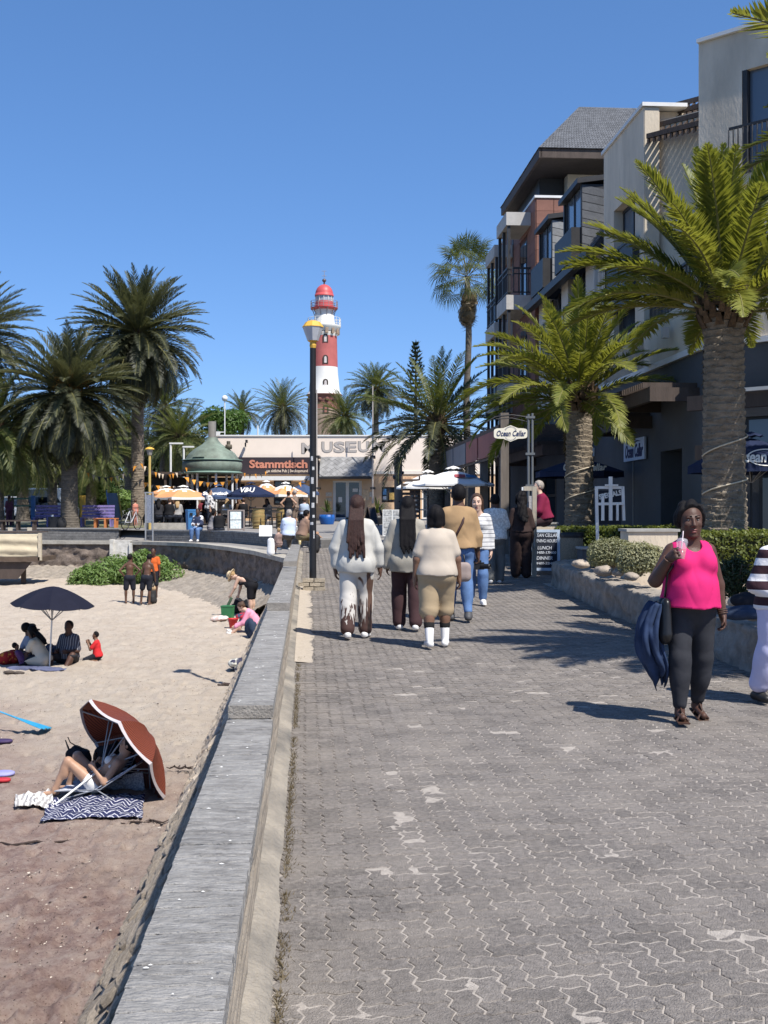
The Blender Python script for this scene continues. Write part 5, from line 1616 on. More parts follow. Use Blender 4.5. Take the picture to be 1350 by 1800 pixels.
m=MB();m.lathe([(8.5*kr,Kz(771)),(8.5*kr,Kz(770)),(6.8*kr,Kz(769)),(6.8*kr,Kz(741)),(5.9*kr,Kz(741)),(5.9*kr,Kz(745))],n=24);m.build("chimney",mat("dull_pipe",(0.13,0.125,0.115),.7,.2,3),ko)
m=MB();xv=30*kr;m.tube([(xv,-.3,Kz(795)),(xv,-.3,Kz(776))],.1,8);m.tube([(xv-.16,-.3,Kz(786)),(xv+.18,-.3,Kz(786))],.12,8);m.ball((xv,-.3,Kz(786)),.17,10,7);m.build("valve",mat("valve_bronze",(.10,.085,.06),.6,.2),ko)
m=MB()
for a0,w_,z0_,z1_ in((-.38,.5,805,793),):
 def hat(u,v):
  a=R(-90)+a0+(u-.5)*w_;z=Kz(z0_+(z1_-z0_)*v);r=(46-10.5*v)*kr+.06
  return Vector((r*math.cos(a),r*math.sin(a),z))
 m.grid(hat,8,4)
m.build("hatch",M_cop,ko)
m=MB()
for k in range(8):
 a=k*.785+.3;m.tube([(43*kr*math.cos(a),43*kr*math.sin(a),0),(43*kr*math.cos(a),43*kr*math.sin(a),Kz(831))],.06,6)
m.build("posts",M_wht,ko)
m=MB();m.lathe([(35*kr,0),(35*kr,1.1),(37*kr,1.12),(37*kr,1.2),(0.01,1.2)],n=32);m.build("bar_counter",M_brownwood,ko)
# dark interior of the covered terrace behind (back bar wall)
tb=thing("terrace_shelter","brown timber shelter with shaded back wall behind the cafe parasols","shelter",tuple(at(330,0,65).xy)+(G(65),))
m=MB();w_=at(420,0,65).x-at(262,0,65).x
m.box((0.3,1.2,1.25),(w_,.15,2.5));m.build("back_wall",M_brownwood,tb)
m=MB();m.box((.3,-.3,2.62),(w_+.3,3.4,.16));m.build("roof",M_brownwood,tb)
m=MB()
for k in range(5):m.box((.3-w_/2+.1+k*(w_-.2)/4,-1.8,1.27),(.12,.12,2.54))
m.build("posts",M_brownwood,tb)
# ================================================================== PEOPLE: one smooth skin per body, clothes and hair as children
def nv(v):
 v=np.array(v,float);return v/(np.linalg.norm(v)+1e-9)
class Field:
 """smooth union of tapered limbs and ellipsoids, sampled on a grid and skinned with surface nets"""
 def __init__(self):self.p=[];self.cuts=[];self.subs=[]
 def cone(self,a,b,ra,rb,k=.03,sq=None):
  """sq = (axis, factor): flattened along axis"""
  self.p.append(('c',np.array(a,float),np.array(b,float),ra,rb,k,sq));return self
 def ell(self,c,r,k=.03,rot=None):
  self.p.append(('e',np.array(c,float),np.array(r,float),k,rot));return self
 def cut(self,pt,n):self.cuts.append((np.array(pt,float),nv(n)))
 def sub(self,a,b,r):self.subs.append((np.array(a,float),np.array(b,float),r))
 def mesh(self,vox,wr=0.0,wf=14.0,seed=0):
  lo=np.array([9e9]*3);hi=-lo
  for q in self.p:
   if q[0]=='c':
    m=max(q[3],q[4])*(1.0 if q[6]is None else max(1.0,1.0))+q[5]
    lo=np.minimum(lo,np.minimum(q[1],q[2])-m);hi=np.maximum(hi,np.maximum(q[1],q[2])+m)
   else:
    m=max(q[2])+q[3];lo=np.minimum(lo,q[1]-m);hi=np.maximum(hi,q[1]+m)
  lo-=2.5*vox;hi+=2.5*vox
  n=np.maximum(4,np.ceil((hi-lo)/vox).astype(int)+1)
  f=np.full(n,.25,np.float32)
  ax=[lo[i]+vox*np.arange(n[i])for i in range(3)]
  for q in self.p:
   if q[0]=='c':
    k=q[5];m=max(q[3],q[4])+.06+k
    a0=np.minimum(q[1],q[2])-m;b0=np.maximum(q[1],q[2])+m
   else:
    k=q[3];m=max(q[2])+.06+k;a0=q[1]-m;b0=q[1]+m
   s=[slice(max(0,int((a0[i]-lo[i])/vox)),min(n[i],int((b0[i]-lo[i])/vox)+2))for i in range(3)]
   X=ax[0][s[0]][:,None,None];Y=ax[1][s[1]][None,:,None];Z=ax[2][s[2]][None,None,:]
   if q[0]=='c':
    a,b=q[1],q[2];ab=b-a;L2=ab@ab+1e-9
    px,py,pz=X-a[0],Y-a[1],Z-a[2]
    h=np.clip((px*ab[0]+py*ab[1]+pz*ab[2])/L2,0,1)
    dx,dy,dz=px-h*ab[0],py-h*ab[1],pz-h*ab[2]
    if q[6]is not None:
     w,fc=q[6];w=nv(w);t=(dx*w[0]+dy*w[1]+dz*w[2])*(fc-1)
     d=np.sqrt((dx+t*w[0])**2+(dy+t*w[1])**2+(dz+t*w[2])**2)
    else:
     d=np.sqrt(dx*dx+dy*dy+dz*dz)
    d=d-(q[3]+(q[4]-q[3])*h)
   else:
    px,py,pz=X-q[1][0],Y-q[1][1],Z-q[1][2]
    if q[4]is not None:
     M=q[4];px,py,pz=(M[0][0]*px+M[1][0]*py+M[2][0]*pz,M[0][1]*px+M[1][1]*py+M[2][1]*pz,M[0][2]*px+M[1][2]*py+M[2][2]*pz)
    r=q[2]
    k0=np.sqrt((px/r[0])**2+(py/r[1])**2+(pz/r[2])**2);k1=np.sqrt((px/r[0]**2)**2+(py/r[1]**2)**2+(pz/r[2]**2)**2)+1e-9
    d=k0*(k0-1)/k1
   g=f[s[0],s[1],s[2]]
   hh=np.maximum(k-np.abs(g-d),0)/max(k,1e-6)
   f[s[0],s[1],s[2]]=np.minimum(g,d)-hh*hh*k*.25
  if wr:
   r=np.random.RandomState(seed)
   X=ax[0][:,None,None];Y=ax[1][None,:,None];Z=ax[2][None,None,:]
   for _ in range(4):
    w=r.normal(size=3)*np.array([1,1,.4]);w=w/np.linalg.norm(w)*wf*r.uniform(.6,1.7);ph=r.rand()*6.28
    ww=r.normal(size=3)*6
    f=f+(wr*.62*(1-1.7*np.sqrt(np.abs(np.sin(.5*(X*w[0]+Y*w[1]+Z*w[2]+ph+1.5*np.sin(X*ww[0]+Y*ww[1]+Z*ww[2]))))))*np.clip(np.sin(X*ww[1]+Y*ww[2]+Z*ww[0]+2*ph)+.6,0,1)).astype(np.float32)
  for c,nn_ in self.cuts:
   X=ax[0][:,None,None];Y=ax[1][None,:,None];Z=ax[2][None,None,:]
   wob=.006*np.sin(X*23+Y*17+1.3)*(1 if wr else 0)
   f=np.maximum(f,((X-c[0])*nn_[0]+(Y-c[1])*nn_[1]+(Z-c[2])*nn_[2]+wob).astype(np.float32))
  for a,b,rr in self.subs:
   X=ax[0][:,None,None];Y=ax[1][None,:,None];Z=ax[2][None,None,:]
   ab=b-a;h=np.clip(((X-a[0])*ab[0]+(Y-a[1])*ab[1]+(Z-a[2])*ab[2])/(ab@ab+1e-9),0,1)
   d=np.sqrt((X-a[0]-h*ab[0])**2+(Y-a[1]-h*ab[1])**2+(Z-a[2]-h*ab[2])**2)-rr
   f=np.maximum(f,-d.astype(np.float32))
  f[0]=f[-1]=.1;f[:,0]=f[:,-1]=.1;f[:,:,0]=f[:,:,-1]=.1
  return surface_nets(f,lo,vox)
def surface_nets(f,lo,vox):
 s=f<0
 c=np.zeros(np.array(f.shape)-1,np.int8)
 for i in(0,1):
  for j in(0,1):
   for k in(0,1):
    c+=s[i:f.shape[0]-1+i,j:f.shape[1]-1+j,k:f.shape[2]-1+k]
 act=(c>0)&(c<8)
 idx=np.full(c.shape,-1,np.int64);I=np.argwhere(act);idx[act]=np.arange(len(I))
 P=np.zeros((len(I),3));W=np.zeros(len(I))
 co=[(0,0,0),(1,0,0),(0,1,0),(0,0,1),(1,1,0),(1,0,1),(0,1,1),(1,1,1)]
 for a in range(8):
  for b in range(a+1,8):
   A,B=co[a],co[b]
   if sum(abs(A[i]-B[i])for i in range(3))!=1:continue
   fa=f[I[:,0]+A[0],I[:,1]+A[1],I[:,2]+A[2]];fb=f[I[:,0]+B[0],I[:,1]+B[1],I[:,2]+B[2]]
   m=(fa<0)!=(fb<0)
   t=np.where(m,fa/np.where(np.abs(fa-fb)<1e-9,1,fa-fb),0)
   pt=np.array(A)[None,:]+t[:,None]*(np.array(B)-np.array(A))[None,:]
   P[m]+=pt[m];W[m]+=1
 P=I+P/np.maximum(W,1)[:,None]
 V=lo+P*vox
 Q=[]
 for axis in range(3):
  sl0=[slice(1,-1)]*3;sl0[axis]=slice(0,-1);sl1=[slice(1,-1)]*3;sl1[axis]=slice(1,None)
  s0,s1=s[tuple(sl0)],s[tuple(sl1)]
  for sgn,mk in((1,s0&~s1),(0,~s0&s1)):
   E=np.argwhere(mk)
   if not len(E):continue
   off=np.ones(3,int);off[axis]=0
   E=E+off
   u=np.zeros(3,int);v=np.zeros(3,int);u[(axis+1)%3]=1;v[(axis+2)%3]=1
   q=[idx[tuple((E-u-v).T)],idx[tuple((E-v).T)],idx[tuple(E.T)],idx[tuple((E-u).T)]]
   q=np.stack(q if sgn else q[::-1],1);Q.append(q)
 Q=np.concatenate(Q);Q=Q[(Q>=0).all(1)]
 return V,Q
def np_mesh(name,V,Q,m):
 me=bpy.data.meshes.new(name)
 me.vertices.add(len(V));me.vertices.foreach_set('co',V.astype(np.float32).ravel())
 me.loops.add(len(Q)*4);me.loops.foreach_set('vertex_index',Q.astype(np.int32).ravel())
 me.polygons.add(len(Q));me.polygons.foreach_set('loop_start',np.arange(0,len(Q)*4,4,dtype=np.int32))
 me.polygons.foreach_set('loop_total',np.full(len(Q),4,np.int32))
 me.polygons.foreach_set('use_smooth',np.ones(len(Q),bool))
 me.materials.append(m);me.update();me.validate()
 return me
def skin(name,c,rough=.45):
 return mat("skin_"+name,c,rough,.10,14,.15,90,spec=.3)
SK={'deep':skin('deep',(0.082,0.041,0.029),.5),'dark':skin('dark',(0.105,0.055,0.036)),'brown':skin('brown',(0.19,0.105,0.068)),'tan':skin('tan',(0.42,0.25,0.165)),'fair':skin('fair',(0.55,0.36,0.27))}
HAIR={'black':mat("hair_black",(0.009,0.008,0.009),.65,.3,30,.3,80,spec=.12,stretch=(3,3,.3)),'brown':mat("hair_brown",(0.07,0.035,0.02),.45,.3,30,.5,80,stretch=(3,3,.3)),'auburn':mat("hair_auburn",(0.036,0.014,0.010),.6,.4,30,.5,80,stretch=(3,3,.3)),'blond':mat("hair_blond",(0.34,0.22,0.10),.5,.3,30,.5,80,stretch=(3,3,.3)),'grey':mat("hair_grey",(0.32,0.28,0.25),.5,.3,30,.5,80)}
M_eye=mat("eye_white",(0.36,0.32,0.30),.25,.03);M_iris=mat("eye_dark",(0.012,0.008,0.006),.15,.05)
M_lip=mat("lip",(0.17,0.055,0.05),.4,.1)
def person(label,pos,yaw,h=1.70,sk='dark',pose=None,bulk=1.0,belly=0.0,bust=0.0,hip=1.0,shoulder=1.0,hair=('black','short'),wear=(),vox=.012,group=None,ground=None,face=True,name="person",seat=None,lean=0.0,head=(0,1,0.0),sit=False,fingers=True,hfat=None,hs=1.06):
 """yaw: compass turn, 0 = facing away from the camera (+Y). pose: dict of unit vectors in body frame (x right, y front, z up)"""
 P=dict(spine=(0,0,1),lu=(-.18,0,-1),ll=(-.08,.12,-1),ru=(.18,0,-1),rl=(.08,.12,-1),lt=(-.03,.05,-1),ls=(0,-.05,-1),rt=(.03,.05,-1),rs=(0,-.05,-1),grip=None)
 if pose:P.update(pose)
 s=h/1.70
 sp=nv(P['spine']);xr=nv(P.get('xr',(1,0,0)));fr=np.cross(sp,xr);fr=nv(fr);xr=nv(np.cross(fr,sp))
 J={}
 pel=np.array([0,0,0.0]);J['pel']=pel
 wa=pel+sp*.13*s;ch=pel+sp*.32*s;nk=pel+sp*.50*s
 bend=P.get('bend')
 sp2=sp if bend is None else nv(bend)
 if bend is not None:
  fr2=nv(np.cross(sp2,xr));wa=pel+nv(sp+sp2)*.13*s;ch=wa+sp2*.19*s;nk=wa+sp2*.37*s
 else:fr2=fr
 hd=nv(P.get('hd',sp2*.8+np.array([0,0,.5])))
 fc=np.array(P.get('look',fr2),float);fc=nv(fc-hd*(fc@hd));hx=nv(np.cross(fc,hd))
 hc=nk+hd*.155*s*(.5+.5*hs)+fc*.025*s
 sw_=.148*s*shoulder;hw=.088*s*hip
 J['ls0']=nk-sp2*.078*s-xr*sw_;J['rs0']=nk-sp2*.078*s+xr*sw_
 for a,u,l in(('l','lu','ll'),('r','ru','rl')):
  J[a+'e']=J[a+'s0']+nv(P[u])*.29*s;J[a+'w']=J[a+'e']+nv(P[l])*.245*s
  if a+'ik' in P:
   T_,hint=np.array(P[a+'ik'][0])*s,nv(P[a+'ik'][1]);S0=J[a+'s0'];dv=T_-S0;D=min(np.linalg.norm(dv),.53*s);dv=nv(dv);la,lb_=.29*s,.245*s
   ca=(la*la+D*D-lb_*lb_)/(2*la*D);hp=nv(hint-dv*(hint@dv));J[a+'e']=S0+dv*la*ca+hp*la*math.sqrt(max(0,1-ca*ca));J[a+'w']=S0+dv*D
 J['lh']=pel-xr*hw-sp*.03*s;J['rh']=pel+xr*hw-sp*.03*s
 for a,u,l in(('l','lt','ls'),('r','rt','rs')):
  J[a+'k']=J[a+'h']+nv(P[u])*.415*s;J[a+'a']=J[a+'k']+nv(P[l])*.40*s
 b=bulk*s;sq=(fr2,1.38-.25*belly)
 def torso(F_,inf=0.0,lowk=.06,shoulders=True):
  k=.06*s
  F_.cone(pel-sp*.02*s,wa,.145*b*hip+inf,.128*b+.5*belly*.06+inf,k,(fr,1.28))
  F_.cone(wa,ch,.128*b+.03*belly+inf,.150*b+inf,k,sq)
  F_.cone(ch,nk-sp2*.09*s,.146*b+inf,.086*b+inf,k,(fr2,1.42))
  for q_ in('ls0','rs0'):F_.cone(nk-sp2*.045*s,J[q_]+(nk-sp2*.06*s-J[q_])*.12,.050*b+inf*.8,.042*b+inf*.7,.05*s)
  F_.ell(pel-fr*.045*b-xr*hw*.75-sp*.03*s,(.098*b*hip+inf,.10*b+inf,.11*b+inf),k);F_.ell(pel-fr*.045*b+xr*hw*.75-sp*.03*s,(.098*b*hip+inf,.10*b+inf,.11*b+inf),k)
  if belly:F_.ell(wa+fr*.055*b-sp*.02*s,(.13*b*(1+.25*belly)+inf,.11*b*(1+.35*belly)+inf,.14*b+inf),.07*s)
  if bust:
   for sg in(-1,1):F_.ell(ch+fr2*.085*b+xr*sg*.072*b+sp2*.0*s,(.07*bust*s+inf,.075*bust*s+inf,.075*bust*s+inf),.05*s)
 def arm(F_,a,f0,f1,inf,inf1=None,k=.03,r=1.0):
  """arm from fraction f0 to f1 (0 shoulder, .5 elbow, 1 wrist)"""
  inf1=inf if inf1 is None else inf1
  S_,E_,W_=J[a+'s0'],J[a+'e'],J[a+'w']
  R0,R1,R2=.054*b*r,.044*b*r,.031*s*(1+.3*(bulk-1))
  if f0<.5:
   t=min(1,f1/.5);F_.cone(S_,S_+(E_-S_)*t,R0+inf,R0+(R1-R0)*t+inf+(inf1-inf)*min(1,f1)*t,k)
  if f1>.5:
   t=min(1,(f1-.5)/.5);F_.cone(E_,E_+(W_-E_)*t,R1+inf,R1+(R2-R1)*t+inf1,k)
 def leg(F_,a,f1,inf,inf1,k=.03,f0=0):
  Hh,K,A=J[a+'h'],J[a+'k'],J[a+'a']
  R0,R1,R2=.098*b*(.5+.5*hip),.060*b,.040*s*(1+.35*(bulk-1))
  t=min(1,f1/.5);F_.cone(Hh,Hh+(K-Hh)*t,R0+inf,R0+(R1-R0)*t+inf+(inf1-inf)*t*.5,k)
  if f1>.5:
   t=(f1-.5)/.5;F_.cone(K,K+(A-K)*t,R1+inf+(inf1-inf)*.5,R1+(R2-R1)*t+inf1,k)
 B=Field()
 has_top=any(w[0]=='top' for w in wear);plen=max([w[2].get('len',.97)if len(w)>2 else .97 for w in wear if w[0]=='pants']+[0])
 has_p=plen>0.3
 torso(B,-.014*s if(has_top and has_p)else(-.006*s if(has_top or has_p)else 0))
 B.cone(hc-hd*.10*s,nk-sp2*.05*s-xr*sw_*.55,.045*s,.048*b,.05*s);B.cone(hc-hd*.10*s,nk-sp2*.05*s+xr*sw_*.55,.045*s,.048*b,.05*s)
 sh=s*hs
 B.cone(nk-sp2*.05*s,hc-hd*.05*sh,.056*s*(.6+.4*bulk),.054*s*(.6+.4*bulk),.03*sh)
 hm=np.stack([hx,fc,hd],1)
 fat=hfat or 1+.25*max(0,bulk-1)
 B.ell(hc+hd*.025*sh-fc*.012*sh,(.076*sh*fat,.094*sh,.098*sh),.02*sh,hm)
 B.ell(hc+fc*.028*sh-hd*.045*sh,(.060*sh*fat,.062*sh,.072*sh),.03*sh,hm)
 if face:
  n0=hc+fc*.088*sh
  B.cone(n0+hd*.015*sh,n0-hd*.028*sh+fc*.016*sh,.009*sh,.0145*sh,.012*sh)
  for sg in(-1,1):
   B.ell(n0-hd*.03*sh+hx*sg*.013*sh+fc*.004*sh,(.010*sh,.010*sh,.009*sh),.008*sh,hm)
   B.ell(hc+hx*sg*.077*sh*fat-fc*.01*sh+hd*.0*sh,(.012*sh,.022*sh,.032*sh),.008*sh,hm)
   B.ell(n0+hd*.03*sh+hx*sg*.03*sh-fc*.008*sh,(.026*sh,.012*sh,.008*sh),.012*sh,hm)
   B.ell(n0-hd*.02*sh+hx*sg*.042*sh-fc*.022*sh,(.022*sh,.018*sh,.02*sh),.02*sh,hm)
  B.ell(hc+fc*.083*sh-hd*.062*sh,(.026*sh,.012*sh,.008*sh),.008*sh,hm);B.ell(hc+fc*.081*sh-hd*.076*sh,(.023*sh,.012*sh,.009*sh),.008*sh,hm)
  B.ell(hc+fc*.07*sh-hd*.104*sh,(.024*sh*fat,.02*sh,.018*sh),.02*sh,hm)
 for a in 'lr':
  arm(B,a,0,1,0,k=.025*s)
  leg(B,a,1,-.014*s if plen>.7 else(-.008*s if has_p else 0),-.010*s if plen>.7 else 0,.03*s)
  K,A=J[a+'k'],J[a+'a'];sd=nv(A-K);back=nv(np.cross(sd,xr))*(1 if np.cross(sd,xr)[1]>0 or True else-1)
  if plen<.7:B.ell(K+(A-K)*.30-(fr if not sit else-nv(np.cross(sd,xr)))*.018*b,(.052*b,.055*b,.11*s),.04*s)
# foot
  ff=nv(P.get(a+'f',(0.18*(-1 if a=='l' else 1),1,0.0)));up=np.array([0,0,1.0])
  hl=A-up*.045*s-ff*.04*s
  B.cone(A,A-up*.035*s,.038*s,.036*s,.02*s)
  B.cone(hl,A-up*.052*s+ff*.13*s,.034*s,.026*s,.03*s);J[a+'toe']=A-up*.052*s+ff*.15*s;J[a+'heel']=hl;J[a+'ff']=ff
# hand
  E_,W_=J[a+'e'],J[a+'w'];fd=nv(P.get(a+'hand',W_-E_));inn=xr*(1 if a=='l' else-1)
  pn=P.get(a+'palm');pn=nv(inn if pn is None else pn);pn=nv(pn-fd*(pn@fd));wd=nv(np.cross(fd,pn))
  if(wd@fr2)<0 and P.get(a+'palm')is None:wd=-wd
  mr=max(.0085*s,vox*.62)
  p0=W_+fd*.075*s
  B.cone(W_+fd*.0*s,W_+fd*.03*s,.027*s,.030*s,.02*s,(pn,1.3));B.cone(W_+fd*.03*s+wd*.014*s,p0+wd*.02*s,.028*s,.020*s,.015*s,(pn,1.5));B.cone(W_+fd*.03*s-wd*.014*s,p0-wd*.024*s,.028*s,.020*s,.015*s,(pn,1.5))
  if fingers:
   curl=P.get(a+'curl',.35)
   for i,(o_,l_)in enumerate(((.030,.072),(.010,.080),(-.010,.074),(-.030,.058))):
    b0=p0+wd*o_*s*1.15;d1=nv(fd*math.cos(curl)+pn*math.sin(curl)+wd*o_*1.5);d2=nv(fd*math.cos(curl*2.3)+pn*math.sin(curl*2.3)+wd*o_);d3=nv(fd*math.cos(curl*3.4)+pn*math.sin(curl*3.4))
    m1=b0+d1*l_*.45*s;m2=m1+d2*l_*.33*s;m3=m2+d3*l_*.25*s
    B.cone(b0,m1,mr*1.05,mr,.006*s);B.cone(m1,m2,mr,mr*.92,.004*s);B.cone(m2,m3,mr*.92,mr*.8,.004*s)
   t0=W_+fd*.025*s+wd*.028*s;t1=t0+nv(fd*.75+wd*.55+pn*.35)*.042*s;t2=t1+nv(fd*.95+wd*.05+pn*(.4+curl))*.036*s
   B.cone(t0,t1,mr*1.4,mr*1.15,.012*s);B.cone(t1,t2,mr*1.15,mr*.9,.004*s)
 o=thing(name,label,"person",(0,0,0),0,group)
 V,Q=B.mesh(vox)
 allz=V[:,2].min()
 z0=-allz+.012 if seat is None else seat
 off=np.array([0,0,z0])
 link("body",np_mesh("body",V+off,Q,SK[sk]),o)
 J['hc']=hc;J['hd']=hd;J['fc']=fc;J['hx']=hx;J['fr']=fr;J['fr2']=fr2;J['sp']=sp;J['sp2']=sp2;J['wa']=wa;J['ch']=ch;J['nk']=nk;J['xr']=xr;J['off']=off;J['s']=s
 def put(nm,F_,m_,wr=0.0,wf=14.0,vx=None,seed=1):
  V,Q=F_.mesh(vx or vox,wr,wf,seed)
  if len(Q):return link(nm,np_mesh(nm,V+off,Q,m_),o)
 def limbcut(F_,p,d):F_.cut(p,d)
 for w in wear:
  kd=w[0];m_=w[1];a_=w[2]if len(w)>2 else{}
  g=lambda k_,d_:a_.get(k_,d_)
  if kd=='top':
   F_=Field();inf=g('inf',.016)*s;sl=g('sleeve',.3);inf1=g('cuff',inf/s+.008)*s
   torso(F_,inf)
   pin=max([w2[2].get('inf',.01)if len(w2)>2 else .01 for w2 in wear if w2[0]=='pants']+[0])*s
   for sg in(-1,1):F_.ell(pel-fr*.045*b+xr*hw*.75*sg-sp*.03*s,tuple(q_+max(pin+.006,inf*.8)for q_ in(.098*b*hip,.10*b,.11*b)),.06*s)
   F_.cone(pel-sp*.02*s,wa,.145*b*hip+max(inf,pin+.008),.128*b+.5*belly*.06+inf,.06*s,(fr,1.26))
   hem=g('hem',.02);fl=g('flare',0.02)
   hb=pel-sp*hem*s
   F_.cone(wa,hb-sp*.12*s,.135*b+.035*belly+inf,.150*b*hip+.03*belly+inf+fl*s,.06*s,(fr,1.22))
   if belly:F_.cone(wa+fr*.06*b,hb+fr*.06*b-sp*.1*s,.12*b+inf,.12*b+inf+fl*s*.6,.06*s)
   if inf>.02*s:F_.cone(ch-sp2*.02*s,hb-sp*.12*s,.140*b+inf,.146*b*hip+inf,.05*s,(fr,1.2))
   if sl:
    for q in 'lr':
     pu=g('pull',{}).get(q,sl)
     arm(F_,q,0,pu,inf*.75+.004,inf1,k=.03*s)
   F_.cut(hb,-sp)
   if g('open',0):pass
   F_.cut(nk+sp2*(g('neck',.022))*s,sp2+fr2*g('scoop',.12))
   F_.sub(nk-sp2*.0*s+fr2*.02*s,hc,g('nr',.066)*s*(.6+.4*bulk));F_.sub(nk+fr2*(.06+g('low',0))*s-sp2*g('low',0)*s,nk+fr2*.12*s+sp2*.05*s,g('nr',.066)*s)
   if not sl:
    for q,sg in(('l',-1),('r',1)):F_.cut(J[q+'s0']+xr*sg*g('strap',.0)*s,xr*sg+np.array([0,0,.15]))
   put(g('name','shirt'),F_,m_,g('wr',.007)*.75,g('wf',16),seed=g('seed',3))
  elif kd=='pants':
   F_=Field();inf=g('inf',.010)*s;ln=g('len',.97);inf1=g('hem',.015)*s
   F_.cone(pel-sp*.02*s,wa,.145*b*hip+inf,.130*b+.5*belly*.06+inf,.05*s,(fr,1.28))
   for sg in(-1,1):F_.ell(pel-fr*.045*b+xr*hw*.75*sg-sp*.03*s,(.098*b*hip+inf,.10*b+inf,.11*b+inf),.05*s)
   if belly:F_.ell(wa+fr*.055*b-sp*.05*s,(.13*b*(1+.22*belly)+inf,.11*b*(1+.32*belly)+inf,.12*b+inf),.05*s)
   for q in 'lr':
    leg(F_,q,ln,inf,inf1,.03*s)
    if ln>.8:
     K,A=J[q+'k'],J[q+'a'];F_.ell(K+(A-K)*.28-fr*.010*b,(.050*b+inf,.052*b+inf,.15*s),.07*s)
   if False:
    for q in 'lr':
     if ln>.5:
      K,A=J[q+'k'],J[q+'a'];e=K+(A-K)*(ln-.5)/.5
      dv=nv(A-K)
     else:
      K,A=J[q+'h'],J[q+'k'];e=K+(A-K)*ln/.5;dv=nv(A-K)
     F_.sub(e+dv*.085*s,e+dv*.25*s,.085*s+.02)if False else None
   F_.cut(wa-sp*g('waist',.03)*s,sp)
   put(g('name','trousers'),F_,m_,g('wr',.006)*.6,g('wf',18),seed=g('seed',5))
  elif kd=='skirt':
   F_=Field();inf=g('inf',.012)*s;ln=g('len',.8)
   F_.cone(pel-sp*.02*s,wa,.145*b*hip+inf,.130*b+inf,.05*s,(fr,1.25))
   e=pel-np.array([0,0,ln*.85*s]);F_.cone(pel-sp*.03*s,e,.16*b*hip+inf,.17*b+g('flare',.06)*s,.06*s,(fr,1.2));F_.cut(e,(0,0,-1));F_.cut(wa-sp*.01*s,sp)
   put('skirt',F_,m_,g('wr',.012),20)
  elif kd=='shoes':
   for q in 'lr':
    F_=Field();ff=J[q+'ff'];up=np.array([0,0,1.0]);A=J[q+'a'];hi=g('high',.0)
    F_.cone(J[q+'heel']-ff*.004*s,J[q+'toe']-ff*.01*s,.042*s,.034*s,.03*s);F_.ell(A-up*.03*s+ff*.03*s,(.045*s,.07*s,.045*s),.03*s)
    if hi:F_.cone(A-up*.02*s,A+(J[q+'k']-A)*hi,.047*s,.05*s,.03*s)
    shoe_ob=put(g('name','shoe'),F_,m_)
    sm_=g('sole',None)
    if sm_ and shoe_ob is not None:
     F2=Field();F2.cone(J[q+'heel']-up*.016*s,J[q+'toe']-up*.012*s,.044*s,.037*s,.03*s,(up,2.2));V,Q=F2.mesh(vox)
     link("sole",np_mesh("sole",V+off,Q,sm_),shoe_ob)
  elif kd=='socks':
   for q in 'lr':
    F_=Field();K,A=J[q+'k'],J[q+'a'];t=g('h',.3)
    F_.cone(A+(K-A)*t,A,(.040+.02*t)*s*(1+.35*(bulk-1))+.007*s,.047*s,.02*s);F_.cone(J[q+'heel'],J[q+'toe'],.037*s,.030*s,.03*s);put('sock',F_,m_)
    if g('band',None):
     F_=Field();F_.cone(A+(K-A)*(t+.0),A+(K-A)*(t+.07),(.044+.02*t)*s*(1+.35*(bulk-1))+.008*s,(.046+.02*t)*s*(1+.35*(bulk-1))+.008*s,.01*s);put('sock_band',F_,g('band',None))
  elif kd=='strap':
   p0,p1=g('a',None),g('b',None)
# hair
 hk,st=hair[0],hair[1];hmz=HAIR.get(hk,HAIR['black'])
 def cap(F_,t=.014,low=0.0):
  F_.ell(hc+hd*.030*sh-fc*.020*sh,((.080*fat+t*.6)*sh,(.092+t)*sh,(.098+t)*sh),.02*s,hm)
 if st!='none':
  F_=Field();hv=min(vox,.012)if vox<.02 else vox;wr=.006
  t={'crop':.004,'short':.009,'bun':.008,'curly':.035,'long':.016,'braids':.014,'bob':.016,'afro':.017,'cap':.016,'hat':.012,'pony':.012}.get(st,.012)
  cap(F_,t)
  if st in('long','braids','curly'):
   L=hair[2]if len(hair)>2 else .34;wdt=hair[3]if len(hair)>3 else .075
   d0=nv(-np.array([0,0,1.0])*1.0);bk=hc-fc*.075*s+hd*.02*s
   e1=bk-fc*.045*s-hd*.10*s;ti=max([w2[2].get('inf',.016)for w2 in wear if w2[0]=='top' and len(w2)>2]+[0]);e1=nk-fr2*(.085*b+ti+.035)+sp2*.0*s;e2=nk-fr2*(.135*b+ti*1.2+.03)-sp2*(L-.12)*s
   if st=='braids':
    for i in range(13):
     o_=(i-6)/6
     F_.cone(bk+hx*o_*.06*s,e1+hx*o_*.075*s,.022*s,.020*s,.004*s);F_.cone(e1+hx*o_*.075*s,e2+hx*o_*wdt*s+fc*.012*(i%2)*s-sp2*.045*((i*7)%5-2)*s,.019*s,.016*s,.004*s)
    wr=.004
   else:
    if st=='long':
     for i in range(13):
      o_=(i-6)/6;dz=.03*((i*5)%4-1.5)
      F_.cone(bk+hx*o_*.062*s,e1+hx*o_*.08*s,.026*s,.026*s,.008*s);F_.cone(e1+hx*o_*.08*s,e2+hx*o_*wdt*s+fc*.01*((i*3)%3-1)*s-sp2*dz*s,.025*s,.013*s,.008*s)
    else:F_.cone(bk,e1,.075*s,.080*s,.03*s,(fc,1.5));F_.cone(e1,e2,.085*s,wdt*s,.03*s,(fc,1.5))
    for sg in(-1,1):F_.cone(hc+hx*sg*.07*s+hd*.03*s-fc*.02*s,hc+hx*sg*.082*s-hd*.12*s-fc*.02*s,.030*s,.028*s,.03*s)
    wr=.024 if st=='curly' else .004
  elif st=='bob':
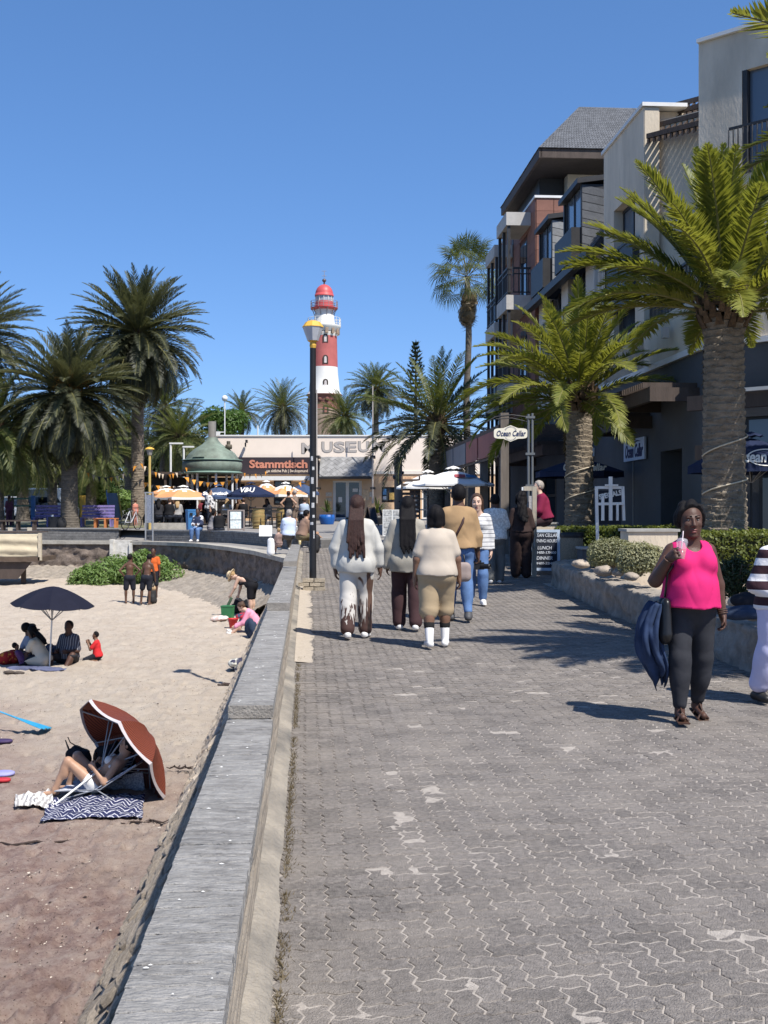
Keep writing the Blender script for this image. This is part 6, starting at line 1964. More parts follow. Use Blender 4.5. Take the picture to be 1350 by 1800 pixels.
   for sg in(-1,1):F_.cone(hc+hx*sg*.06*s+hd*.02*s-fc*.03*s,hc+hx*sg*.07*s-hd*.085*s-fc*.03*s,.045*s,.04*s,.03*s)
   F_.cone(hc-fc*.06*s,hc-fc*.07*s-hd*.09*s,.065*s,.06*s,.03*s)
  elif st=='bun':
   F_.ell(hc-fc*.10*s+hd*.055*s,(.05*s,.05*s,.05*s),.02*s)
  elif st=='pony':
   F_.cone(hc-fc*.1*s+hd*.03*s,hc-fc*.14*s-hd*.14*s,.035*s,.022*s,.02*s)
# face stays clear
  if st not in('curly',):
   F_.cut(hc+fc*.052*sh+hd*.095*sh,fc*1.0-hd*.35);F_.sub(hc+fc*.135*sh+hd*.020*sh,hc+fc*.135*sh-hd*.16*sh,.090*sh)
  else:F_.cut(hc+fc*.05*s+hd*.05*s,fc*1.0-hd*.7)
  if st in('short','crop','afro'):F_.cut(hc-hd*.050*sh-fc*.03*sh,-hd+fc*.25)
  put('hair',F_,hmz,.022 if st=='afro' else wr,60 if st in('curly','afro')else 45,vx=hv)
 if face and vox<.013:
  for sg in(-1,1):
   e=hc+fc*.079*sh+hd*.010*sh+hx*sg*.031*sh+off
   m=MB();m.ball(e-fc*.004*sh,(.0115*sh,.010*sh,.0058*sh),10,7);ey=m.build("eye",M_eye,o)
   m=MB();m.ball(e+fc*.0022*sh,(.0055*sh,)*3,8,6);m.build("iris",M_iris,ey)
   F_=Field();F_.cone(hc+fc*.088*sh+hd*.036*sh+hx*sg*.016*sh,hc+fc*.078*sh+hd*.038*sh+hx*sg*.046*sh,.0055*sh,.004*sh,.002);V,Q=F_.mesh(.003);link("eyebrow",np_mesh("eyebrow",V+off,Q,HAIR['black']),o)
  F_=Field();F_.ell(hc+fc*.0865*sh-hd*.061*sh,(.025*sh,.0115*sh,.0065*sh),.003,hm);F_.ell(hc+fc*.0865*sh-hd*.076*sh,(.021*sh,.0115*sh,.0072*sh),.003,hm);V,Q=F_.mesh(.003);link("lips",np_mesh("lips",V+off,Q,M_lip),o)
 o.location=tuple(pos);o.rotation_euler=(0,0,yaw)
 J['o']=o
 J['put']=put;J['wp']=lambda p:Vector(tuple(np.array(p)+off))
 return J
WALK1=dict(lt=(-.02,.22,-1),ls=(0,-.12,-1),rt=(.02,-.10,-1),rs=(0,-.38,-1),lu=(-.2,-.15,-1),ll=(-.05,.15,-1),ru=(.2,.12,-1),rl=(.05,.3,-1))
WALK2=dict(rt=(.02,.22,-1),rs=(0,-.12,-1),lt=(-.02,-.10,-1),ls=(0,-.38,-1),ru=(.2,-.15,-1),rl=(.05,.15,-1),lu=(-.2,.12,-1),ll=(-.05,.3,-1))
SIT=dict(lt=(-.12,1,-.05),ls=(-.03,.1,-1),rt=(.12,1,-.05),rs=(.03,.1,-1),lu=(-.15,.35,-1),ll=(.2,.9,-.25),ru=(.15,.35,-1),rl=(-.2,.9,-.25))
SITG=dict(lt=(-.2,.85,.55),ls=(.0,.35,-1),rt=(.2,.85,.55),rs=(.0,.35,-1),lu=(-.15,.5,-1),ll=(.2,.9,.0),ru=(.15,.5,-1),rl=(-.2,.9,.0))
# ================================================================== WHO IS THERE
W_=fabric
def T(px,py):return gp(px,py)
BK=math.pi
# --- woman in pink, walking towards the viewer
fabric_pink=fabric("cloth_magenta",(0.60,0.024,0.145),.08,.8)
jean_dk=fabric("denim_black",(0.035,0.036,0.042),.25,.6)
g0=gp(1213,1268)
PK=person("woman in a magenta sleeveless top sipping an iced drink as she walks towards the viewer",g0,BK+.06,1.655,'deep',dict(lt=(-.06,-.08,-1),ls=(.02,-.30,-1),rt=(.04,.20,-1),rs=(.02,.02,-1),lu=(-.30,-.05,-1),ll=(-.12,.14,-1),rik=((.23,.20,.375),(.55,-.15,-1)),hd=(0.03,.02,1),look=(.05,1,-.02),rhand=(-.30,.85,.35),rpalm=(-.95,-.25,.1),rcurl=.70,lcurl=.5,rf=(.12,1,0),lf=(-.12,1,-.35)),bulk=1.20,belly=.45,bust=1.15,hip=1.02,hfat=1.13,hs=1.12,hair=('black','afro'),vox=.0085,wear=[('top',fabric_pink,dict(sleeve=0,hem=.03,flare=.06,inf=.018,wr=.014,low=.03,strap=.012,name="sleeveless_top")),('pants',jean_dk,dict(len=.95,inf=.006,hem=.010,wr=.004,wf=30,name="jeans"))])
o=PK['o'];s_=PK['s']
# drink: cup with lid, straw, red iced drink
hand=PK['wp'](PK['rw']+nv((-.30,.85,.35))*.078+nv((-.95,-.25,.1))*.052+np.array([0,0,.02]))
cu=thing("drink_cup","clear plastic cup of red iced drink with straw in the woman's hand","cup",(0,0,0));cu.parent=None
Mw=o.matrix_basis;
cu.location=Matrix.Translation(o.location)@Matrix.Rotation(o.rotation_euler.z,4,'Z')@hand;cu.rotation_euler=(R(-4),R(6),0)
m_clear,nt,p_=_nodes("clear_plastic");p_.inputs['Roughness'].default_value=.12;p_.inputs['Base Color'].default_value=(.75,.75,.78,1);p_.inputs['Alpha'].default_value=.28
m=MB();m.lathe([(.028,-.06),(.029,-.058),(.042,.06),(.0425,.063)],n=20,cap=False);m.lathe([(.044,.062),(.045,.068),(.038,.092),(.015,.10),(.012,.10)],n=20,cap=False);m.build("cup",m_clear,cu)
m=MB();m.lathe([(.0265,-.058),(.034,.015),(.001,.015)],n=18);m.build("drink",mat("red_drink",(.50,.05,.09),.2,.5,50),cu)
m=MB();m.tube([(0,0,0),(.004,.01,.12),(.006,.02,.155)],.0045,6);m.build("straw",mat("straw_pink_white",(.75,.62,.62),.5,.05),cu)
# shoulder bag and denim jacket carried on her right side
a0=PK['wp'](PK['rs0']+np.array([-.05,.03,.055]));b0=PK['wp'](PK['rh']+np.array([.13,.05,.05]))
bag=thing("shoulder_bag","black leather shoulder bag hanging at the hip of the woman in pink","handbag",(0,0,0))
bag.location=o.location;bag.rotation_euler=o.rotation_euler
m=MB();m.tube([a0+Vector((0,-.1,-.02)),a0,a0+Vector((.04,.08,-.12)),(a0+b0)/2+Vector((.06,.08,0)),b0+Vector((0,0,.03))],.009,6);m.build("strap",mat("bag_leather",(.012,.012,.013),.35,.2,8),bag)
F_=Field();bb=np.array(b0);F_.cone(bb+np.array([.01,-.05,-.03]),bb+np.array([.02,-.05,-.25]),.055,.085,.03,((1,0,0),1.6));F_.cone(bb+np.array([.01,.06,-.03]),bb+np.array([.02,.07,-.25]),.055,.085,.03,((1,0,0),1.6));V,Q=F_.mesh(.012,.006,20);link("bag_body",np_mesh("bag_body",V,Q,MATS["bag_leather"]),bag)
jc=bb+np.array([.05,-.03,-.04])
def drape(u,v):
 th=2*math.pi*u;e=math.sin(math.pi*min(1,.12+.86*v))**.7
 cx_=.085*math.sin(math.pi*min(1,v*1.1))-.02*v;rx,ry=.03+.055*e,.05+.085*e
 f_=1+(.05+.22*v)*math.sin(7*th+3.5*v)+.08*math.sin(12*th-6*v)+.06*fbm(math.cos(th)*2,math.sin(th)*2+v*4)
 return Vector((jc[0]+cx_+rx*f_*math.cos(th),jc[1]+ry*f_*math.sin(th),jc[2]+.03-(.60+.07*math.sin(2*th+1)+.03*math.sin(5*th))*v+.02*fbm(u*6,v*5)))
mj=MB();mj.grid(drape,64,26)
jk=mj.build("denim_jacket",fabric("denim_blue",(.026,.042,.088),.4,1.0),None,o.location);jk.rotation_euler=o.rotation_euler;jk.modifiers.new("thickness",'SOLIDIFY').thickness=.006;tag(jk,"blue denim jacket draped over the bag of the woman in pink","jacket")
# bracelets, sandals
m=MB()
for a in 'lr':
 w=PK['wp'](PK[a+'w']+(PK[a+'e']-PK[a+'w'])*.06);d=Vector(nv(PK[a+'w']-PK[a+'e']));x=d.orthogonal().normalized();y=d.cross(x)
 for q in range(3 if a=='l' else 1):
  c=w-d*q*.014;m.tube([c+(x*math.cos(t*.5236)+y*math.sin(t*.5236))*.041 for t in range(13)],.0042,5,cap=False)
m.build("bracelet",mat("bead_brown",(.10,.055,.04),.4,.4,60),o)
for a in 'lr':
 h_,t_o,ff=PK[a+'heel'],PK[a+'toe'],PK[a+'ff'];m=MB()
 c=PK['wp']((h_+t_o)/2-np.array([0,0,.034]));q=Vector(ff);sd=Vector((q.y,-q.x,0)).normalized()
 m.hexa([c-q*.13-sd*.035-Vector((0,0,.01)),c-q*.13+sd*.035-Vector((0,0,.01)),c+q*.14+sd*.045-Vector((0,0,.01)),c+q*.14-sd*.045-Vector((0,0,.01)),c-q*.13-sd*.035,c-q*.13+sd*.035,c+q*.14+sd*.045,c+q*.14-sd*.045])
 m.tube([c+q*.06-sd*.046,c+q*.05+Vector((0,0,.062)),c+q*.06+sd*.046],.011,6);m.tube([c-q*.04-sd*.042,c-q*.0+Vector((0,0,.09)),c-q*.04+sd*.042],.009,6);m.tube([c+q*.05+Vector((0,0,.06)),c-q*.0+Vector((0,0,.088))],.008,6)
 m.build("sandal",mat("sandal_brown",(.06,.03,.02),.5,.2),o)
# --- partly seen person in striped jumper at the right edge
st_j=stripes("jumper_stripes",(.045,.022,.028),(.74,.73,.74),7.5,2,.45)
SJ=person("person in a maroon and white striped jumper and pale lilac trousers at the right edge",gp(1372,1240),BK+.45,1.62,'deep',dict(WALK1,ru=(.30,-.25,-1),rl=(-.35,.75,-.35),lu=(-.3,.1,-1)),bulk=1.08,bust=.8,hair=('black','short'),vox=.011,wear=[('top',st_j,dict(sleeve=.98,inf=.030,hem=.06,cuff=.02,name="striped_jumper",wr=.012)),('pants',fabric("lilac_cotton",(.52,.52,.72),.06,.4),dict(len=.9,hem=.045,inf=.02,wr=.008)),('shoes',mat("shoe_black",(.02,.02,.02),.5,.1))])
# --- group walking away
linen=fabric("white_linen",(.47,.455,.42),.05,1.0)
printed=patches("brown_printed_trousers",(.74,.70,.65),(.085,.038,.03),3.4,.62,.85,.03)
def dipdye():
 m,nt,p=_nodes("cream_brown_hem_print")
 tc=nt.nodes.new("ShaderNodeTexCoord");sx=nt.nodes.new("ShaderNodeSeparateXYZ");nt.links.new(tc.outputs['Object'],sx.inputs[0])
 n=_noise(nt,44,2,.5,stretch=(1,1,.07));n2=_noise(nt,9,1,.5,stretch=(1,1,.05))
 a=nt.nodes.new("ShaderNodeMath");a.operation='MULTIPLY_ADD';a.inputs[1].default_value=1.1;nt.links.new(n.outputs[0],a.inputs[0]);nt.links.new(sx.outputs[2],a.inputs[2])
 r=_ramp(nt,[(.86,(.055,.025,.02)),(.90,(.52,.49,.45))]);nt.links.new(a.outputs[0],r.inputs[0])
 r2=_ramp(nt,[(.66,(1,1,1)),(.69,(.20,.11,.08))]);nt.links.new(n2.outputs[0],r2.inputs[0])
 mx=nt.nodes.new("ShaderNodeMix");mx.data_type='RGBA';mx.blend_type='MULTIPLY';mx.inputs[0].default_value=1;nt.links.new(r.outputs[0],mx.inputs[6]);nt.links.new(r2.outputs[0],mx.inputs[7])
 nt.links.new(mx.outputs[2],p.inputs['Base Color']);p.inputs['Roughness'].default_value=.85
 return m
G1="people strolling along the promenade"
w_sole=mat("sole_white",(.75,.74,.72),.6,.05);m_white_shoe=mat("shoe_white",(.72,.71,.69),.55,.06)
WB=person("woman with long auburn braids in a loose white blouse walking away, nearest the lamp post",gp(627,1122),-.03,1.74,'dark',dict(WALK2,lu=(-.40,-.05,-1),ll=(.0,.10,-1),ru=(.40,.0,-1),rl=(.10,.12,-1)),bulk=1.06,hip=1.06,hair=('auburn','braids',.47,.10),vox=.011,group=G1,wear=[('top',linen,dict(sleeve=.86,inf=.028,hem=.13,flare=.005,cuff=.020,wr=.016,wf=22,name="blouse")),('pants',dipdye(),dict(len=.97,inf=.016,hem=.038,wr=.008)),('shoes',m_white_shoe,dict(sole=w_sole))])
grey_sh=fabric("grey_beige_shirt",(.33,.305,.26),.1,.7)
maroon_p=fabric("maroon_trousers",(.055,.03,.032),.15,.5)
WL=person("woman with very long black hair in a loose beige shirt and maroon trousers, walking away",gp(716,1108),.0,1.72,'dark',dict(WALK1,lu=(-.36,.0,-1),ll=(-.05,.12,-1)),bulk=1.0,hip=1.1,hair=('black','long',.50,.09),vox=.012,group=G1,wear=[('top',grey_sh,dict(sleeve=.97,inf=.036,hem=.17,cuff=.030,wr=.012,name="shirt")),('pants',maroon_p,dict(len=.98,inf=.018,hem=.042)),('shoes',m_white_shoe,dict(sole=w_sole))])
khaki=fabric("khaki_shorts",(.36,.275,.175),.08,.6);cream_t=fabric("cream_tshirt",(.46,.395,.325),.04,.9)
WS=person("stocky person in cream tee shirt and khaki shorts with white socks walking away",gp(768,1138),.04,1.63,'brown',dict(WALK2,lu=(-.34,-.08,-1),ll=(-.10,.10,-1),ru=(.34,.02,-1),rl=(.14,.18,-1),hd=(-.08,.06,1),look=(-.25,1,-.1)),bulk=1.16,hip=1.08,belly=.4,hair=('black','bob'),vox=.011,group=G1,wear=[('top',cream_t,dict(sleeve=.36,inf=.024,hem=.05,flare=.015,cuff=.030,wr=.008,name="tee_shirt")),('pants',khaki,dict(len=.55,inf=.030,hem=.046,name="shorts",wr=.008)),('socks',fabric("white_sock",(.75,.74,.73),.03),dict(h=.42,band=fabric("black_band",(.02,.02,.02)))),('shoes',m_white_shoe,dict(sole=w_sole))])
tan_j=fabric("tan_jacket",(.33,.215,.115),.10,.7);jeans=fabric("blue_denim",(.10,.175,.34),.25,.5)
TM=person("tall man in tan bomber jacket, black cap and blue jeans carrying a camera",gp(806,1092),.08,1.88,'dark',dict(WALK1,lu=(-.28,.10,-1),ll=(.45,.85,.1),ru=(.28,.05,-1),rl=(.12,.18,-1),rcurl=.7),bulk=1.06,hair=('black','short'),vox=.012,group=G1,wear=[('top',tan_j,dict(sleeve=.97,inf=.040,hem=.0,flare=-.012,cuff=.022,wr=.014,name="jacket")),('pants',jeans,dict(len=.95,inf=.008,hem=.008,wr=.005,wf=26,name="jeans")),('shoes',mat("boot_grey",(.07,.07,.075),.6,.1),dict(high=.12,sole=mat("sole_black",(.02,.02,.02),.7)))])
# white shirt tail under the jacket, cap, strap, camera
o=TM['o'];s_=TM['s']
F_=Field();F_.cone(TM['wa']-np.array([0,0,.05]),-np.array([0,0,.10]),.150*s_,.165*s_,.03,((0,1,0),1.2));F_.cut((0,0,-.085),(0,0,-1));TM['put']('shirt_tail',F_,cream_t,.006)
F_=Field();hc,hd,fc=TM['hc'],TM['hd'],TM['fc'];F_.ell(hc+hd*.045-fc*.012,(.098,.115,.105),.02);F_.cut(hc+hd*.035,-hd+fc*.12);F_.cone(hc+hd*.05+fc*.09,hc+hd*.045+fc*.17,.075,.07,.02,(hd,7))
TM['put']('cap',F_,patches("cap_black_grey",(.015,.015,.017),(.30,.30,.31),9,.55))
m=MB();w=TM['wp'];rs,lh=TM['rs0'],TM['lh'];bk_=-TM['fr']
pts=[rs-TM['xr']*.09+np.array([0,.0,.12]),rs-TM['xr']*.09+bk_*.10+np.array([0,0,.04]),TM['ch']+bk_*.19+TM['xr']*.03,TM['wa']+bk_*.20-TM['xr']*.08,TM['wa']-TM['xr']*.19-bk_*.02-np.array([0,0,.06])]
m.tube([w(q)for q in pts],.019,6);m.build("sling_strap",mat("strap_brown",(.045,.02,.018),.6,.1),o)
ca=thing("camera","black camera with lens hanging from the right hand of the man in tan","camera",(0,0,0));cp=w(TM['rw']+np.array([.02,.02,-.15]));ca.location=Vector(o.location)+Matrix.Rotation(o.rotation_euler.z,3,'Z')@cp
m=MB();m.box((0,0,0),(.14,.08,.10));m.box((0,-.01,.06),(.06,.07,.04));m.build("camera_body",mat("camera_black",(.012,.012,.013),.45,.2),ca)
m=MB();m.lathe([(.036,0),(.038,.02),(.036,.09),(.040,.10),(.040,.13),(.03,.13),(.03,.115)],n=16);l_=m.build("lens",MATS["camera_black"],ca);l_.rotation_euler=(R(90),0,R(70));l_.location=(.03,-.03,-.005)
# woman facing us behind the tan jacket
str_w=stripes("breton_stripes",(.58,.57,.56),(.03,.035,.06),15,2,.14)
BW_=person("brunette woman in a black striped white jumper facing the viewer, behind the tan jacket",gp(838,1064),BK-.1,1.74,'fair',dict(WALK1,hd=(.0,.05,1)),bulk=.98,bust=.8,hair=('brown','long',.36,.07),vox=.0125,group=G1,wear=[('top',str_w,dict(sleeve=.97,inf=.022,hem=.06,name="striped_jumper")),('pants',jeans,dict(len=.95,inf=.010,hem=.02,name="jeans")),('shoes',m_white_shoe,dict(sole=w_sole))])
grey_tr=fabric("grey_trousers",(.135,.135,.13),.1,.5);wp_=patches("white_speckled",(.68,.67,.64),(.5,.49,.47),26,.5)
WG=person("person in a white patterned shirt and loose grey trousers walking away",gp(870,1026),-.05,1.72,'deep',dict(WALK2,ru=(.25,.05,-1),rl=(-.15,.7,-.4)),bulk=1.12,hair=('black','crop'),vox=.014,group=G1,wear=[('top',wp_,dict(sleeve=.42,inf=.035,hem=.07,flare=.01,cuff=.045,wr=.012,name="shirt")),('pants',grey_tr,dict(len=.98,inf=.02,hem=.045)),('shoes',m_white_shoe,dict(sole=w_sole))])
brown_s=fabric("dark_brown_jumpsuit",(.040,.026,.024),.12,.6)
WD_=person("woman with big curly black hair in a dark brown wide legged outfit by the chalkboard",gp(916,1016),.05,1.72,'dark',dict(lu=(-.28,.0,-1),ll=(.35,.55,-.6),ru=(.22,-.05,-1),rl=(.12,.12,-1)),bulk=1.06,hip=1.12,hair=('black','curly',.42,.13),vox=.014,group=G1,wear=[('top',brown_s,dict(sleeve=.55,inf=.02,hem=.0,cuff=.045,name="blouse")),('pants',brown_s,dict(len=.985,inf=.022,hem=.06,name="wide_trousers",wr=.010)),('shoes',mat("shoe_brown",(.03,.02,.018),.5))])
tw=thing("towel","white towel hanging beside the dark brown outfit","towel",tuple(gp(916,1016)))
m=MB();m.grid(lambda u,v:Vector((.23+.05*u+.02*v,.06+.02*math.sin(u*9),1.02-.40*v+.01*math.sin(u*12))),6,8);a_=m.build("cloth",linen,tw);a_.modifiers.new("s",'SOLIDIFY').thickness=.012
# small handbag between the khaki shorts and the jeans
hb=thing("handbag","small pinkish grey handbag hanging behind the khaki shorts","handbag",tuple(gp(806,1092)+Vector((-.02,-.6,.78))))
F_=Field();F_.cone((-.08,0,0),(.08,0,0),.07,.07,.02,((0,1,0),1.8));F_.cone((-.08,0,-.12),(.08,0,-.12),.075,.075,.08,((0,1,0),1.6));V,Q=F_.mesh(.012);link("bag_body",np_mesh("bag_body",V,Q,mat("bag_grey_pink",(.28,.22,.20),.6,.1)),hb)
m=MB();m.tube([(-.07,0,.05),(-.05,0,.17),(.05,0,.17),(.07,0,.05)],.009,6);m.build("handle",MATS["bag_leather"],hb)
# --- seated in maroon on the planter wall, restaurant side
MR=person("person in a maroon hooded top sitting on the wall beside the palm",at(955,918,25.2),R(100),1.72,'fair',dict(SIT,spine=(0,.15,1),lt=(-.1,1,-.3),rt=(.1,1,-.3)),bulk=1.15,belly=.4,hair=('grey','short'),vox=.016,seat=.10,sit=True,wear=[('top',fabric("maroon_hoodie",(.20,.02,.055),.1,.6),dict(sleeve=.97,inf=.03,hem=.03)),('pants',fabric("dark_trousers",(.05,.03,.035)),dict(inf=.015)),('shoes',MATS["shoe_black"])])
# ================================================================== ON THE BEACH
def on_sand(px,py,dz=0.0):
 p=sp(px,py);p.z=sand_z(p.x,p.y)+dz;return p
navy_sh=fabric("black_swim_shorts",(.02,.022,.03),.1,.5)
person("bare chested boy in dark patterned shorts with hands on hips on the beach",on_sand(228,1060),BK*0+.25,1.62,'dark',dict(lu=(-.75,-.2,-.75),ll=(.62,.25,-.75),ru=(.75,-.2,-.75),rl=(-.62,.25,-.75),lt=(-.10,.02,-1),rt=(.10,.05,-1),look=(.6,.8,0)),bulk=.84,shoulder=.95,hair=('black','crop'),vox=.016,group="boys standing on the beach",wear=[('pants',navy_sh,dict(len=.44,inf=.028,hem=.045,name="shorts",waist=.07))])
person("bare chested boy in plain black shorts leaning forward on the beach",on_sand(258,1062),-.15,1.66,'dark',dict(spine=(.05,.16,1),lu=(-.3,.1,-1),ll=(.05,.35,-1),ru=(.2,.2,-1),rl=(.0,.4,-1),lt=(-.20,.05,-1),ls=(-.08,-.02,-1),rt=(.02,.02,-1),hd=(.1,.35,1)),bulk=.84,shoulder=.95,hair=('black','crop'),vox=.016,group="boys standing on the beach",wear=[('pants',navy_sh,dict(len=.42,inf=.028,hem=.045,name="shorts",waist=.07))])
person("boy in an orange shirt standing behind the boy in plain black shorts",on_sand(262,1054)+Vector((.05,.5,0)),BK,1.72,'deep',dict(lu=(-.2,.1,-1)),bulk=.85,hair=('black','crop'),vox=.018,group="boys standing on the beach",wear=[('top',fabric("orange_shirt",(.58,.12,.03),.08),dict(sleeve=.3,inf=.02)),('pants',navy_sh,dict(len=.5,inf=.025,hem=.03,name="shorts"))])
bg_=thing("backpack","black backpack with tan bag on top on the sand beside the boys","backpack",tuple(on_sand(267,1060)))
F_=Field();F_.cone((0,0,.10),(0,0,.36),.17,.13,.05,((0,1,0),1.3));F_.cone((.05,-.14,.10),(.05,-.14,.20),.09,.08,.03);V,Q=F_.mesh(.02,.012,16);link("bag_body",np_mesh("bag_body",V,Q,mat("bag_black",(.02,.02,.022),.7,.2)),bg_)
F_=Field();F_.ell((.02,-.02,.50),(.11,.09,.10),.03);V,Q=F_.mesh(.02,.01,16);link("tan_pouch",np_mesh("tan_pouch",V,Q,mat("pouch_tan",(.42,.30,.18),.8,.2)),bg_)
m=MB();m.tube([(-.06,.02,.58),(0,.02,.66),(.07,.02,.58)],.012,5);m.build("handle",MATS["bag_black"],bg_)
# --- family under the navy parasol
fp_=on_sand(85,1170)
UG="people sitting under the navy beach parasol"
cr_dress=fabric("cream_dress",(.62,.53,.40),.06,.6)
person("person in a brown sun hat leaning back under the navy parasol",fp_+Vector((-.42,.45,0)),R(-60),1.7,'deep',dict(SITG,spine=(0,-.35,1),lu=(-.2,-.5,-1),ll=(-.1,-.3,-1)),bulk=1.0,hair=('black','short'),vox=.018,group=UG,seat=.14,sit=True,wear=[('top',fabric("blue_grey_tee",(.22,.26,.34)),dict(sleeve=.35,inf=.02)),('pants',fabric("grey_blue_shorts",(.15,.15,.20)),dict(len=.7,inf=.02))])
hatp=fp_+Vector((-.42,.45,0))
person("woman in a cream dress leaning forward beside the navy parasol's pole",fp_+Vector((-.12,-.02,0)),R(75),1.66,'deep',dict(SITG,spine=(0,.45,1),lt=(-.3,.9,.15),rt=(.3,.9,.15),ls=(.6,.1,-.2),rs=(-.6,.1,-.2)),bulk=1.05,hip=1.1,hair=('black','long',.30,.08),vox=.018,group=UG,seat=.14,sit=True,wear=[('top',cr_dress,dict(sleeve=.3,inf=.022,hem=.1)),('pants',cr_dress,dict(len=.55,inf=.035,hem=.05,name="dress_skirt"))])
person("man in a striped short sleeved shirt sitting right of the navy parasol's pole",on_sand(119,1166)+Vector((0,.1,0)),R(170),1.74,'deep',dict(SITG,spine=(0,-.02,1),lu=(-.3,.25,-1),ll=(.5,.85,.0),lt=(-.38,.85,.28),rt=(.38,.85,.28),ls=(.25,.55,-.75),rs=(-.25,.55,-.75)),bulk=1.12,belly=.5,hair=('black','crop'),vox=.017,group=UG,seat=.14,sit=True,wear=[('top',stripes("pin_stripe_shirt",(.075,.075,.095),(.40,.40,.42),19,0,.18),dict(sleeve=.42,inf=.025,cuff=.035)),('pants',fabric("black_shorts",(.03,.03,.035)),dict(len=.5,inf=.025,name="shorts"))])
person("small child lying at the hat wearer's knees under the navy parasol",fp_+Vector((-.5,-.12,0)),R(-75),1.0,'deep',dict(SITG,spine=(0,-.6,1)),bulk=1.0,hair=('black','short'),vox=.016,group=UG,seat=.1,sit=True,fingers=False,wear=[('top',fabric("purple_top",(.10,.05,.13)),dict(sleeve=.6,inf=.02)),('pants',navy_sh,dict(inf=.02))])
person("child in a red tee shirt kneeling on the sand with hands at the mouth",on_sand(171,1160),R(92),1.12,'brown',dict(spine=(0,.06,1),lt=(-.12,1,-.35),ls=(-.05,-1,-.1),rt=(.12,1,-.35),rs=(.05,-1,-.1),lu=(-.15,.6,-.8),ll=(.25,.4,.9),ru=(.15,.6,-.8),rl=(-.25,.4,.9),look=(0,1,-.1)),bulk=1.0,hair=('black','crop'),vox=.013,seat=.14,sit=True,wear=[('top',fabric("red_tee",(.56,.03,.035),.06),dict(sleeve=.36,inf=.020,hem=.06)),('pants',navy_sh,dict(len=.55,inf=.02,name="shorts"))])
# --- woman in straw hat bending, woman in pink sitting by the wall
straw=mat("straw_hat",(.62,.48,.30),.85,.12,40,.5,90)
blk_sw=fabric("black_swimsuit",(.014,.014,.017),.1,.4)
HP=on_sand(442,1085)
HW=person("woman in a straw sun hat and black swimsuit bending over beside the wall",HP,R(78),1.70,'fair',dict(spine=(0,.55,1),bend=(0,.95,.42),lt=(-.06,.05,-1),rt=(.06,.05,-1),lu=(-.1,.35,-1),ll=(.0,.45,-.8),ru=(.1,.15,-1),rl=(0,.25,-1),hd=(0,.9,.35),look=(0,.5,-1)),bulk=1.1,hip=1.1,bust=1.0,hair=('blond','short'),vox=.015,wear=[('top',blk_sw,dict(sleeve=0,inf=.012,hem=.0,name="swimsuit",strap=-.02)),('pants',blk_sw,dict(len=.40,inf=.012,hem=.02,name="swim_skirt"))])
def straw_hat(J,m_,r=.21,ch=.115,name="sun_hat"):
 hc,hd=J['hc'],J['hd'];top=J['wp'](hc+hd*.05)
 m=MB();m.lathe([(r,-.02),(r*.98,.0),(.115,.012),(.112,.06),(.095,ch-.01),(.05,ch+.012),(.001,ch+.014)],n=28);h=m.build(name,m_,J['o'],top)
 h.rotation_euler=Vector(tuple(hd)).to_track_quat('Z','Y').to_euler()
 m=MB();m.lathe([(.1165,.014),(.1155,.045)],n=28,cap=False);m.build("hat_band",mat("hat_band_dark",(.12,.07,.05),.8),h)
straw_hat(HW,straw)
PS=on_sand(452,1112)
person("woman in a pink long sleeved top sitting against the wall, bare legs stretched out",PS+Vector((-.02,.15,0)),R(95),1.66,'fair',dict(spine=(0,.30,1),bend=(0,.62,.8),lt=(-.12,.95,.22),ls=(0,.72,-.70),rt=(.12,.95,.30),rs=(0,.75,-.68),lu=(-.1,.45,-1),ll=(.1,.85,-.45),ru=(.1,.45,-1),rl=(-.1,.85,-.45),hd=(0,.75,.65),look=(0,1,-.8),lf=(0,.8,.5),rf=(0,.8,.5)),bulk=1.02,hip=1.08,bust=.8,hair=('brown','bun'),vox=.014,seat=.2,sit=True,wear=[('top',fabric("pink_top",(.72,.30,.42),.05,.6),dict(sleeve=.97,inf=.022,hem=.06)),('pants',fabric("dark_red_shorts",(.12,.03,.05)),dict(len=.25,inf=.02,name="shorts")),('shoes',m_white_shoe)])
# --- sunbather in a low chair behind the tilted parasol
SBP=on_sand(150,1405)
M_lounge=patches("blue_white_towel",(.36,.38,.46),(.60,.62,.68),40,.5)
SB=person("sunbather in a white bikini reclining in a low chair, knees up, holding a phone",SBP+Vector((.12,.1,0)),R(82),1.68,'tan',dict(spine=(0,-.80,.62),lt=(-.10,.70,.62),ls=(-.05,.42,-.88),rt=(.10,.66,.66),rs=(.05,.30,-.92),lu=(-.2,.35,-.6),ll=(.30,.75,.75),ru=(.2,.35,-.6),rl=(-.30,.75,.75),hd=(0,-.35,.9),look=(0,1,-.1),lcurl=.8,rcurl=.8),bulk=.96,bust=.8,hair=('black','short'),vox=.011,seat=.20,sit=True,wear=[('pants',fabric("white_bikini",(.74,.72,.68),.04,.3),dict(len=.08,inf=.006,name="bikini_bottom",waist=.10))])
o=SB['o']
F_=Field();ch_,f2,xr_=SB['ch'],SB['fr2'],SB['xr']
for sg in(-1,1):F_.ell(ch_+f2*.09+xr_*sg*.07,(.066,.06,.062),.01)
F_.cone(ch_-xr_*.16+f2*.02,ch_+xr_*.16+f2*.02,.02,.02,.01);SB['put']('bikini_top',F_,fabric("white_bikini",(.74,.72,.68)),.002)
F_=Field();F_.cone(SB['rs0'],SB['re'],.085,.075,.03);F_.cone(SB['rs0']-SB['xr']*.05,SB['rs0']-SB['sp2']*.3,.10,.10,.05);SB['put']('striped_wrap',F_,stripes("wrap_stripes",(.035,.04,.06),(.45,.45,.47),26,2,.3),.008)
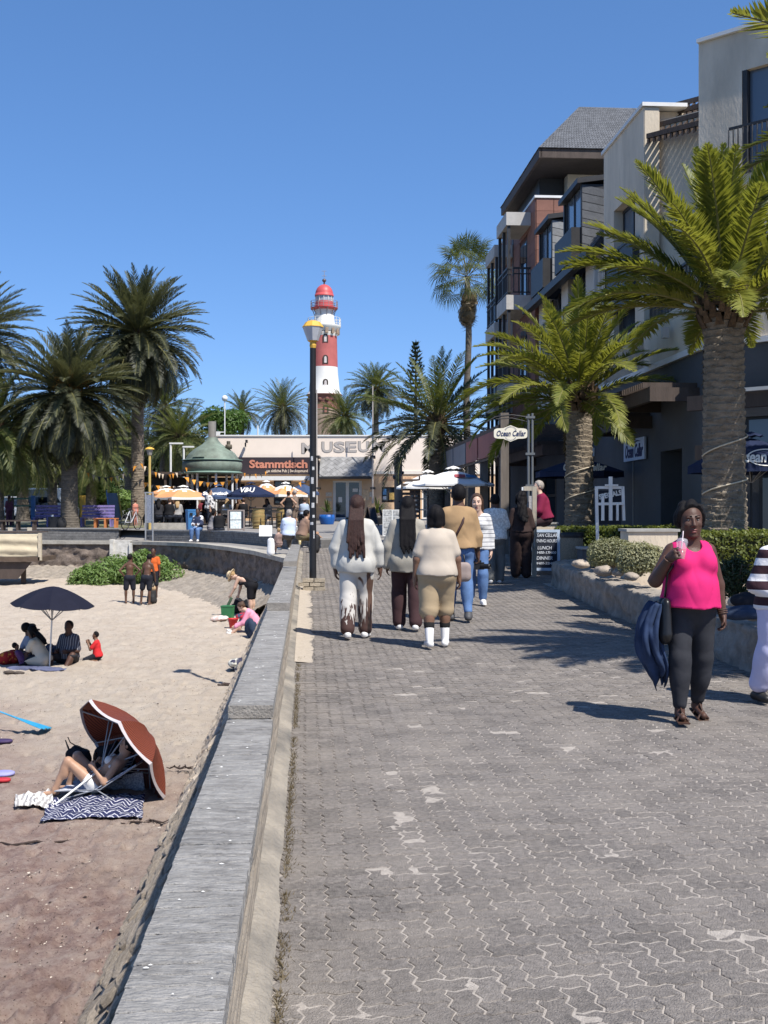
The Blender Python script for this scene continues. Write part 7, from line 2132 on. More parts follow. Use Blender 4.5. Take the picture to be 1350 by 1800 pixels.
ph=thing("phone","dark phone held up by the sunbather","phone",(0,0,0));pz=SB['wp']((SB['lw']+SB['rw'])/2+np.array([0,.05,.09]));ph.location=Vector(o.location)+Matrix.Rotation(o.rotation_euler.z,3,'Z')@pz;ph.rotation_euler=(R(15),0,R(80))
m=MB();m.box((0,0,0),(.075,.01,.15));m.build("phone_body",mat("phone_black",(.012,.012,.014),.3),ph)
# ================================================================== STREET FURNITURE, CAFE, BEACH GEAR
M_black=mat("black_paint",(0.016,0.016,0.018),.45,.2,4,.1)
M_yel=mat("yellow_paint",(0.62,0.37,0.06),.6,.1,5)
M_pale_wood=mat("bleached_timber",(0.40,0.35,0.28),.85,.2,8,.4,40,stretch=(1,1,.2))
M_steel=mat("galvanised",(0.30,0.31,0.33),.5,.15,4,metal=.3)
M_lampglass=mat("lamp_diffuser",(0.50,0.51,0.54),.4,.1,6)
# --- lamp post on its brick base
lp=gp(560,1040);lp=Vector((at(550,0,lp.y+.3).x,lp.y+.3,lp.z))
ld=lp.y
lamp=thing("street_lamp","black lamp post with yellow capped lantern on a low brick base","lamp post",tuple(lp))
def Lz(py):return at(0,py,ld).z-lp.z
m=MB();m.tube([(0,0,.16),(0,0,Lz(612))],[.064,.055],14);m.build("pole",M_black,lamp)
m=MB();m.lathe([(.05,Lz(613)),(.062,Lz(607)),(.055,Lz(602)),(.09,Lz(600)),(.1,Lz(599))],n=8,smooth=False);m.build("neck",M_yel,lamp)
m=MB();m.lathe([(.10,Lz(599)),(.19,Lz(575))],n=8,smooth=False);m.build("lantern",M_lampglass,lamp)
m=MB();m.lathe([(.195,Lz(575.5)),(.195,Lz(574.5)),(.13,Lz(566)),(.05,Lz(563.5)),(.0,Lz(563))],n=8,smooth=False);m.build("lantern_cap",M_yel,lamp)
m=MB();m.box((.02,.12,.085),(.36,.36,.17));m.build("base_core",mat("base_mortar",(.33,.28,.21),.95,.2,10),lamp)
M_bb=mat("base_brick",(.34,.29,.22),.95,.25,9,.8,40,obr=.2)
mbk=MB();mbk.box((0,0,0),(.195,.09,.066));sb=mbk.mesh("brick",M_bb)
for c_ in range(3):
 for k,xx in enumerate((-.14,.07,.18)if c_%2 else(-.08,.13)):
  w_=1.0 if not(c_%2 and k==2)else .4
  link("brick",sb,lamp,(xx-(.02 if c_%2 and k<2 else 0)+.0,-.065,.038+.078*c_),(0,rnd.gauss(0,.02),rnd.gauss(0,.03)),(w_,1,1))
m=MB()
for(zz,a,w_,h_)in((1.55,-1.5,.05,.09),(1.75,-1.2,.045,.10),(2.0,-1.7,.05,.12),(2.22,-1.4,.04,.06),(1.35,-1.3,.04,.05),(1.22,-1.9,.06,.05),(2.4,-1.8,.04,.08),(1.02,-1.2,.02,.14)):
 def st_(u,v):
  an=a+(u-.5)*w_/.062;return Vector((.0625*math.cos(an),.0625*math.sin(an),zz+(v-.5)*h_))
 m.grid(st_,4,1)
m.build("sticker",mat("sticker_paper",(.42,.43,.44),.6,.45,60,col2=(.75,.75,.75)),lamp)
# --- parasols
def parasol(label,base,H,rad,sides,cm,um=None,pole=M_pale_wood,drop=.42,val=.14,cap=True,tilt=(0,0),name="parasol",group=None,pr=.025,two=None,vm=None,sag=.03,ex=1.25):
 o=thing(name,label,"parasol",tuple(base),0,group)
 m=MB();m.tube([(0,0,0),(0,0,H-.02)],pr,10);m.build("pole",pole,o)
 m=MB();vs=[(0,0,H)];NR=6;per=6
 def rim(a_,t):
# scalloped between ribs: straight canopy panels
  k=a_/(2*math.pi)*sides;f=k-math.floor(k);a0=math.floor(k)*2*math.pi/sides;a1=a0+2*math.pi/sides
  p0=Vector((math.cos(a0),math.sin(a0),0));p1=Vector((math.cos(a1),math.sin(a1),0));q=p0.lerp(p1,f)
  s_=4*f*(1-f)
  return q*(rad*t),s_
 n=sides*per
 for j in range(1,NR+1):
  t=j/NR
  for k in range(n):
   q,s_=rim(2*math.pi*k/n,t);z=H-drop*(t**ex)-sag*s_*t
   vs.append((q.x,q.y,z))
 fs=[(0,1+k,1+(k+1)%n)for k in range(n)]
 fm=[]
 for j in range(NR-1):
  for k in range(n):fs.append((1+j*n+k,1+(j+1)*n+k,1+(j+1)*n+(k+1)%n,1+j*n+(k+1)%n))
 m.add(vs,fs,False)
 if two:
  for i_,f in enumerate(m.f):
   j=0 if i_<n else(i_-n)//n+1;k=(i_%n)%per
   lim=two[1]+(1 if k in(2,3)else 0)
   if j<lim:m.mi[i_]=1
 cn=m.build("canopy",[cm,two[0]]if two else cm,o);sd=cn.modifiers.new("s",'SOLIDIFY');sd.thickness=.008
 if val:
  m=MB();v0=[];v1=[]
  for k in range(n):
   q,s_=rim(2*math.pi*k/n,1.0);z=H-drop-sag*s_
   v0.append((q.x,q.y,z));v1.append((q.x*1.005,q.y*1.005,z-val*(1-.25*s_)))
  m.add(v0+v1,[(k,(k+1)%n,n+(k+1)%n,n+k)for k in range(n)]);vl=m.build("valance",vm or cm,cn);sd=vl.modifiers.new("s",'SOLIDIFY');sd.thickness=.006
 if cap:
  m=MB();c=[(0,0,H+.13)]
  for k in range(sides*2):
   a=math.pi*k/sides;r=rad*.2;c.append((r*math.cos(a),r*math.sin(a),H+(.02 if k%2==0 else .05)))
  m.add(c,[(0,1+k,1+(k+1)%(sides*2))for k in range(sides*2)]);cp=m.build("vent_cap",two[0]if two else cm,o);cp.modifiers.new("s",'SOLIDIFY').thickness=.006
 m=MB()
 for k in range(sides):
  a=2*math.pi*k/sides;m.tube([(0,0,H-.06),(rad*.5*math.cos(a),rad*.5*math.sin(a),H-.06-drop*.42),(rad*.97*math.cos(a),rad*.97*math.sin(a),H-drop-.03)],.011,4,cap=False)
  m.tube([(0,0,H-drop-.35),(rad*.55*math.cos(a),rad*.55*math.sin(a),H-drop*.55-.05)],.010,4,cap=False)
 m.build("ribs",M_steel if pole is not M_pale_wood else M_pale_wood,o)
 o.rotation_euler=(*tilt,0)
 return o,cn
c_or=fabric("canopy_orange",(.62,.30,.14),.06,.2);c_wh=fabric("canopy_white",(.78,.76,.72),.04,.2);c_nv=fabric("canopy_navy",(.018,.026,.06),.12,.2);c_nv2=fabric("canopy_navy_faded",(.05,.075,.14),.12,.2)
def cafe(px,topy,rimy,d,halfw,sides,mt,label,two=None,vm=None,group="parasols of the cafe terrace",pole=M_pale_wood,yaw=.3):
 b=at(px,0,d);g=G(d);H=at(0,topy,d).z-g;dr=(rimy-topy)/F*d
 o,cn=parasol(label,(b.x,d,g),H,halfw/F*d,sides,mt,drop=dr,two=two,vm=vm,group=group,pole=pole);o.rotation_euler=(0,0,yaw)
 return o,cn,H,dr
CAF=[(322,857,874,58.5,50,6,c_or,"orange and white cafe parasol nearest the blue bin",(c_wh,2),c_wh),(292,857,873,61.5,42,6,c_or,"orange and white cafe parasol at the left end behind the others",(c_wh,2),c_wh),(306,861,876,65,34,6,c_or,"orange and white cafe parasol half hidden between two others",(c_wh,2),c_wh),(384,855,873,59,42,8,c_nv2,"faded navy cafe parasol lettered in white under the copper dome",None,None),(441,851,869,57,42,8,c_nv,"dark navy cafe parasol beside the wine barrels",None,None),(468,848,869,63,34,6,c_or,"orange and white cafe parasol behind the dark navy one",(c_wh,2),c_wh),(502,851,869,60,40,6,c_or,"orange and white cafe parasol just left of the black lamp post",(c_wh,3),c_wh),(532,850,866,62,30,8,c_nv2,"navy cafe parasol partly hidden by the lamp post",None,None)]
for a in CAF:
 o,cn,H,dr=cafe(*a[:8],two=a[8],vm=a[9])
 if 'lettered' in a[7]:text("lettering","Stammtisch",.26,c_wh,o,(.0,-a[4]/F*a[3]*.80,H-dr*.72),(R(60),0,0),.003,.01,0,width=1.25);o.rotation_euler=(0,0,0)
 if 'barrels' in a[7]:text("lettering","V&U",.36,c_wh,o,(-.1,-a[4]/F*a[3]*.72,H-dr*.62),(R(62),0,0),.003,.012,.2);o.rotation_euler=(0,0,0)
# big white parasols on the promenade by the museum corner
for(px,topy,rimy,d,hw,lab)in((797,826,851,37,72,"large white parasol with a red and blue print in front of the timber pergola"),(752,832,856,40,55,"large white parasol half behind the printed one, left of the tan jacket man")):
 b=at(px,0,d);g=G(d);o,cn=parasol(lab,(b.x,d,g),at(0,topy,d).z-g,hw/F*d,8,c_wh,drop=(rimy-topy)/F*d,val=.07,pole=M_black,group="large white parasols")
 if 'print' in lab and 'half' not in lab:
  rr=hw/F*d;Hh=at(0,topy,d).z-g;dd=(rimy-topy)/F*d
  nrm=Matrix.Rotation(R(70.5),4,'Z')
  for(x,w_,c_,tx)in((.16,.34,(.30,.05,.06),None),(.52,.34,(.05,.16,.30),None)):
   m=MB();
   def pr_(u,v):
    r=rr*(.50+.2*v);xx=x+(u-.5)*w_;yy=-math.sqrt(max(.01,r*r-xx*xx))*.96;rad_=math.hypot(xx,yy)/rr/.96
    return Vector((xx,yy,Hh-dd*rad_**1.25+.035))
   m.grid(lambda u,v:pr_(u,1-v),4,3);m.build("print",mat("print_%s"%('red' if c_[0]>.2 else 'blue'),c_,.7,.3,12),o)
# navy parasols of the restaurant
for(px,topy,rimy,d,hw,lab)in((1018,806,829,30.5,78,"navy restaurant parasol behind the yellow green palm's trunk"),(1320,770,818,22.6,108,"navy restaurant parasol with white lettering right of the largest palm's trunk")):
 b=at(px,0,d);g=G(d);Hh=at(0,topy,d).z-g;rr=hw/F*d;dd=(rimy-topy)/F*d
 o,cn=parasol(lab,(b.x,d,g),Hh,rr,8,c_nv,drop=dd,val=.16,pole=M_black,group="navy restaurant parasols");o.rotation_euler=(0,0,R(22.5))
 t_o=text("lettering","Ocean Cellar",.30 if d<25 else .26,c_wh,o,(0,0,0),(0,0,0),.003,.008,.25,width=1.25 if d<25 else 1.1)
 t_o.rotation_euler=(R(72),0,R(-22.5));q=Matrix.Rotation(R(-22.5),3,'Z')@Vector((-.05,-rr*.90,Hh-dd*.80));t_o.location=q
 if d<25:
  m=MB()
  for k in range(40):
   a0,a1=6.283*k/40,6.283*(k+1)/40;c_=q+Matrix.Rotation(R(-22.5),3,'Z')@Vector((0,.004,0))
   X=Matrix.Rotation(R(-22.5),3,'Z')@Vector((1,0,0));Z_=Matrix.Rotation(R(-22.5),3,'Z')@Vector((0,.30,.95))
   m.quad(c_+X*.36*math.cos(a0)+Z_*.17*math.sin(a0),c_+X*.36*math.cos(a1)+Z_*.17*math.sin(a1),c_+X*.33*math.cos(a1)+Z_*.15*math.sin(a1),c_+X*.33*math.cos(a0)+Z_*.15*math.sin(a0))
  m.build("emblem_ring",c_wh,o)
# --- timber pergola with faded red and grey banner panels along the restaurant front
pg=thing("timber_pergola","brown timber pergola with faded red and grey panels along its fascia","pergola",tuple(uv(5.55,40,G(40))))
pgi=Matrix.Translation(pg.location).inverted()
def pbx(mb,u0,u1,v0,v1,z0,z1):
 mb.hexa([pgi@uv(u0,v0,z0),pgi@uv(u1,v0,z0),pgi@uv(u1,v1,z0),pgi@uv(u0,v1,z0),pgi@uv(u0,v0,z1),pgi@uv(u1,v0,z1),pgi@uv(u1,v1,z1),pgi@uv(u0,v1,z1)])
PV=[32.6,36.4,39.2,42.6,46.0,49.4]
M_post=mat("weathered_post",(.16,.135,.115),.85,.25,6,.4,40,stretch=(1,1,.2))
for i,v in enumerate(PV):
 m=MB();pbx(m,5.45,5.68,v,v+.22,0.3,4.45 if i==0 else 4.2);m.build("post",M_post,pg)
m=MB();pbx(m,5.40,5.44,PV[0]+.1,PV[-1]+.3,4.0,4.12);pbx(m,5.40,5.44,PV[0]+.1,PV[-1]+.3,3.2,3.28);m.build("fascia_rail",M_brownwood,pg)
for i in range(5):
 m=MB();pbx(m,5.36,5.395,PV[i]+.26,PV[i+1]-.04,3.29,3.99);m.build("fascia_panel",[mat("panel_red",(.26,.10,.09),.7,.15,2),mat("panel_red",(.26,.10,.09)),mat("panel_grey",(.20,.20,.22),.7,.1,2),mat("panel_grey",(.2,.2,.22)),mat("panel_grey",(.2,.2,.22))][i],pg)
m=MB()
for k in range(14):v=PV[0]+.2+k*1.24;pbx(m,5.7,8.3,v,v+.08,3.95,4.15)
m.build("rafters",M_brownwood,pg)
m=MB();pbx(m,8.2,8.35,34.5,50,3.9,4.1);m.build("ledger",M_brownwood,pg)
# bar screen of slats and shaded counter under the pergola
cs=thing("slatted_screen","dark slatted timber screen under the white parasols","screen",tuple(at(722,925,39.5)))
m=MB()
for k in range(9):m.box((0,0,.35+k*.15),(.62,.04,.09))
for x in(-.3,.3):m.box((x,.045,.85),(.06,.05,1.7))
m.build("slats",M_brownwood,cs)
# --- tall carved mooring post and anchor in front of the museum
mp_=Vector((at(700,0,55).x,55,G(55)))
o=thing("mooring_post","tall weathered timber post with a carved collar in front of the museum","post",tuple(mp_))
hh=at(0,803,55).z-G(55);m=MB();m.tube([(0,0,0),(0,0,hh)],.19,12);m.build("post",M_post,o)
m=MB()
for k in range(14):
 a=k*.9;m.ball((.2*math.cos(a),.2*math.sin(a),hh-.75-.06*(k%7)),.085,7,5)
m.build("carving",M_darkmetal,o)
o=thing("anchor","rusty black anchor lying against the mooring post","anchor",tuple(Vector((at(690,0,53.5).x,53.5,G(53.5)))))
m=MB();m.tube([(-.62+.0,0,1.0),(-.52,0,.68),(-.25,0,.42),(.15,0,.32),(.6,0,.38)],[.02,.07,.09,.08,.04],8);m.tube([(.0,0,.35),(.5,.3,1.2)],.06,8);m.tube([(.3,.1,1.25),(.7,.5,1.2)],.04,6);m.build("iron",mat("rust_black",(.04,.03,.027),.8,.4,8),o)
# --- potted yuccas
def yucca(label,px,by,d,hp,rp,pm,n=34,L=.75):
 b=at(px,0,d);o=thing("potted_plant",label,"potted plant",(b.x,d,G(d)))
 m=MB();m.lathe([(rp*.78,0),(rp*1.0,hp*.6),(rp*.96,hp),(rp*.85,hp),(rp*.8,hp*.9),(.001,hp*.9)],n=20);m.build("pot",pm,o)
 m=MB();q=random.Random(int(px))
 for k in range(n):
  a=q.random()*6.283;e=R(q.uniform(5,85));l=L*q.uniform(.7,1.1);d_=Vector((math.cos(a)*math.cos(e),math.sin(a)*math.cos(e),math.sin(e)));s_=Vector((-math.sin(a),math.cos(a),0));c0=Vector((0,0,hp+.12))
  m.add([c0-s_*.03,c0+s_*.03,c0+d_*l*.6+s_*.035,c0+d_*l+Vector((0,0,-.1)),c0+d_*l*.6-s_*.035],[(0,1,2,4),(4,2,3)])
 m.build("leaves",M_frond,o)
yucca("spiky plant in a bright blue pot beside the lamp post",575,922,60,.50,.42,mat("blue_pot",(.015,.10,.36),.4,.1,4),L=.85)
yucca("spiky dark plant in a black pot right of the museum doors",663,912,60,.45,.36,M_black,L=.95)
# --- boards
def aframe(label,px,by,d,w,h,fm,pm,face=None,yaw=0.0,lean=12,name="sandwich_board"):
 b=at(px,0,d);o=thing(name,label,"sign board",(b.x,d,G(d)),yaw)
 for s in(-1,1):
  M=Matrix.Translation((0,s*(.02+h*math.sin(R(lean))*.5),h/2))@Matrix.Rotation(R(lean)*s,4,'X')
  m=MB()
  for(cx,cz,sx,sz)in((-w/2+.03,0,.06,h),(w/2-.03,0,.06,h),(0,h/2-.03,w-.12,.06),(0,-h/2+.12,w-.12,.06)):m.box((0,0,0),(sx,.035,sz),M=M@Matrix.Translation((cx,0,cz)))
  m.build("frame",fm,o)
  m=MB();m.box((0,0,0),(w-.12,.015,h-.20),M=M@Matrix.Translation((0,0,.045)));p_=m.build("panel",pm,o)
  if s==-1 and face:face(o,M@Matrix.Translation((0,-.016,0)))
 return o
M_chalk=mat("chalkboard",(.014,.018,.03),.8,.2,3);M_chalkw=mat("chalk_white",(.62,.64,.68),.9,.1,20);M_bluewhite=mat("frame_blue_white",(.42,.50,.60),.7,.15,8)
def chalkface(o,M):
 h=1.0
 for tx,z,sz,w in(("OCEAN CELLAR",.36,.105,.54),("OPENING HOURS",.24,.095,.52),("LUNCH",.09,.10,.30),("12H00-17H00",-.01,.075,.48),("DINNER",-.13,.10,.34),("18H00-22H00",-.24,.07,.46)):
  t=text("lettering",tx,sz,M_chalkw,o,(0,0,0),(0,0,0),.002,.001,.12,width=w)
  t.matrix_local=M@Matrix.Translation((0,0,z))@Matrix.Rotation(R(90),4,'X')@Matrix.Diagonal((t.scale.x,1,1,1))
aframe("chalkboard with pale blue frame giving lunch and dinner hours",957,1003,25.0,.66,.97,M_bluewhite,M_chalk,chalkface,yaw=-.12,lean=6)
def paperface(o,M):
 m=MB()
 for(x,z,w_,h_)in((-.02,.22,.46,.34),(-.02,-.16,.46,.36)):m.box((0,0,0),(w_,.01,h_),M=M@Matrix.Translation((x,0,z)))
 m.build("poster",mat("poster_pale",(.50,.62,.66),.7,.3,14,col2=(.74,.76,.76)),o)
aframe("grey framed menu board with two pale posters beside the seat wall",415,940,49.5,.72,.95,mat("frame_grey",(.20,.17,.16),.8,.2),M_chalk,paperface,yaw=.15)
aframe("small dark sandwich board left of the black potted plant",652,925,57,.55,.95,M_brownwood,M_chalk,None,yaw=.9,lean=16)
o=thing("display_board","white low display board with panels of pictures left of the long haired woman","sign board",tuple(Vector((at(690,0,44).x,44,G(44)))))
m=MB();m.box((0,0,.55),(.75,.05,1.0));m.build("board",mat("white_board",(.72,.72,.70),.6,.04),o)
m=MB();pq=MB()
for i in range(2):
 for j in range(4):pq.box((-.18+.36*i,-.03,.22+.235*j),(.30,.012,.20))
pq.build("pictures",mat("picture_print",(.30,.32,.33),.6,.6,14,col2=(.72,.72,.70)),o)
o=thing("white_board","blank white board leaning on the seat wall by the seated couple","sign board",tuple(Vector((at(467,0,41.5).x,41.5,.78))))
m=MB();m.box((0,0,.22),(.46,.03,.40),M=Matrix.Translation((0,0,.2))@Matrix.Rotation(R(-14),4,'X'));m.build("board",M_wht,o)
o=thing("white_rack","white metal display frame under the white parasols","rack",tuple(Vector((at(741,0,41).x,41,G(41)))))
m=MB()
for x in(-.2,.2):m.box((x,0,.75),(.05,.05,1.5))
for z in(.35,.75,1.1,1.48):m.box((0,0,z),(.35,.045,.05))
m.build("frame",M_wht,o)
# --- pale timber door frame standing by the restaurant hedge
tf_=at(935,0,24.4);o=thing("timber_post","bleached timber post with a short cross arm between sign post and planter","post",(tf_.x,24.4,G(24.4)))
zt_=at(0,855,24.4).z-G(24.4);m=MB();m.box((.05,0,zt_/2),(.09,.09,zt_));m.box((-.085,0,zt_-.045),(.18,.08,.09));m.build("timber",M_pale_wood,o)
m=MB();m.box((-.02,-.02,zt_-.45),(.09,.02,.5));m.build("notice",mat("notice_grey",(.40,.38,.38),.6,.3,30),o)
m=MB();m.box((-.19,0,zt_-.05),(.05,.06,.07));m.build("lamp",M_wht,o)
# --- litter bin
lb_=at(1005,985,23.2);o=thing("litter_bin","round exposed aggregate litter bin with a black rim by the planter corner","litter bin",(lb_.x,23.2,G(23.2)))
hh=at(0,936,23.2).z-G(23.2)
m=MB();m.lathe([(.20,0),(.225,.02),(.225,hh-.1)],n=28);m.build("drum",mat("aggregate",(.26,.22,.165),.95,.4,60,.8,90),o)
m=MB();m.lathe([(.235,hh-.1),(.24,hh-.06),(.235,hh),(.19,hh),(.18,hh-.12),(.001,hh-.12)],n=28);m.build("rim",M_black,o)
# --- dark square plant tubs, grey plinths
for(px,py0,py1,d,w,lab,mm)in((1050,962,1000,21.8,.55,"dark square tub behind the pale shrubs",M_stucco_d),(1148,930,985,17.9,.76,"low grey rendered plinth in front of the shaded hedge",M_stucco),(958,918,962,26.2,.55,"low grey wall end where the maroon figure sits",M_stucco)):
 b=at(px,py0,d);o=thing("plinth",lab,"plinth",(b.x,d,G(d)))
 hz=b.z-G(d);m=MB();m.box((0,.3,hz/2-.02),(w,.6,hz-.04));m.build("block",mm,o);m=MB();m.box((0,.3,hz-.02),(w+.06,.66,.04));m.build("coping",mat("plinth_cap",(.33,.32,.30),.9,.15),o)
# --- white easel with SPECIALS board
ez=at(1072,0,21.5);gz_e=G(21.5)+.0;o=thing("easel","white painted easel holding a dark board chalked SPECIALS","easel",(ez.x,21.5,gz_e),R(4))
def Ez(py):return at(0,py,21.5).z-gz_e
def Ex(px):return(px-1072)/F*21.5
M_ew=mat("easel_white",(.74,.73,.71),.6,.08,6)
m=MB()
for(x0_,y0_,x1_,y1_,w_,yy)in((1050,950,1048,855,.05,0),(1097,915,1095,855,.05,0),(1050,857,1095,857,.05,.0),(1050,886,1097,885,.05,-.03),(1072,915,1072,838,.062,-.05),(1058,915,1058,873,.05,-.055),(1084,915,1084,885,.04,-.055),(1062,853,1085,853,.03,-.06)):
 a,b=Vector((Ex(x0_),yy,Ez(y0_))),Vector((Ex(x1_),yy,Ez(y1_)));t=b-a;L=t.length;t.normalize();ang=math.atan2(t.x,t.z)
 m.box((0,0,0),(w_,.04,L),M=Matrix.Translation((a+b)/2)@Matrix.Rotation(ang,4,'Y'))
m.build("frame",M_ew,o)
m=MB();m.box((Ex(1072),.03,Ez(892)),(Ex(1093)-Ex(1052),.02,Ez(862)-Ez(922)));m.build("board",M_chalk,o)
text("lettering","SPECIALS",.125,M_wht,o,(Ex(1073),.012,Ez(870)),(R(90),R(-12),0),.004,.006,0,width=.43)
# --- light cable wound round palm trunks, CCTV dome
M_rope=mat("rope_cream",(.55,.47,.35),.8,.1,20)
for(px,d,zs,r,lab)in((1272,20.0,((800,760),(868,838)),.385,"pale rope light wound round the largest palm's trunk"),(1018,27.6,((838,815),(880,858)),.350,"pale rope light wound round the yellow green palm's trunk")):
 c=at(px,0,d);base=Vector((5.83,20,0))if d==20.0 else Vector((4.62,27.6,0));m=MB();o=thing("rope_light",lab,"rope light",(base.x,base.y,0))
 for(a_,b_)in zs:
  pts=[]
  for k in range(17):
   t=k/16;an=math.pi+math.pi*t+.1;pts.append((r*math.cos(an),r*math.sin(an),at(0,a_+(b_-a_)*t,d-r).z+.03*math.sin(math.pi*t)))
  m.tube(pts,.014,6)
 m.build("cable",M_rope,o)
o=thing("security_camera","white domed security camera on a bracket above the pergola's far end","camera",tuple(at(762,795,46)))
m=MB();m.tube([(.16,0,.1),(0,0,.12),(-.12,0,.05)],.025,6);m.build("bracket",M_wht,o)
m=MB();m.lathe([(.11,.06),(.11,-.02),(.13,-.06)],c=(-.12,0,-.02),n=16);m.build("housing",M_wht,o);m=MB();m.ball((-.12,0,-.1),.12,12,8);m.build("dome",M_black,o)
# --- clothes and bags dumped on the planter at the right
for(px,py,d,sc,mm,lab,sd)in((1312,1078,11.4,(.22,.12,.055),fabric("folded_denim",(.035,.05,.085),.3,.7),"folded blue jeans lying on the planter wall behind the striped jumper",3),(1306,1056,11.8,(.12,.09,.06),fabric("black_cloth",(.02,.02,.025),.2,.6),"black bundle on the planter above the folded jeans",5),(1330,1057,11.9,(.10,.07,.05),patches("white_black_cloth",(.04,.04,.04),(.7,.69,.66),14,.45),"white and black cloth beside the black bundle",8)):
 p=at(px,py,d);F_=Field();F_.ell((0,0,0),sc,.03);F_.ell((sc[0]*.4,0,sc[2]*.3),(sc[0]*.6,sc[1]*.8,sc[2]*.7),.04);V,Q=F_.mesh(.012,.030,24,sd)
 c=link("folded_clothes",np_mesh("folded_clothes",V,Q,mm),None,tuple(p));tag(c,lab,"clothes")
# ---------------------------------------------------------------- beach gear
NP=on_sand(87,1172)
hh_=1027;Hn_=at(0,1030,NP.y).z-NP.z
o,cn=parasol("navy beach parasol with a thin white pole shading the seated family",tuple(NP),Hn_,72/F*NP.y*1.0,8,fabric("navy_nylon",(.013,.014,.026),.1,.15),drop=.40,val=.0,cap=False,ex=1.6,pole=M_wht,pr=.017,sag=.035,name="beach_parasol")
o.rotation_euler=(R(2),R(3),.2)
# tilted brown parasol
TP=on_sand(88,1420);tip=at(232,1309,TP.y+.66)
dirv=(tip-TP);Lp=dirv.length
brown_str=stripes("brown_stripe_canopy",(.20,.052,.028),(.075,.022,.018),34,0,.45,rough=.6)
o,cn=parasol("tilted beach parasol of brown striped nylon with white edging beside the sunbather",tuple(TP),Lp+.26,.83,8,brown_str,drop=.40,val=.045,cap=False,ex=1.9,pole=M_wht,pr=.014,vm=fabric("white_edging",(.50,.46,.47),.1,.2),sag=.05,name="beach_parasol")
o.rotation_euler=dirv.to_track_quat('Z','Y').to_euler()
# low chair
ch0=SBP+Vector((.12,.1,0));o=thing("beach_chair","low beach chair with a thin frame under the sunbather","beach chair",tuple(ch0),R(82))
m=MB()
for s in(-.27,.27):
 m.tube([(s,.45,.10),(s,-.15,.14),(s,-.62,.46)],.009,6);m.tube([(s,.35,0),(s,-.1,.14),(s,-.35,0)],.009,6)
m.tube([(-.27,-.62,.46),(.27,-.62,.46)],.009,6);m.build("frame",M_steel,o)
m=MB();m.grid(lambda u,v:Vector((-.26+.52*u,.45-1.06*v,(.10 if v<.45 else .10+.36*(v-.45)/.55)-.02*math.sin(math.pi*u))),8,16);se=m.build("sling",M_lounge,o);se.modifiers.new("s",'SOLIDIFY').thickness=.008
def cloth(label,c,ax,ay,w,h,mm,seed,lift=.01,amp=.02,name="beach_towel",cat="towel",rag=.06):
 ax=Vector((*ax,0)).normalized();ay=Vector((*ay,0)).normalized();m=MB();c=Vector(c)
 def f(u,v):
  uu=(u-.5)*w*(1+rag*fbm(v*4,seed));vv=(v-.5)*h*(1+rag*fbm(u*4,seed+9))
  q=c+ax*uu+ay*vv;q.z=sand_z(q.x,q.y)+lift+amp*(1+fbm(u*5+seed,v*5))*.9
  return q
 m.grid(f,26,26);o=m.build(name,mm);o.modifiers.new("s",'SOLIDIFY').thickness=.006;o.location=(0,0,0)
 return tag(o,label,cat)
def zigzag(name,ca,cb):
 m,nt,p=_nodes(name);tc=nt.nodes.new("ShaderNodeTexCoord");sx=nt.nodes.new("ShaderNodeSeparateXYZ");nt.links.new(tc.outputs['Object'],sx.inputs[0])
 a=nt.nodes.new("ShaderNodeMath");a.operation='PINGPONG';a.inputs[1].default_value=.09;nt.links.new(sx.outputs[0],a.inputs[0])
 b=nt.nodes.new("ShaderNodeMath");b.operation='ADD';nt.links.new(a.outputs[0],b.inputs[0]);nt.links.new(sx.outputs[1],b.inputs[1])
 c=nt.nodes.new("ShaderNodeMath");c.operation='MULTIPLY';c.inputs[1].default_value=14;nt.links.new(b.outputs[0],c.inputs[0])
 d=nt.nodes.new("ShaderNodeMath");d.operation='FRACT';nt.links.new(c.outputs[0],d.inputs[0])
 n=_noise(nt,18,2);e=nt.nodes.new("ShaderNodeMath");e.operation='MULTIPLY_ADD';e.inputs[1].default_value=.5;nt.links.new(n.outputs[0],e.inputs[0]);nt.links.new(d.outputs[0],e.inputs[2])
 r=_ramp(nt,[(.50,ca),(.54,cb),(.74,cb),(.78,ca)]);nt.links.new(e.outputs[0],r.inputs[0]);nt.links.new(r.outputs[0],p.inputs['Base Color']);p.inputs['Roughness'].default_value=.9
 return m
bl=on_sand(166,1425)
cloth("navy blanket with a broken white zigzag print beside the low chair",bl,(1,.18),(-.18,1),1.18,1.0,zigzag("navy_zigzag",(.016,.02,.07),(.50,.50,.55)),3,amp=.03)
bl2=on_sand(60,1414)
cloth("grey and white striped towel end under the sunbather's feet",bl2,(1,.3),(-.3,1),.45,.55,stripes("grey_white_towel",(.62,.60,.57),(.30,.29,.29),14,0,.4),5,amp=.05)
# towel draped down the chair's side
def sidet(u,v):
 p=Vector((.30,.55-1.05*u,.20+.02*math.sin(u*14)))
 return p+Vector((.10*v+.03*math.sin(u*9),0,-.30*v*(.6+.4*u)+.05*max(0,u-.3)))
m=MB();m.grid(sidet,20,6);tw_=m.build("beach_towel",M_lounge,None,tuple(ch0));tw_.rotation_euler=(0,0,R(82));tag(tw_,"pale blue grey towel hanging over the side of the low chair","towel");tw_.modifiers.new("s",'SOLIDIFY').thickness=.008
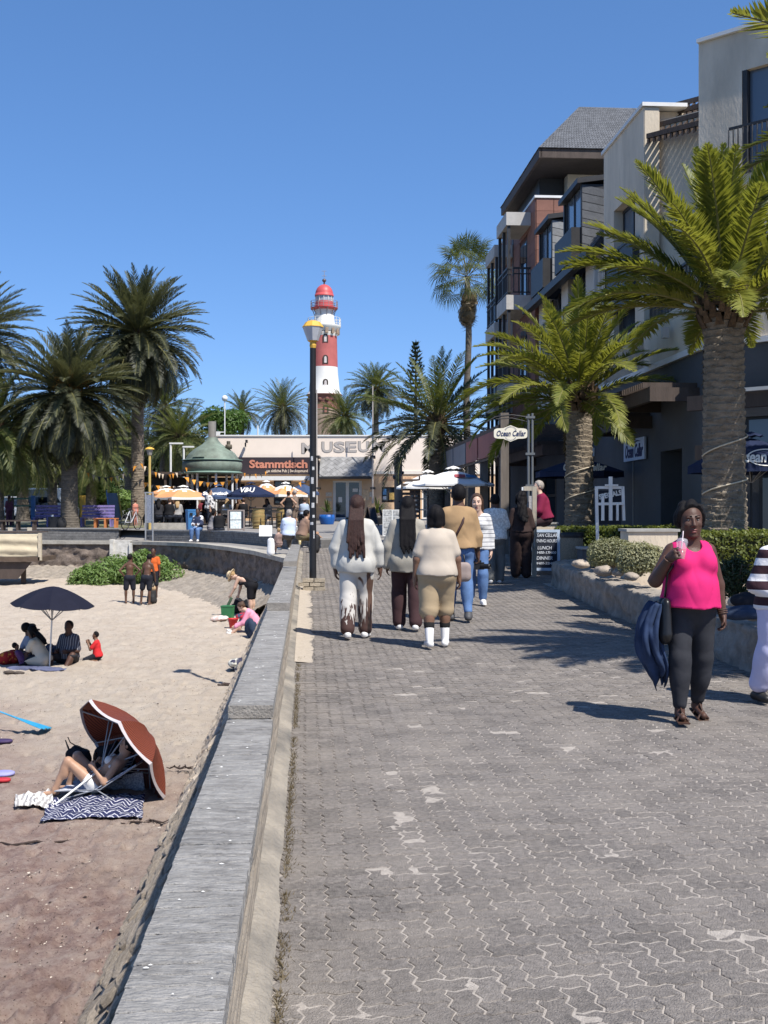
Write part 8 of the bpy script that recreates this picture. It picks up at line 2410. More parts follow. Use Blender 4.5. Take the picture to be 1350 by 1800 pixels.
# black beach bag behind the sunbather
bb_=at(185,1345,SBP.y+.75);o=thing("beach_bag","open black beach bag standing behind the sunbather's head","bag",(bb_.x-.12,SBP.y+.75,S(SBP.y+.75)));o.scale=(.8,.8,.72)
F_=Field();F_.cone((-.25,0,.18),(-.3,0,.52),.16,.20,.05,((0,1,0),1.5));F_.cone((.15,0,.18),(.2,0,.60),.18,.24,.06,((0,1,0),1.5));F_.cone((.45,.05,.15),(.5,.05,.35),.15,.16,.06);F_.sub((-.2,0,.75),(.2,0,.8),.14);V,Q=F_.mesh(.018,.02,15);link("bag_body",np_mesh("bag_body",V,Q,fabric("black_nylon",(.016,.017,.021),.2,.5)),o)
m=MB();m.tube([(-.42,-.05,.6),(-.50,-.05,.82),(-.44,-.03,.60)],.012,5);m.tube([(-.30,-.05,.70),(-.42,-.05,.78),(-.46,-.05,.88)],.010,5);m.build("handle",MATS["bag_black"],o)
m=MB();m.tube([(.55,-.1,.10),(.75,-.1,.30),(.95,-.1,.32)],.015,6);m.build("pale_strap",M_lounge,o)
# blue towel tail flying in from the left edge, purple and lilac things at the edge
k0=on_sand(78,1288);o=thing("blue_cloth","bright blue pleated cloth tail stretched down to the sand at the left edge","kite tail",tuple(k0))
m=MB();e0=at(-30,1240,k0.y)-k0
def tail(u,v):
 c=e0*(1-u)+Vector((0,0,.08))*u;w=.02+.55*max(0,u-.5)**1.2
 return c+Vector((.02*v,w*(v-.5)*2.2,.06*u*(.5-v)*w*6+.012*math.sin(v*22)*u))+Vector((.10*u*(1-abs(v-.5))*max(0,u-.5),0,0))
m.grid(tail,24,14);cl=m.build("cloth",mat("turquoise_nylon",(.03,.26,.46),.5,.15,8,.3),o);cl.modifiers.new("s",'SOLIDIFY').thickness=.006
for(px,py,a,b,c_,lab,nm)in((5,1366,.16,.07,(.30,.30,.58),"lilac flip flop half out of the picture at the left edge","flip_flop"),(3,1378,.12,.04,(.45,.03,.04),"red flip flop under the lilac one at the left edge","flip_flop"),(4,1308,.16,.05,(.05,.03,.09),"dark purple cloth on the sand at the left edge","cloth")):
 p=on_sand(px,py,.03);m=MB();m.lathe([(.001,-.02),(1,-.02),(1,.012),(.9,.02),(.001,.02)],n=18);m.v=[(x*a,y*b*2,z)for x,y,z in m.v];tag(m.build(nm,mat(nm+lab[:6].replace(' ','_'),c_,.6,.1),None,tuple(p)),lab,"sandal" if nm=='flip_flop' else "cloth")
# bucket, cool box, bags near the wall
bk=on_sand(410,1103);o=thing("bucket","red bucket with a white handle on the sand by the seated woman","bucket",tuple(bk));sc=bk.y/F
m=MB();m.lathe([(6.5*sc,0),(9*sc,15*sc),(9.6*sc,15.2*sc),(9.6*sc,16.5*sc),(8.4*sc,16*sc),(6*sc,1*sc),(.001,1*sc)],n=22);m.build("pail",mat("red_plastic",(.52,.025,.025),.4,.08),o)
m=MB();m.tube([(9.6*sc*math.cos(a),-4*sc*math.sin(a),(15-8*math.sin(a))*sc)for a in[math.pi*k/12 for k in range(13)]],.010,6);m.build("handle",M_wht,o)
gb=on_sand(400,1088);o=thing("cool_box","green box with its lid raised standing on the sand","cool box",tuple(gb),R(-12))
m=MB();m.hexa([Vector(q)for q in((-.15,-.1,0),(.15,-.1,0),(.15,.13,0),(-.15,.13,0),(-.165,-.12,.36),(.165,-.12,.36),(.165,.15,.36),(-.165,.15,.36))]);m.box((0,.015,.375),(.35,.29,.03));m.build("box",mat("green_plastic",(.035,.17,.065),.5,.1),o)
m=MB();m.box((0,0,0),(.33,.025,.26),M=Matrix.Translation((.02,.14,.50))@Matrix.Rotation(R(30),4,'Y')@Matrix.Rotation(R(10),4,'X')@Matrix.Diagonal((.25,1,1.1,1)));m.build("lid",mat("green_lid",(.12,.16,.10),.6,.1),o)
def heap(label,px,py,sc,mm,seed,name="clothes_heap",cat="clothes",dz=.05):
 p=on_sand(px,py,dz);F_=Field();q=random.Random(seed)
 for k in range(7):F_.ell((q.uniform(-.5,.5)*sc[0],q.uniform(-.5,.5)*sc[1],q.uniform(0,.6)*sc[2]),(sc[0]*q.uniform(.25,.5),sc[1]*q.uniform(.3,.6),sc[2]*q.uniform(.4,.7)),.05)
 V,Q=F_.mesh(.018,.022,18,seed);c=link(name,np_mesh(name,V,Q,mm),None,tuple(p));tag(c,label,cat);return c
heap("coral and white towel heap on the sand under the dark retaining wall",402,1037,(.55,.3,.16),patches("coral_white",(.45,.13,.11),(.62,.48,.44),6,.55),1,"towel_heap","towel")
heap("red and dark blue cloth beside the bucket",432,1090,(.40,.25,.14),patches("red_blue_cloth",(.40,.03,.05),(.05,.07,.12),9,.52),2)
heap("black bag on the sand behind the seated woman in pink",425,1080,(.42,.25,.32),fabric("black_nylon",(.016,.017,.021)),3,"beach_bag","bag",.1)
heap("shoes and pale clothes left of the cool box",386,1090,(.30,.2,.08),patches("pale_pink_cloth",(.55,.40,.36),(.70,.66,.62),10,.5),4)
heap("pile of white, yellow and dark clothes at the foot of the wall",424,1180,(.30,.32,.22),patches("mixed_clothes",(.05,.05,.08),(.62,.60,.52),7,.5),5)
heap("denim shorts lying by the wall next to the seated woman in pink",441,1122,(.20,.22,.35),fabric("folded_denim",(.06,.085,.14),.3,.7),6,"folded_clothes","clothes",.1)
heap("red and orange patterned bag at the left edge by the parasol",20,1166,(.36,.25,.22),patches("red_orange_print",(.30,.02,.02),(.55,.20,.04),11,.58),7,"beach_bag","bag",.08)
heap("blue grey picnic cloth under the family by the navy parasol",62,1176,(.75,.4,.05),fabric("blue_grey_cloth",(.10,.11,.18),.25,.5),8,"picnic_cloth","cloth",.0)
for(px,lab)in((16,"left one of two dark sandals below the red patterned bag"),(33,"right one of two dark sandals below the red patterned bag")):
 p=on_sand(px,1184,.02);m=MB();m.ball((0,0,.02),(.13,.06,.04),10,6);tag(m.build("sandal",mat("sandal_dark",(.07,.055,.045),.8,.2),None,tuple(p)),lab,"sandal")
# sun hat of the leaning person
m=MB();m.lathe([(.19,0),(.185,.02),(.11,.03),(.10,.12),(.06,.15),(.001,.155)],n=24);hp_=at(55,1108,fp_.y+.45)
tag(m.build("sun_hat",mat("brown_felt",(.10,.065,.045),.9,.15),None,tuple(hp_)),"brown brimmed hat on the person leaning back under the navy parasol","hat")
# ---------------------------------------------------------------- cafe terrace: barrels, people, tables
def barrel(label,px,d,hpx,wpx):
 b=at(px,0,d);o=thing("barrel",label,"barrel",(b.x,d,G(d)),0,"wine barrels used as bar tables");h=hpx/F*d;r=wpx/F*d
 m=MB();pr=[(r*(.80+.2*math.sin(math.pi*k/10)),h*k/10)for k in range(11)];m.lathe(pr,n=24);m.build("staves",mat("barrel_oak",(.30,.20,.075),.6,.25,3,.3,20,stretch=(3,3,.3)),o)
 m=MB()
 for t in(.06,.2,.38,.62,.8,.94):rr=r*(.80+.2*math.sin(math.pi*t))+.012;m.lathe([(rr,h*t-.03),(rr,h*t+.03)],n=24,cap=False)
 m.build("hoops",mat("barrel_hoop",(.34,.25,.10),.5,.2,4),o)
 m=MB();m.lathe([(r*1.0,h),(r*1.0,h+.03),(.001,h+.03)],n=24);m.build("top",M_brownwood,o)
 return o
barrel("wine barrel standing left under the dark navy parasol",455,53.5,36,12.5);barrel("wine barrel where the woman in black stands with hands on hips",497,55.5,34,12)
def seatgroup(label,px,d,w,h=.74):
 b=at(px,0,d);o=thing("cafe_table",label,"table",(b.x,d,G(d)),rnd.uniform(-.3,.3),"dark cafe tables")
 m=MB();m.box((0,0,h),(w,.8,.05));m.build("top",M_brownwood,o)
 for sx in(-1,1):
  for sy in(-1,1):m=MB();m.box((sx*(w/2-.06),sy*.34,h/2-.013),(.05,.05,h-.026));m.build("leg",M_darkmetal,o)
for(px,d,w,lab)in((285,58,1.6,"dark cafe table at the left end of the terrace"),(318,59.5,1.6,"dark cafe table behind the pole of the front orange parasol"),(402,57,1.4,"dark cafe table behind the menu board"),(432,58,1.2,"dark cafe table left of the first barrel"),(478,54.5,1.0,"dark cafe table between the two barrels"),(524,57,1.2,"dark cafe table left of the lamp post")):seatgroup(lab,px,d,w)
def chair(label,px,d,yaw):
 b=at(px,0,d);o=thing("cafe_chair",label,"chair",(b.x,d,G(d)),yaw,"dark cafe chairs")
 m=MB();m.box((0,0,.45),(.42,.42,.04));m.build("seat",M_darkmetal,o)
 m=MB();m.box((0,.2,.75),(.40,.03,.14));m.box((0,.2,.92),(.40,.03,.08));m.build("backrest",M_darkmetal,o)
 for sx in(-.18,.18):
  for sy in(-.18,.18):m=MB();m.box((sx,sy,(.5 if sy>0 else .215)),(.035,.035,1.0 if sy>0 else .43));m.build("leg",M_darkmetal,o)
for(px,d,yw,lab)in((398,55,.4,"cafe chair right of the standing man in a patterned shirt"),(476,53,2.6,"cafe chair right of the first barrel"),(485,56,.2,"cafe chair behind the second barrel's left side"),(440,56,-.5,"cafe chair left of the first barrel"),(516,55,3.0,"cafe chair right of the second barrel")):chair(lab,px,d,yw)
# people at the cafe, each in their own clothes
TORSO=[("dark tee",(.03,.03,.035)),("black top",(.014,.014,.016)),("grey shirt",(.30,.29,.28)),("white tee",(.72,.70,.68)),("navy top",(.03,.04,.09)),("maroon top",(.16,.03,.04)),("brown top",(.14,.09,.06)),("pale blue shirt",(.35,.42,.52))]
CR=[(268,58.5,'sit',3,'at the left end of the terrace',.3),(279,57.2,'sit',0,'left of the front orange parasol',.2),(297,57,'sit',1,'between the board stand and the parasol pole',-.3),(312,57.3,'sit',2,'just left of the front parasol pole with back turned',.15),(306,60.5,'sit',4,'in the second row behind the grey shirt',2.8),(328,58.5,'sit',1,'right of the front parasol pole',.5),(338,60,'stand',0,'standing in shade above the blue bin',2.5),(350,61,'sit',5,'in shade under the copper dome',2.9),(362,60,'sit',1,'in deep shade left of the patterned shirt',-2.6),(399,57.5,'sit',3,'seen from behind under the faded navy parasol',.1),(428,59,'sit',1,'with long hair left of the first barrel',.4),(420,60,'sit',6,'behind the menu board in shade',2.9),(545,60.5,'sit',3,'partly behind the lamp post',.4),(528,59,'sit',0,'two places left of the lamp post',-.2),(535,58,'sit',7,'just left of the lamp post',.2),(288,61.5,'sit',6,'at the back of the terrace on the left',3.0),(320,62,'stand',1,'standing at the back bar',2.8),(470,57,'sit',0,'behind the first barrel',2.7)]
for i,(px,d,ps,ti,where,yw)in enumerate(CR):
 b=at(px,0,d);nm,c_=TORSO[ti]
 person("cafe guest in a %s %s"%(nm,where),(b.x,d,G(d)),yw,1.66+.05*(i%4),('dark','deep','fair','brown')[i%4],dict(SIT,spine=(0,.08,1))if ps=='sit' else dict(lu=(-.3,.2,-1),ll=(.2,.7,-.3)),bulk=1.0+.06*(i%3),hair=(('black','short'),('black','long',.3,.07),('brown','short'),('blond','long',.3,.07))[(i*5)%4]if nm!='white tee' else('blond','long',.3,.07),vox=.034,seat=.55 if ps=='sit' else None,sit=ps=='sit',face=False,fingers=False,group="guests seated under the cafe parasols" if ps=='sit' else None,wear=[('top',fabric(nm.replace(' ','_'),c_,.08),dict(sleeve=.4 if ti%2 else .9,inf=.03)),('pants',fabric("dark_jeans",(.04,.045,.06),.1),dict(inf=.02))])
def cp_(label,px,fy,d,yaw,h,sk,pose,tops,pants,hair,**kw):
 b=at(px,0,d);gz0=kw.pop('gz',G(d))
 return person(label,(b.x,d,gz0),yaw,h,sk,pose,hair=hair,vox=kw.pop('vox',.024),wear=[('top',tops[0],tops[1]),('pants',pants,dict(inf=.02,len=kw.pop('plen',.97))),('shoes',m_white_shoe)],**kw)
shirt_pat=patches("bw_patterned_shirt",(.62,.60,.58),(.05,.05,.06),9,.55)
cp_("man in a black and white patterned shirt standing on the terrace looking right",368,930,54.5,R(-80),1.78,'tan',dict(lu=(-.2,.1,-1),ll=(-.05,.3,-1)),(shirt_pat,dict(sleeve=.45,inf=.04,hem=.08,cuff=.05)),fabric("dark_jeans",(.04,.045,.06)),('black','crop'),bulk=1.15,belly=.4)
cp_("woman in a black sleeveless top standing with hands on hips behind the barrel",507,925,54.3,.1,1.70,'tan',dict(lu=(-.75,-.2,-.75),ll=(.62,.25,-.75),ru=(.75,-.2,-.75),rl=(-.62,.25,-.75)),(fabric("black_top",(.014,.014,.016)),dict(sleeve=0,inf=.015)),fabric("dark_jeans",(.04,.045,.06)),('brown','bun'))
cp_("person in a brown patterned shirt and shorts standing beside the woman in black",518,925,54.6,R(60),1.74,'tan',dict(lu=(-.2,.2,-1),ll=(0,.8,.1),ru=(.2,.2,-1)),(fabric("brown_grey_shirt",(.20,.15,.12),.3),dict(sleeve=.5,inf=.03)),fabric("brown_grey_shirt",(.2,.15,.12)),('grey','short'),plen=.5)
SW=dict(lt=(-.1,1,-.15),ls=(-.03,-.05,-1),rt=(.1,1,-.15),rs=(.03,-.05,-1),lu=(-.15,.35,-1),ll=(.3,.9,-.1),ru=(.15,.35,-1),rl=(-.3,.9,-.1))
zb_=ledge_z(Vector((-7,48)))-.02+.44+.06
d_=48.6
cp_("person in white top, navy jacket and jeans sitting facing us on the wall",348,930,d_,BK-.2,1.70,'deep',dict(SW),(patches("navy_white_jacket",(.03,.04,.08),(.70,.70,.72),3.5,.52),dict(sleeve=.97,inf=.03)),jeans,('black','short'),seat=.12,sit=True,gz=zb_+.0)
cp_("woman with long dark hair and grey top sitting sideways on the curved wall",371,930,d_+.2,R(-70),1.66,'dark',dict(SIT,spine=(0,.2,1)),(fabric("grey_top",(.22,.21,.22)),dict(sleeve=.97,inf=.02)),fabric("grey_trousers_b",(.25,.23,.24)),('black','long',.36,.08),seat=.12,sit=True,gz=zb_)
cp_("person in black sitting on the wall, back turned, left of the menu board",385,930,d_,.1,1.68,'dark',dict(SIT,spine=(0,.12,1)),(fabric("black_top",(.014,.014,.016)),dict(sleeve=.97,inf=.03)),fabric("dark_jeans",(.04,.045,.06)),('black','short'),seat=.12,sit=True,gz=zb_)
d_=37.6
tiedye=patches("tie_dye_blue",(.50,.58,.74),(.04,.05,.10),4.5,.66,.9,.05)
cp_("older person with short hair in a blue tie dye tee sitting on the wall",507,960,d_,.35,1.70,'fair',dict(SIT,spine=(.05,.05,1)),(tiedye,dict(sleeve=.45,inf=.035,hem=.06,cuff=.04)),fabric("grey_brown_shorts",(.16,.14,.12)),('grey','short'),seat=.12,sit=True,gz=.82,bulk=1.12,belly=.3,vox=.018)
cp_("small child leaning on the tie dye shirt, holding a white bag",490,965,d_-.3,.8,1.05,'fair',dict(SIT),(fabric("brown_pattern_top",(.26,.18,.16),.4),dict(sleeve=.5,inf=.02)),fabric("pinkish_shorts",(.4,.28,.25)),('blond','short'),seat=.10,sit=True,gz=.55,vox=.018)
cp_("person in a brown tee shirt sitting by the lamp post with one leg crossed",531,955,d_-1.2,R(-55),1.74,'tan',dict(SIT,spine=(0,.25,1),rt=(.1,.95,.15),rs=(-.3,.8,-.35),lt=(-.1,1,-.2),ls=(0,.45,-1)),(fabric("brown_tee",(.24,.155,.115)),dict(sleeve=.45,inf=.03)),fabric("olive_trousers",(.16,.13,.075)),('black','short'),seat=.12,sit=True,gz=.80,plen=.8,vox=.018)
heap_=Field();heap_.cone((0,0,.12),(.05,0,.42),.16,.12,.05);V,Q=heap_.mesh(.02,.012,14);bb2=at(552,985,33.5);tag(link("backpack",np_mesh("backpack",V,Q,MATS["bag_black"]),None,(bb2.x,33.5,G(33.5))),"black rucksack on the paving behind the lamp post","backpack")
wb=at(476,972,37.0);F_=Field();F_.cone((0,0,.10),(0,0,.45),.13,.10,.05,((0,1,0),1.6));V,Q=F_.mesh(.016,.012,16);tag(link("carrier_bag",np_mesh("carrier_bag",V,Q,mat("white_plastic",(.72,.72,.72),.4,.05)),None,(wb.x,37.0,.28)),"white carrier bag standing on the ledge beside the child","bag")
tg=thing("drink_glass","tumbler of pale drink on the wall end by the brown tee shirt","glass",tuple(at(527,957,34.0)))
m=MB();m.lathe([(.035,0),(.04,.12),(.036,.12),(.032,.01),(.001,.01)],n=14);m.build("tumbler",mat("pale_beer",(.45,.36,.18),.2,.1),tg)
# bin
b=at(338,0,51.0);o=thing("litter_bin","blue plastic litter bin beside the white jacketed person on the wall","litter bin",(b.x,51,G(51)));m=MB();m.lathe([(.26,0),(.30,.85),(.31,.86),(.31,.92),(.26,.93)],n=6,smooth=False);m.build("drum",mat("blue_plastic",(.06,.20,.42),.5,.1),o)
m=MB();m.box((0,-.28,.72),(.12,.03,.12));m.build("opening",M_black,o)
# low concrete slab edge left of the bin
b=at(300,0,53);o=thing("stone_ledge","pale low stone ledge in front of the seated guests","ledge",(b.x,53,G(53)));m=MB();m.box((0,0,.14),(2.3,.6,.28));m.build("block",M_ledge,o)
# ---------------------------------------------------------------- left: lamps, boards, playground, vehicles, deck
b=at(263,0,52.5);o=thing("street_lamp","yellow lamp post with small yellow capped lantern at the lawn's edge","lamp post",(b.x,52.5,G(52.5)));hz=at(0,786,52.5).z-G(52.5)
m=MB();m.tube([(0,0,0),(0,0,hz-.35)],.06,10);m.build("pole",mat("pale_yellow_paint",(.50,.36,.12),.7,.1,5),o);m=MB();m.lathe([(.09,hz-.36),(.16,hz-.1),(.17,hz-.08)],n=8,smooth=False);m.build("lantern",mat("lantern_frosted",(.30,.28,.25),.4),o);m=MB();m.lathe([(.22,hz-.1),(.2,hz-.06),(.08,hz),(.0,hz+.01)],n=8,smooth=False);m.build("lantern_cap",M_yel,o)
b=at(262,0,50.2);o=thing("information_board","grey steel frame information board standing on the ledge","sign board",(b.x,50.2,.4));z0,z1=0,at(0,865,50.2).z-.4
m=MB();m.tube([(-.15,0,0),(-.15,0,z1)],.035,8);m.tube([(.16,0,0),(.16,0,z1)],.035,8);m.box((0,0,z1-.02),(.4,.05,.05));m.build("frame",M_steel,o);m=MB();m.box((0.02,.02,z1-.72),(.36,.02,1.2));m.build("panel",mat("panel_text",(.20,.22,.27),.5,.3,14),o)
for(px,ty,d,lab,arm)in((300,780,66,"white angled lamp post with short arm behind the parasols",.35),(323,786,68,"second white lamp post, left of the copper dome",.3),(238,762,60,"pale leaning pole against the tallest palm's trunk",0)):
 b=at(px,0,d);o=thing("light_pole",lab,"lamp post",(b.x,d,G(d)));hz=at(0,ty,d).z-G(d)
 m=MB();m.tube([(0,0,0),(-.12 if arm==0 else 0,0,hz)],.06,8);m.build("pole",M_wht,o)
 if arm:m=MB();m.box((arm*.9,0,hz+.02),(arm*2.2,.16,.09));m.build("lamp_head",M_wht,o)
 else:m=MB();m.box((-.1,-.05,hz),(.25,.2,.12));m.build("lamp_head",M_steel,o)
b=at(395,0,95);o=thing("globe_mast","white globe on a thin mast behind the museum","mast",(b.x,95,G(67)));hz=at(0,700,95).z-G(67);m=MB();m.tube([(0,0,0),(0,0,hz)],.05,6);m.build("mast",M_wht,o);m=MB();m.ball((0,0,hz),.24,14,10);m.build("globe",M_wht,o)
b=at(453,0,92);o=thing("thin_mast","thin white mast behind the museum roof","mast",(b.x,92,G(67)));hz=at(0,748,92).z-G(67);m=MB();m.tube([(0,0,0),(0,0,hz)],.06,6);m.build("mast",M_wht,o)
b=at(386,762,66.5);o=thing("roof_light","small white floodlight on the museum roof by the chimney","floodlight",tuple(b));m=MB();m.box((-.1,0,0),(.25,.2,.22));m.box((.15,0,.08),(.3,.05,.05));m.build("housing",M_wht,o)
# bunting
def bunting(label,p0,p1,n,seed,sag=.5):
 p0,p1=Vector(p0),Vector(p1);o=thing("bunting",label,"bunting",tuple(p0));q=random.Random(seed);f=lambda t:(p1-p0)*t+Vector((0,0,-4*sag*t*(1-t)))
 m=MB();m.tube([f(k/20)for k in range(21)],.012,4,cap=False);m.build("string",M_black,o)
 cs_=[mat("flag_orange",(.66,.28,.04),.8,.1),mat("flag_black",(.03,.028,.03),.8,.1),mat("flag_pale",(.60,.50,.38),.8,.1)]
 for k in range(n):
  c=f((k+.5)/n);t=(p1-p0).normalized();m=MB();w=Vector((q.gauss(0,.05),q.gauss(0,.12),0))
  m.add([c-t*.11,c+t*.11,c+Vector((0,0,-.26))+w],[(0,1,2)]);fl=m.build("flag",cs_[(k*2+k//3)%3 if seed%2 else k%2],o);fl.modifiers.new("s",'SOLIDIFY').thickness=.01
bunting("string of orange and black pennants from the palm across the terrace",at(245,812,57),at(330,820,61),14,1);bunting("pennant string under the copper dome's rim",at(325,838,59),at(425,838,60),16,2,.3);bunting("pennant string across the left lawn to the tallest palm",at(150,828,60),at(243,815,57.5),9,3);bunting("pennant string from the dome to the orange lettered name board",at(425,830,60),at(480,822,64),6,4,.2)
bunting("lower pennant string behind the orange parasols",at(255,848,63),at(345,846,63),18,5,.25)
bunting("thin pennant string slanting to the lamp post above the orange parasols",at(495,856,58),at(545,838,60),4,6,.1)
# playground and benches
M_purp=mat("purple_paint",(.24,.19,.42),.6,.15,4);M_bluep=mat("blue_paint",(.07,.18,.42),.6,.1);M_orp=mat("orange_paint",(.55,.20,.07),.6,.15)
def picnic(label,px,d,mm,w,yaw=0.0,back=True):
 b=at(px,0,d);o=thing("picnic_bench",label,"bench",(b.x,d,G(d)),yaw)
 for k in range(4 if back else 0):m=MB();m.box((0,.3+.02*k,.55+.15*k),(w,.04,.11));m.build("back_slat",mm,o)
 for k in range(3):m=MB();m.box((0,-.1+.14*k,.45),(w,.12,.04));m.build("seat_slat",mm,o)
 for s in(-1,0,1):m=MB();m.box((s*(w/2-.08),.06,.22),(.08,.5,.42));m.build("leg",mm,o)
picnic("long purple slatted bench right of the broad palm's trunk",170,55.5,M_purp,1.55);picnic("purple slatted bench left of the broad palm's trunk",85,55.5,M_purp,1.4);picnic("low backless orange bench in front of the purple one",186,54.2,M_orp,1.1,back=False)
b=at(200,0,60);o=thing("playground_slide","grey playground slide with yellow and blue sides behind the benches","slide",(b.x,60,G(60)),R(20));zt_=at(0,868,60).z-G(60)
m=MB();m.slab([(-.25,-.9,.2),(.25,-.9,.2),(.25,.55,zt_),(-.25,.55,zt_)],(0,.0,.05));m.build("chute",mat("slide_grey",(.17,.19,.22),.4,.1),o)
for s,mm in((-1,M_bluep),(1,M_yel)):m=MB();m.slab([(s*.28,-.9,.2),(s*.28,.55,zt_),(s*.28,.55,zt_+.2),(s*.28,-.9,.4)],(.04*s,0,0));m.build("side_rail",mm,o)
m=MB();m.box((-.2,.75,zt_/2),(.08,.08,zt_));m.box((.2,.75,zt_/2),(.08,.08,zt_))
for k in range(5):m.box((0,.75,.3+.3*k),(.36,.05,.05))
m.build("ladder",M_brownwood,o)
b=at(42,0,57);o=thing("climbing_frame","blue and green timber climbing frame left of the purple bench","climbing frame",(b.x,57,G(57)))
m=MB();m.box((.45,0,.75),(.16,.16,1.5));m.box((.32,.3,.7),(.12,.12,1.4));m.build("post",M_bluep,o);m=MB();m.box((-.1,0,1.35),(1.0,.06,.07));m.box((-.1,0,1.0),(1.0,.06,.07));m.build("rail",mat("green_paint",(.10,.22,.16),.6,.1),o);m=MB();m.box((-.55,0,.7),(.12,.12,1.4));m.build("end_post",M_brownwood,o)
for(px,d,mm,w,h,lab)in((110,58,M_bluep,.12,1.3,"single blue playground post left of the broad palm's trunk"),(145,58,M_yel,.26,1.5,"single yellow playground post right of the broad palm's trunk")):
 b=at(px,0,d);o=thing("playground_post",lab,"post",(b.x,d,G(d)));m=MB();m.box((0,0,h/2),(w,.14,h));m.build("post",mm,o)
b=at(96,0,52.9);o=thing("bin_box","black box bin standing by the broad palm's trunk","bin",(b.x,52.9,G(53)));m=MB();m.box((0,0,.28),(.45,.4,.56));m.build("box",M_black,o);m=MB();m.box((-.1,0,.60),(.1,.1,.09));m.build("lid_clip",M_wht,o)
b=at(112,0,53.0);o=thing("bag","dark rucksack leaning on the broad palm's trunk","bag",(b.x,52.7,G(53)));m=MB();m.ball((0,0,.25),(.22,.18,.3),12,8);m.build("bag_body",MATS["bag_black"],o)
# bicycle
b=at(231,0,51.9);o=thing("bicycle","bicycle parked at the gap between the seat walls","bicycle",(b.x,51.9,G(51.9)),R(70))
for y in(-.5,.5):
 m=MB();m.tube([(.33*math.cos(6.283*k/24),0,.34+.33*math.sin(6.283*k/24))for k in range(25)],.022,6,cap=False);w=m.build("wheel",M_black,o,(y,0,0));m=MB()
 for k in range(8):a=k*.785;m.tube([(0,0,.34),(.32*math.cos(a),0,.34+.32*math.sin(a))],.005,3)
 m.build("spokes",M_steel,w)
m=MB();m.tube([(-.5,0,.34),(-.15,0,.85),(.38,0,.82),(0,0,.34),(-.5,0,.34)],.02,6);m.tube([(-.15,0,.85),(0,0,.34)],.02,6);m.tube([(.5,0,.34),(.36,0,.95)],.02,6);m.build("bike_frame",mat("bike_white",(.5,.5,.52),.4),o)
m=MB();m.tube([(.36,-.26,.98),(.36,.26,.98)],.016,6);m.build("handlebar",M_black,o);m=MB();m.ball((-.17,0,.92),(.14,.07,.04),8,6);m.build("saddle",M_black,o)
for(px,d,c_,lab,sk_)in((238,57,(.50,.20,.15),"person in orange and pink clothes standing behind the parked bicycle",'tan'),(16,56,(.16,.06,.10),"person in dark red at the far left behind the deck",'dark')):
 b=at(px,0,d);person(lab,(b.x,d,G(d)),1.0,1.3 if px>100 else 1.5,sk_,dict(),vox=.03,face=False,fingers=False,hair=('brown','short'),wear=[('top',fabric("top_%d"%px,c_),dict(sleeve=.5)),('pants',fabric("pants_%d"%px,mul(c_,.8)),dict())])
# vehicles glimpsed between trunks
def car(label,x,d,yaw,L,W,Hh,paint,van=False,name="parked_car",cat="car"):
 o=thing(name,label,cat,(x,d,G(67)),yaw,None);M_t=mat("tyre",(.02,.02,.02),.85)
 m=MB();hb_=Hh*(.55 if not van else .5);pr=[(-L/2,.25),(-L/2,hb_*.8),(-L*.47,hb_),(L*.2,hb_),(L*.46,hb_*.88),(L/2,hb_*.6),(L/2,.25)]
 m.slab([(x_,-W/2,z_)for x_,z_ in pr],(0,W,0));m.build("body",paint,o,bevel=.06)
 m=MB();c=[(-L*.46,hb_+.003),(-L*(.40 if not van else .46),Hh),(L*(.05 if not van else .12),Hh),(L*(.24 if not van else .30),hb_+.003)];m.slab([(x_,-W*.44,z_)for x_,z_ in c],(0,W*.88,0));cb=m.build("cabin",paint,o,bevel=.05)
 for s in(-1,1):
  m=MB();g_=[(-L*.40,hb_+.06),(-L*.365,Hh-.09),(L*.03,Hh-.09),(L*.16,hb_+.06)];m.slab([(x_,s*(W*.44+.012),z_)for x_,z_ in g_],(0,-.02*s,0));m.build("window",M_glass,cb)
 m=MB();m.slab([(L*.252,-W*.38,hb_+.05),(L*.252,W*.38,hb_+.05),(L*.07,W*.36,Hh-.06),(L*.07,-W*.36,Hh-.06)]if not van else[(L*.312,-W*.38,hb_+.05),(L*.312,W*.38,hb_+.05),(L*.14,W*.36,Hh-.06),(L*.14,-W*.36,Hh-.06)],(.02,0,.01));m.build("windscreen",M_glass,cb)
 for s in(-1,1):
  for xx in(-L*.31,L*.31):
   m=MB();m.lathe([(.001,-.1),(.31,-.1),(.33,-.06),(.33,.06),(.31,.1),(.001,.1)],n=18);w=m.build("wheel",M_t,o,(xx,s*(W/2-.08),.33));w.rotation_euler=(R(90),0,0)
   m=MB();m.lathe([(.001,-.11),(.2,-.11),(.2,.11),(.001,.11)],n=12);m.build("rim",M_steel,w)
  m=MB();m.box((L/2-.02,s*W*.36,hb_*.72),(.06,.28,.12));m.build("headlight",M_lampglass,o)
M_cw=mat("car_white",(.72,.73,.74),.3,.03,3,coat=.5);M_cd=mat("car_dark",(.02,.025,.025),.3,.1,3,coat=.5);M_cg=mat("car_grey",(.16,.18,.19),.3,.05,3,coat=.5)
car("white parked car seen behind the left edge palm trunk",at(12,0,76).x,76,R(-60),4.3,1.75,1.5,M_cw);car("black parked car between the white car and the white van",at(48,0,77).x,77,R(-80),4.2,1.75,1.5,M_cd)
car("white parked van behind the purple benches",at(98,0,79).x,79,R(-10),4.9,1.9,2.1,M_cw,True,"parked_van","van");car("dark grey parked car right of the broad palm's trunk",at(163,0,78).x,78,R(-75),4.2,1.75,1.5,M_cg);car("white parked car behind the slide and shrub tree",at(205,0,80).x,80,R(-20),4.3,1.75,1.45,M_cw)
car("silver parked car in shade behind the bicycle",at(238,0,79).x,79,R(15),4.2,1.75,1.45,mat("car_silver",(.38,.39,.40),.3,.05,3,coat=.5))
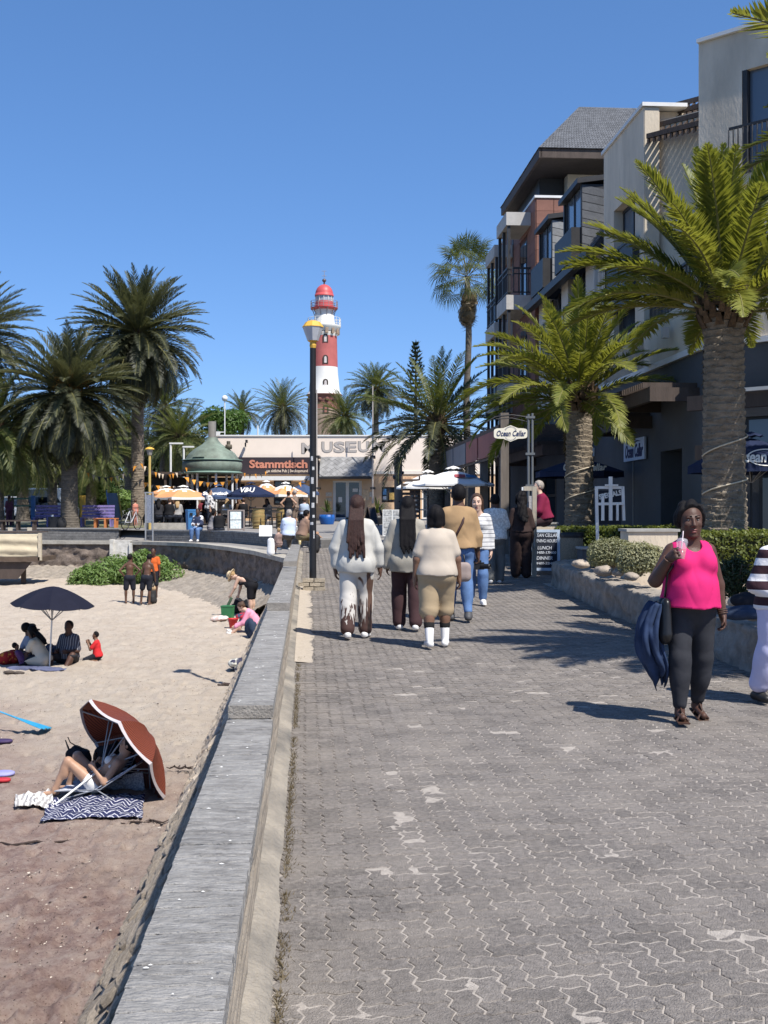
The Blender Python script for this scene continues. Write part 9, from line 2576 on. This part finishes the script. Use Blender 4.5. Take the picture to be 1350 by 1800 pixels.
# deck with cream canvas skirt, at the left edge
dk=thing("timber_deck","raised timber deck with cream canvas skirt on dark legs at the left edge","deck",(at(20,0,46).x,46,S(46)))
z_=lambda py,d=45.0:at(0,py,d).z-S(46)
X=lambda px,d=45.0:at(px,0,d).x-dk.location.x
def cnv(u,v):
 x=X(-60)+(X(70)-X(-60))*u;z=z_(978)+(z_(939)-z_(978))*v
 return Vector((x,-1.05+.03*math.sin(v*14+u)+.02*fbm(u*9,v*4),z-.10*(1-v)*math.sin(u*2.2)*.3))
m=MB();m.grid(cnv,40,16);m.build("canvas",mat("cream_canvas",(.55,.47,.33),.9,.08,1.5,.4,8),dk).modifiers.new("s",'SOLIDIFY').thickness=.01
m=MB();m.box(((X(-60)+X(71))/2,0,z_(983)),(X(71)-X(-60),2.2,.18));m.build("floor_beam",mat("dark_beam",(.10,.07,.05),.8,.25,4,.3),dk)
m=MB();m.box((X(71),-1.04,z_(961)),(.12,.12,z_(937)-z_(985)));m.build("corner_post",mat("cream_post",(.5,.43,.32),.8),dk)
m=MB();m.slab([(X(-60),-.95,z_(988)),(X(55),-.95,z_(988)),(X(30),-.95,z_(1018)),(X(-60),-.95,z_(1018))],(0,.06,0));m.build("underside_board",M_brownwood,dk)
for px in(33,-20):m=MB();m.box((X(px),-.4,z_(986)/2),(.16,.16,z_(986)));m.build("leg",M_brownwood,dk)
m=MB()
for k in range(12):m.box((X(-60)+(X(58)-X(-60))*(k+.5)/12,.1,z_(936)),((X(58)-X(-60))/12-.02,2.0,.04))
m.build("deck_boards",M_brownwood,dk)
b=at(20,0,50.5);o=thing("deck_bench","long dark timber bench table along the deck","bench",(b.x,50.5,.85));m=MB();m.box((0,0,.42),(2.2,.5,.06));m.build("top",M_brownwood,o)
for x in(-1.0,-.35,.3,1.0):m=MB();m.box((x,0,.2),(.08,.4,.4));m.build("leg",M_brownwood,o)
for(px,lab)in((18,"left one of two pale signs under the deck bench"),(52,"right one of two pale signs under the deck bench")):
 b=at(px,930,50.1);m=MB();m.box((0,0,0),(.2,.02,.14));tag(m.build("paper_sign",mat("paper_tan",(.5,.44,.34),.8,.1),None,tuple(b)),lab,"sign")
# far tree mass closing the view behind the car park
m=MB();q_=random.Random(77);bl_=[]
for k in range(46):
 x=-62+56*k/46;bl_.append((x,118+q_.uniform(-3,3),G(67)+q_.uniform(1.0,4.2),2.6,2.2,q_.uniform(2.0,4.5)))
leaf_cloud(m,bl_,30000,.34,5);tag(m.build("tree_belt",M_leafd),kind='stuff')
m=MB();bl_=[]
for k in range(24):
 x=-40+33*k/24;bl_.append((x,88+q_.uniform(-1,1),G(67)+.6,1.3,1.0,q_.uniform(.8,1.5)))
leaf_cloud(m,bl_,14000,.2,6);tag(m.build("shrubbery",M_leafd),kind='stuff')
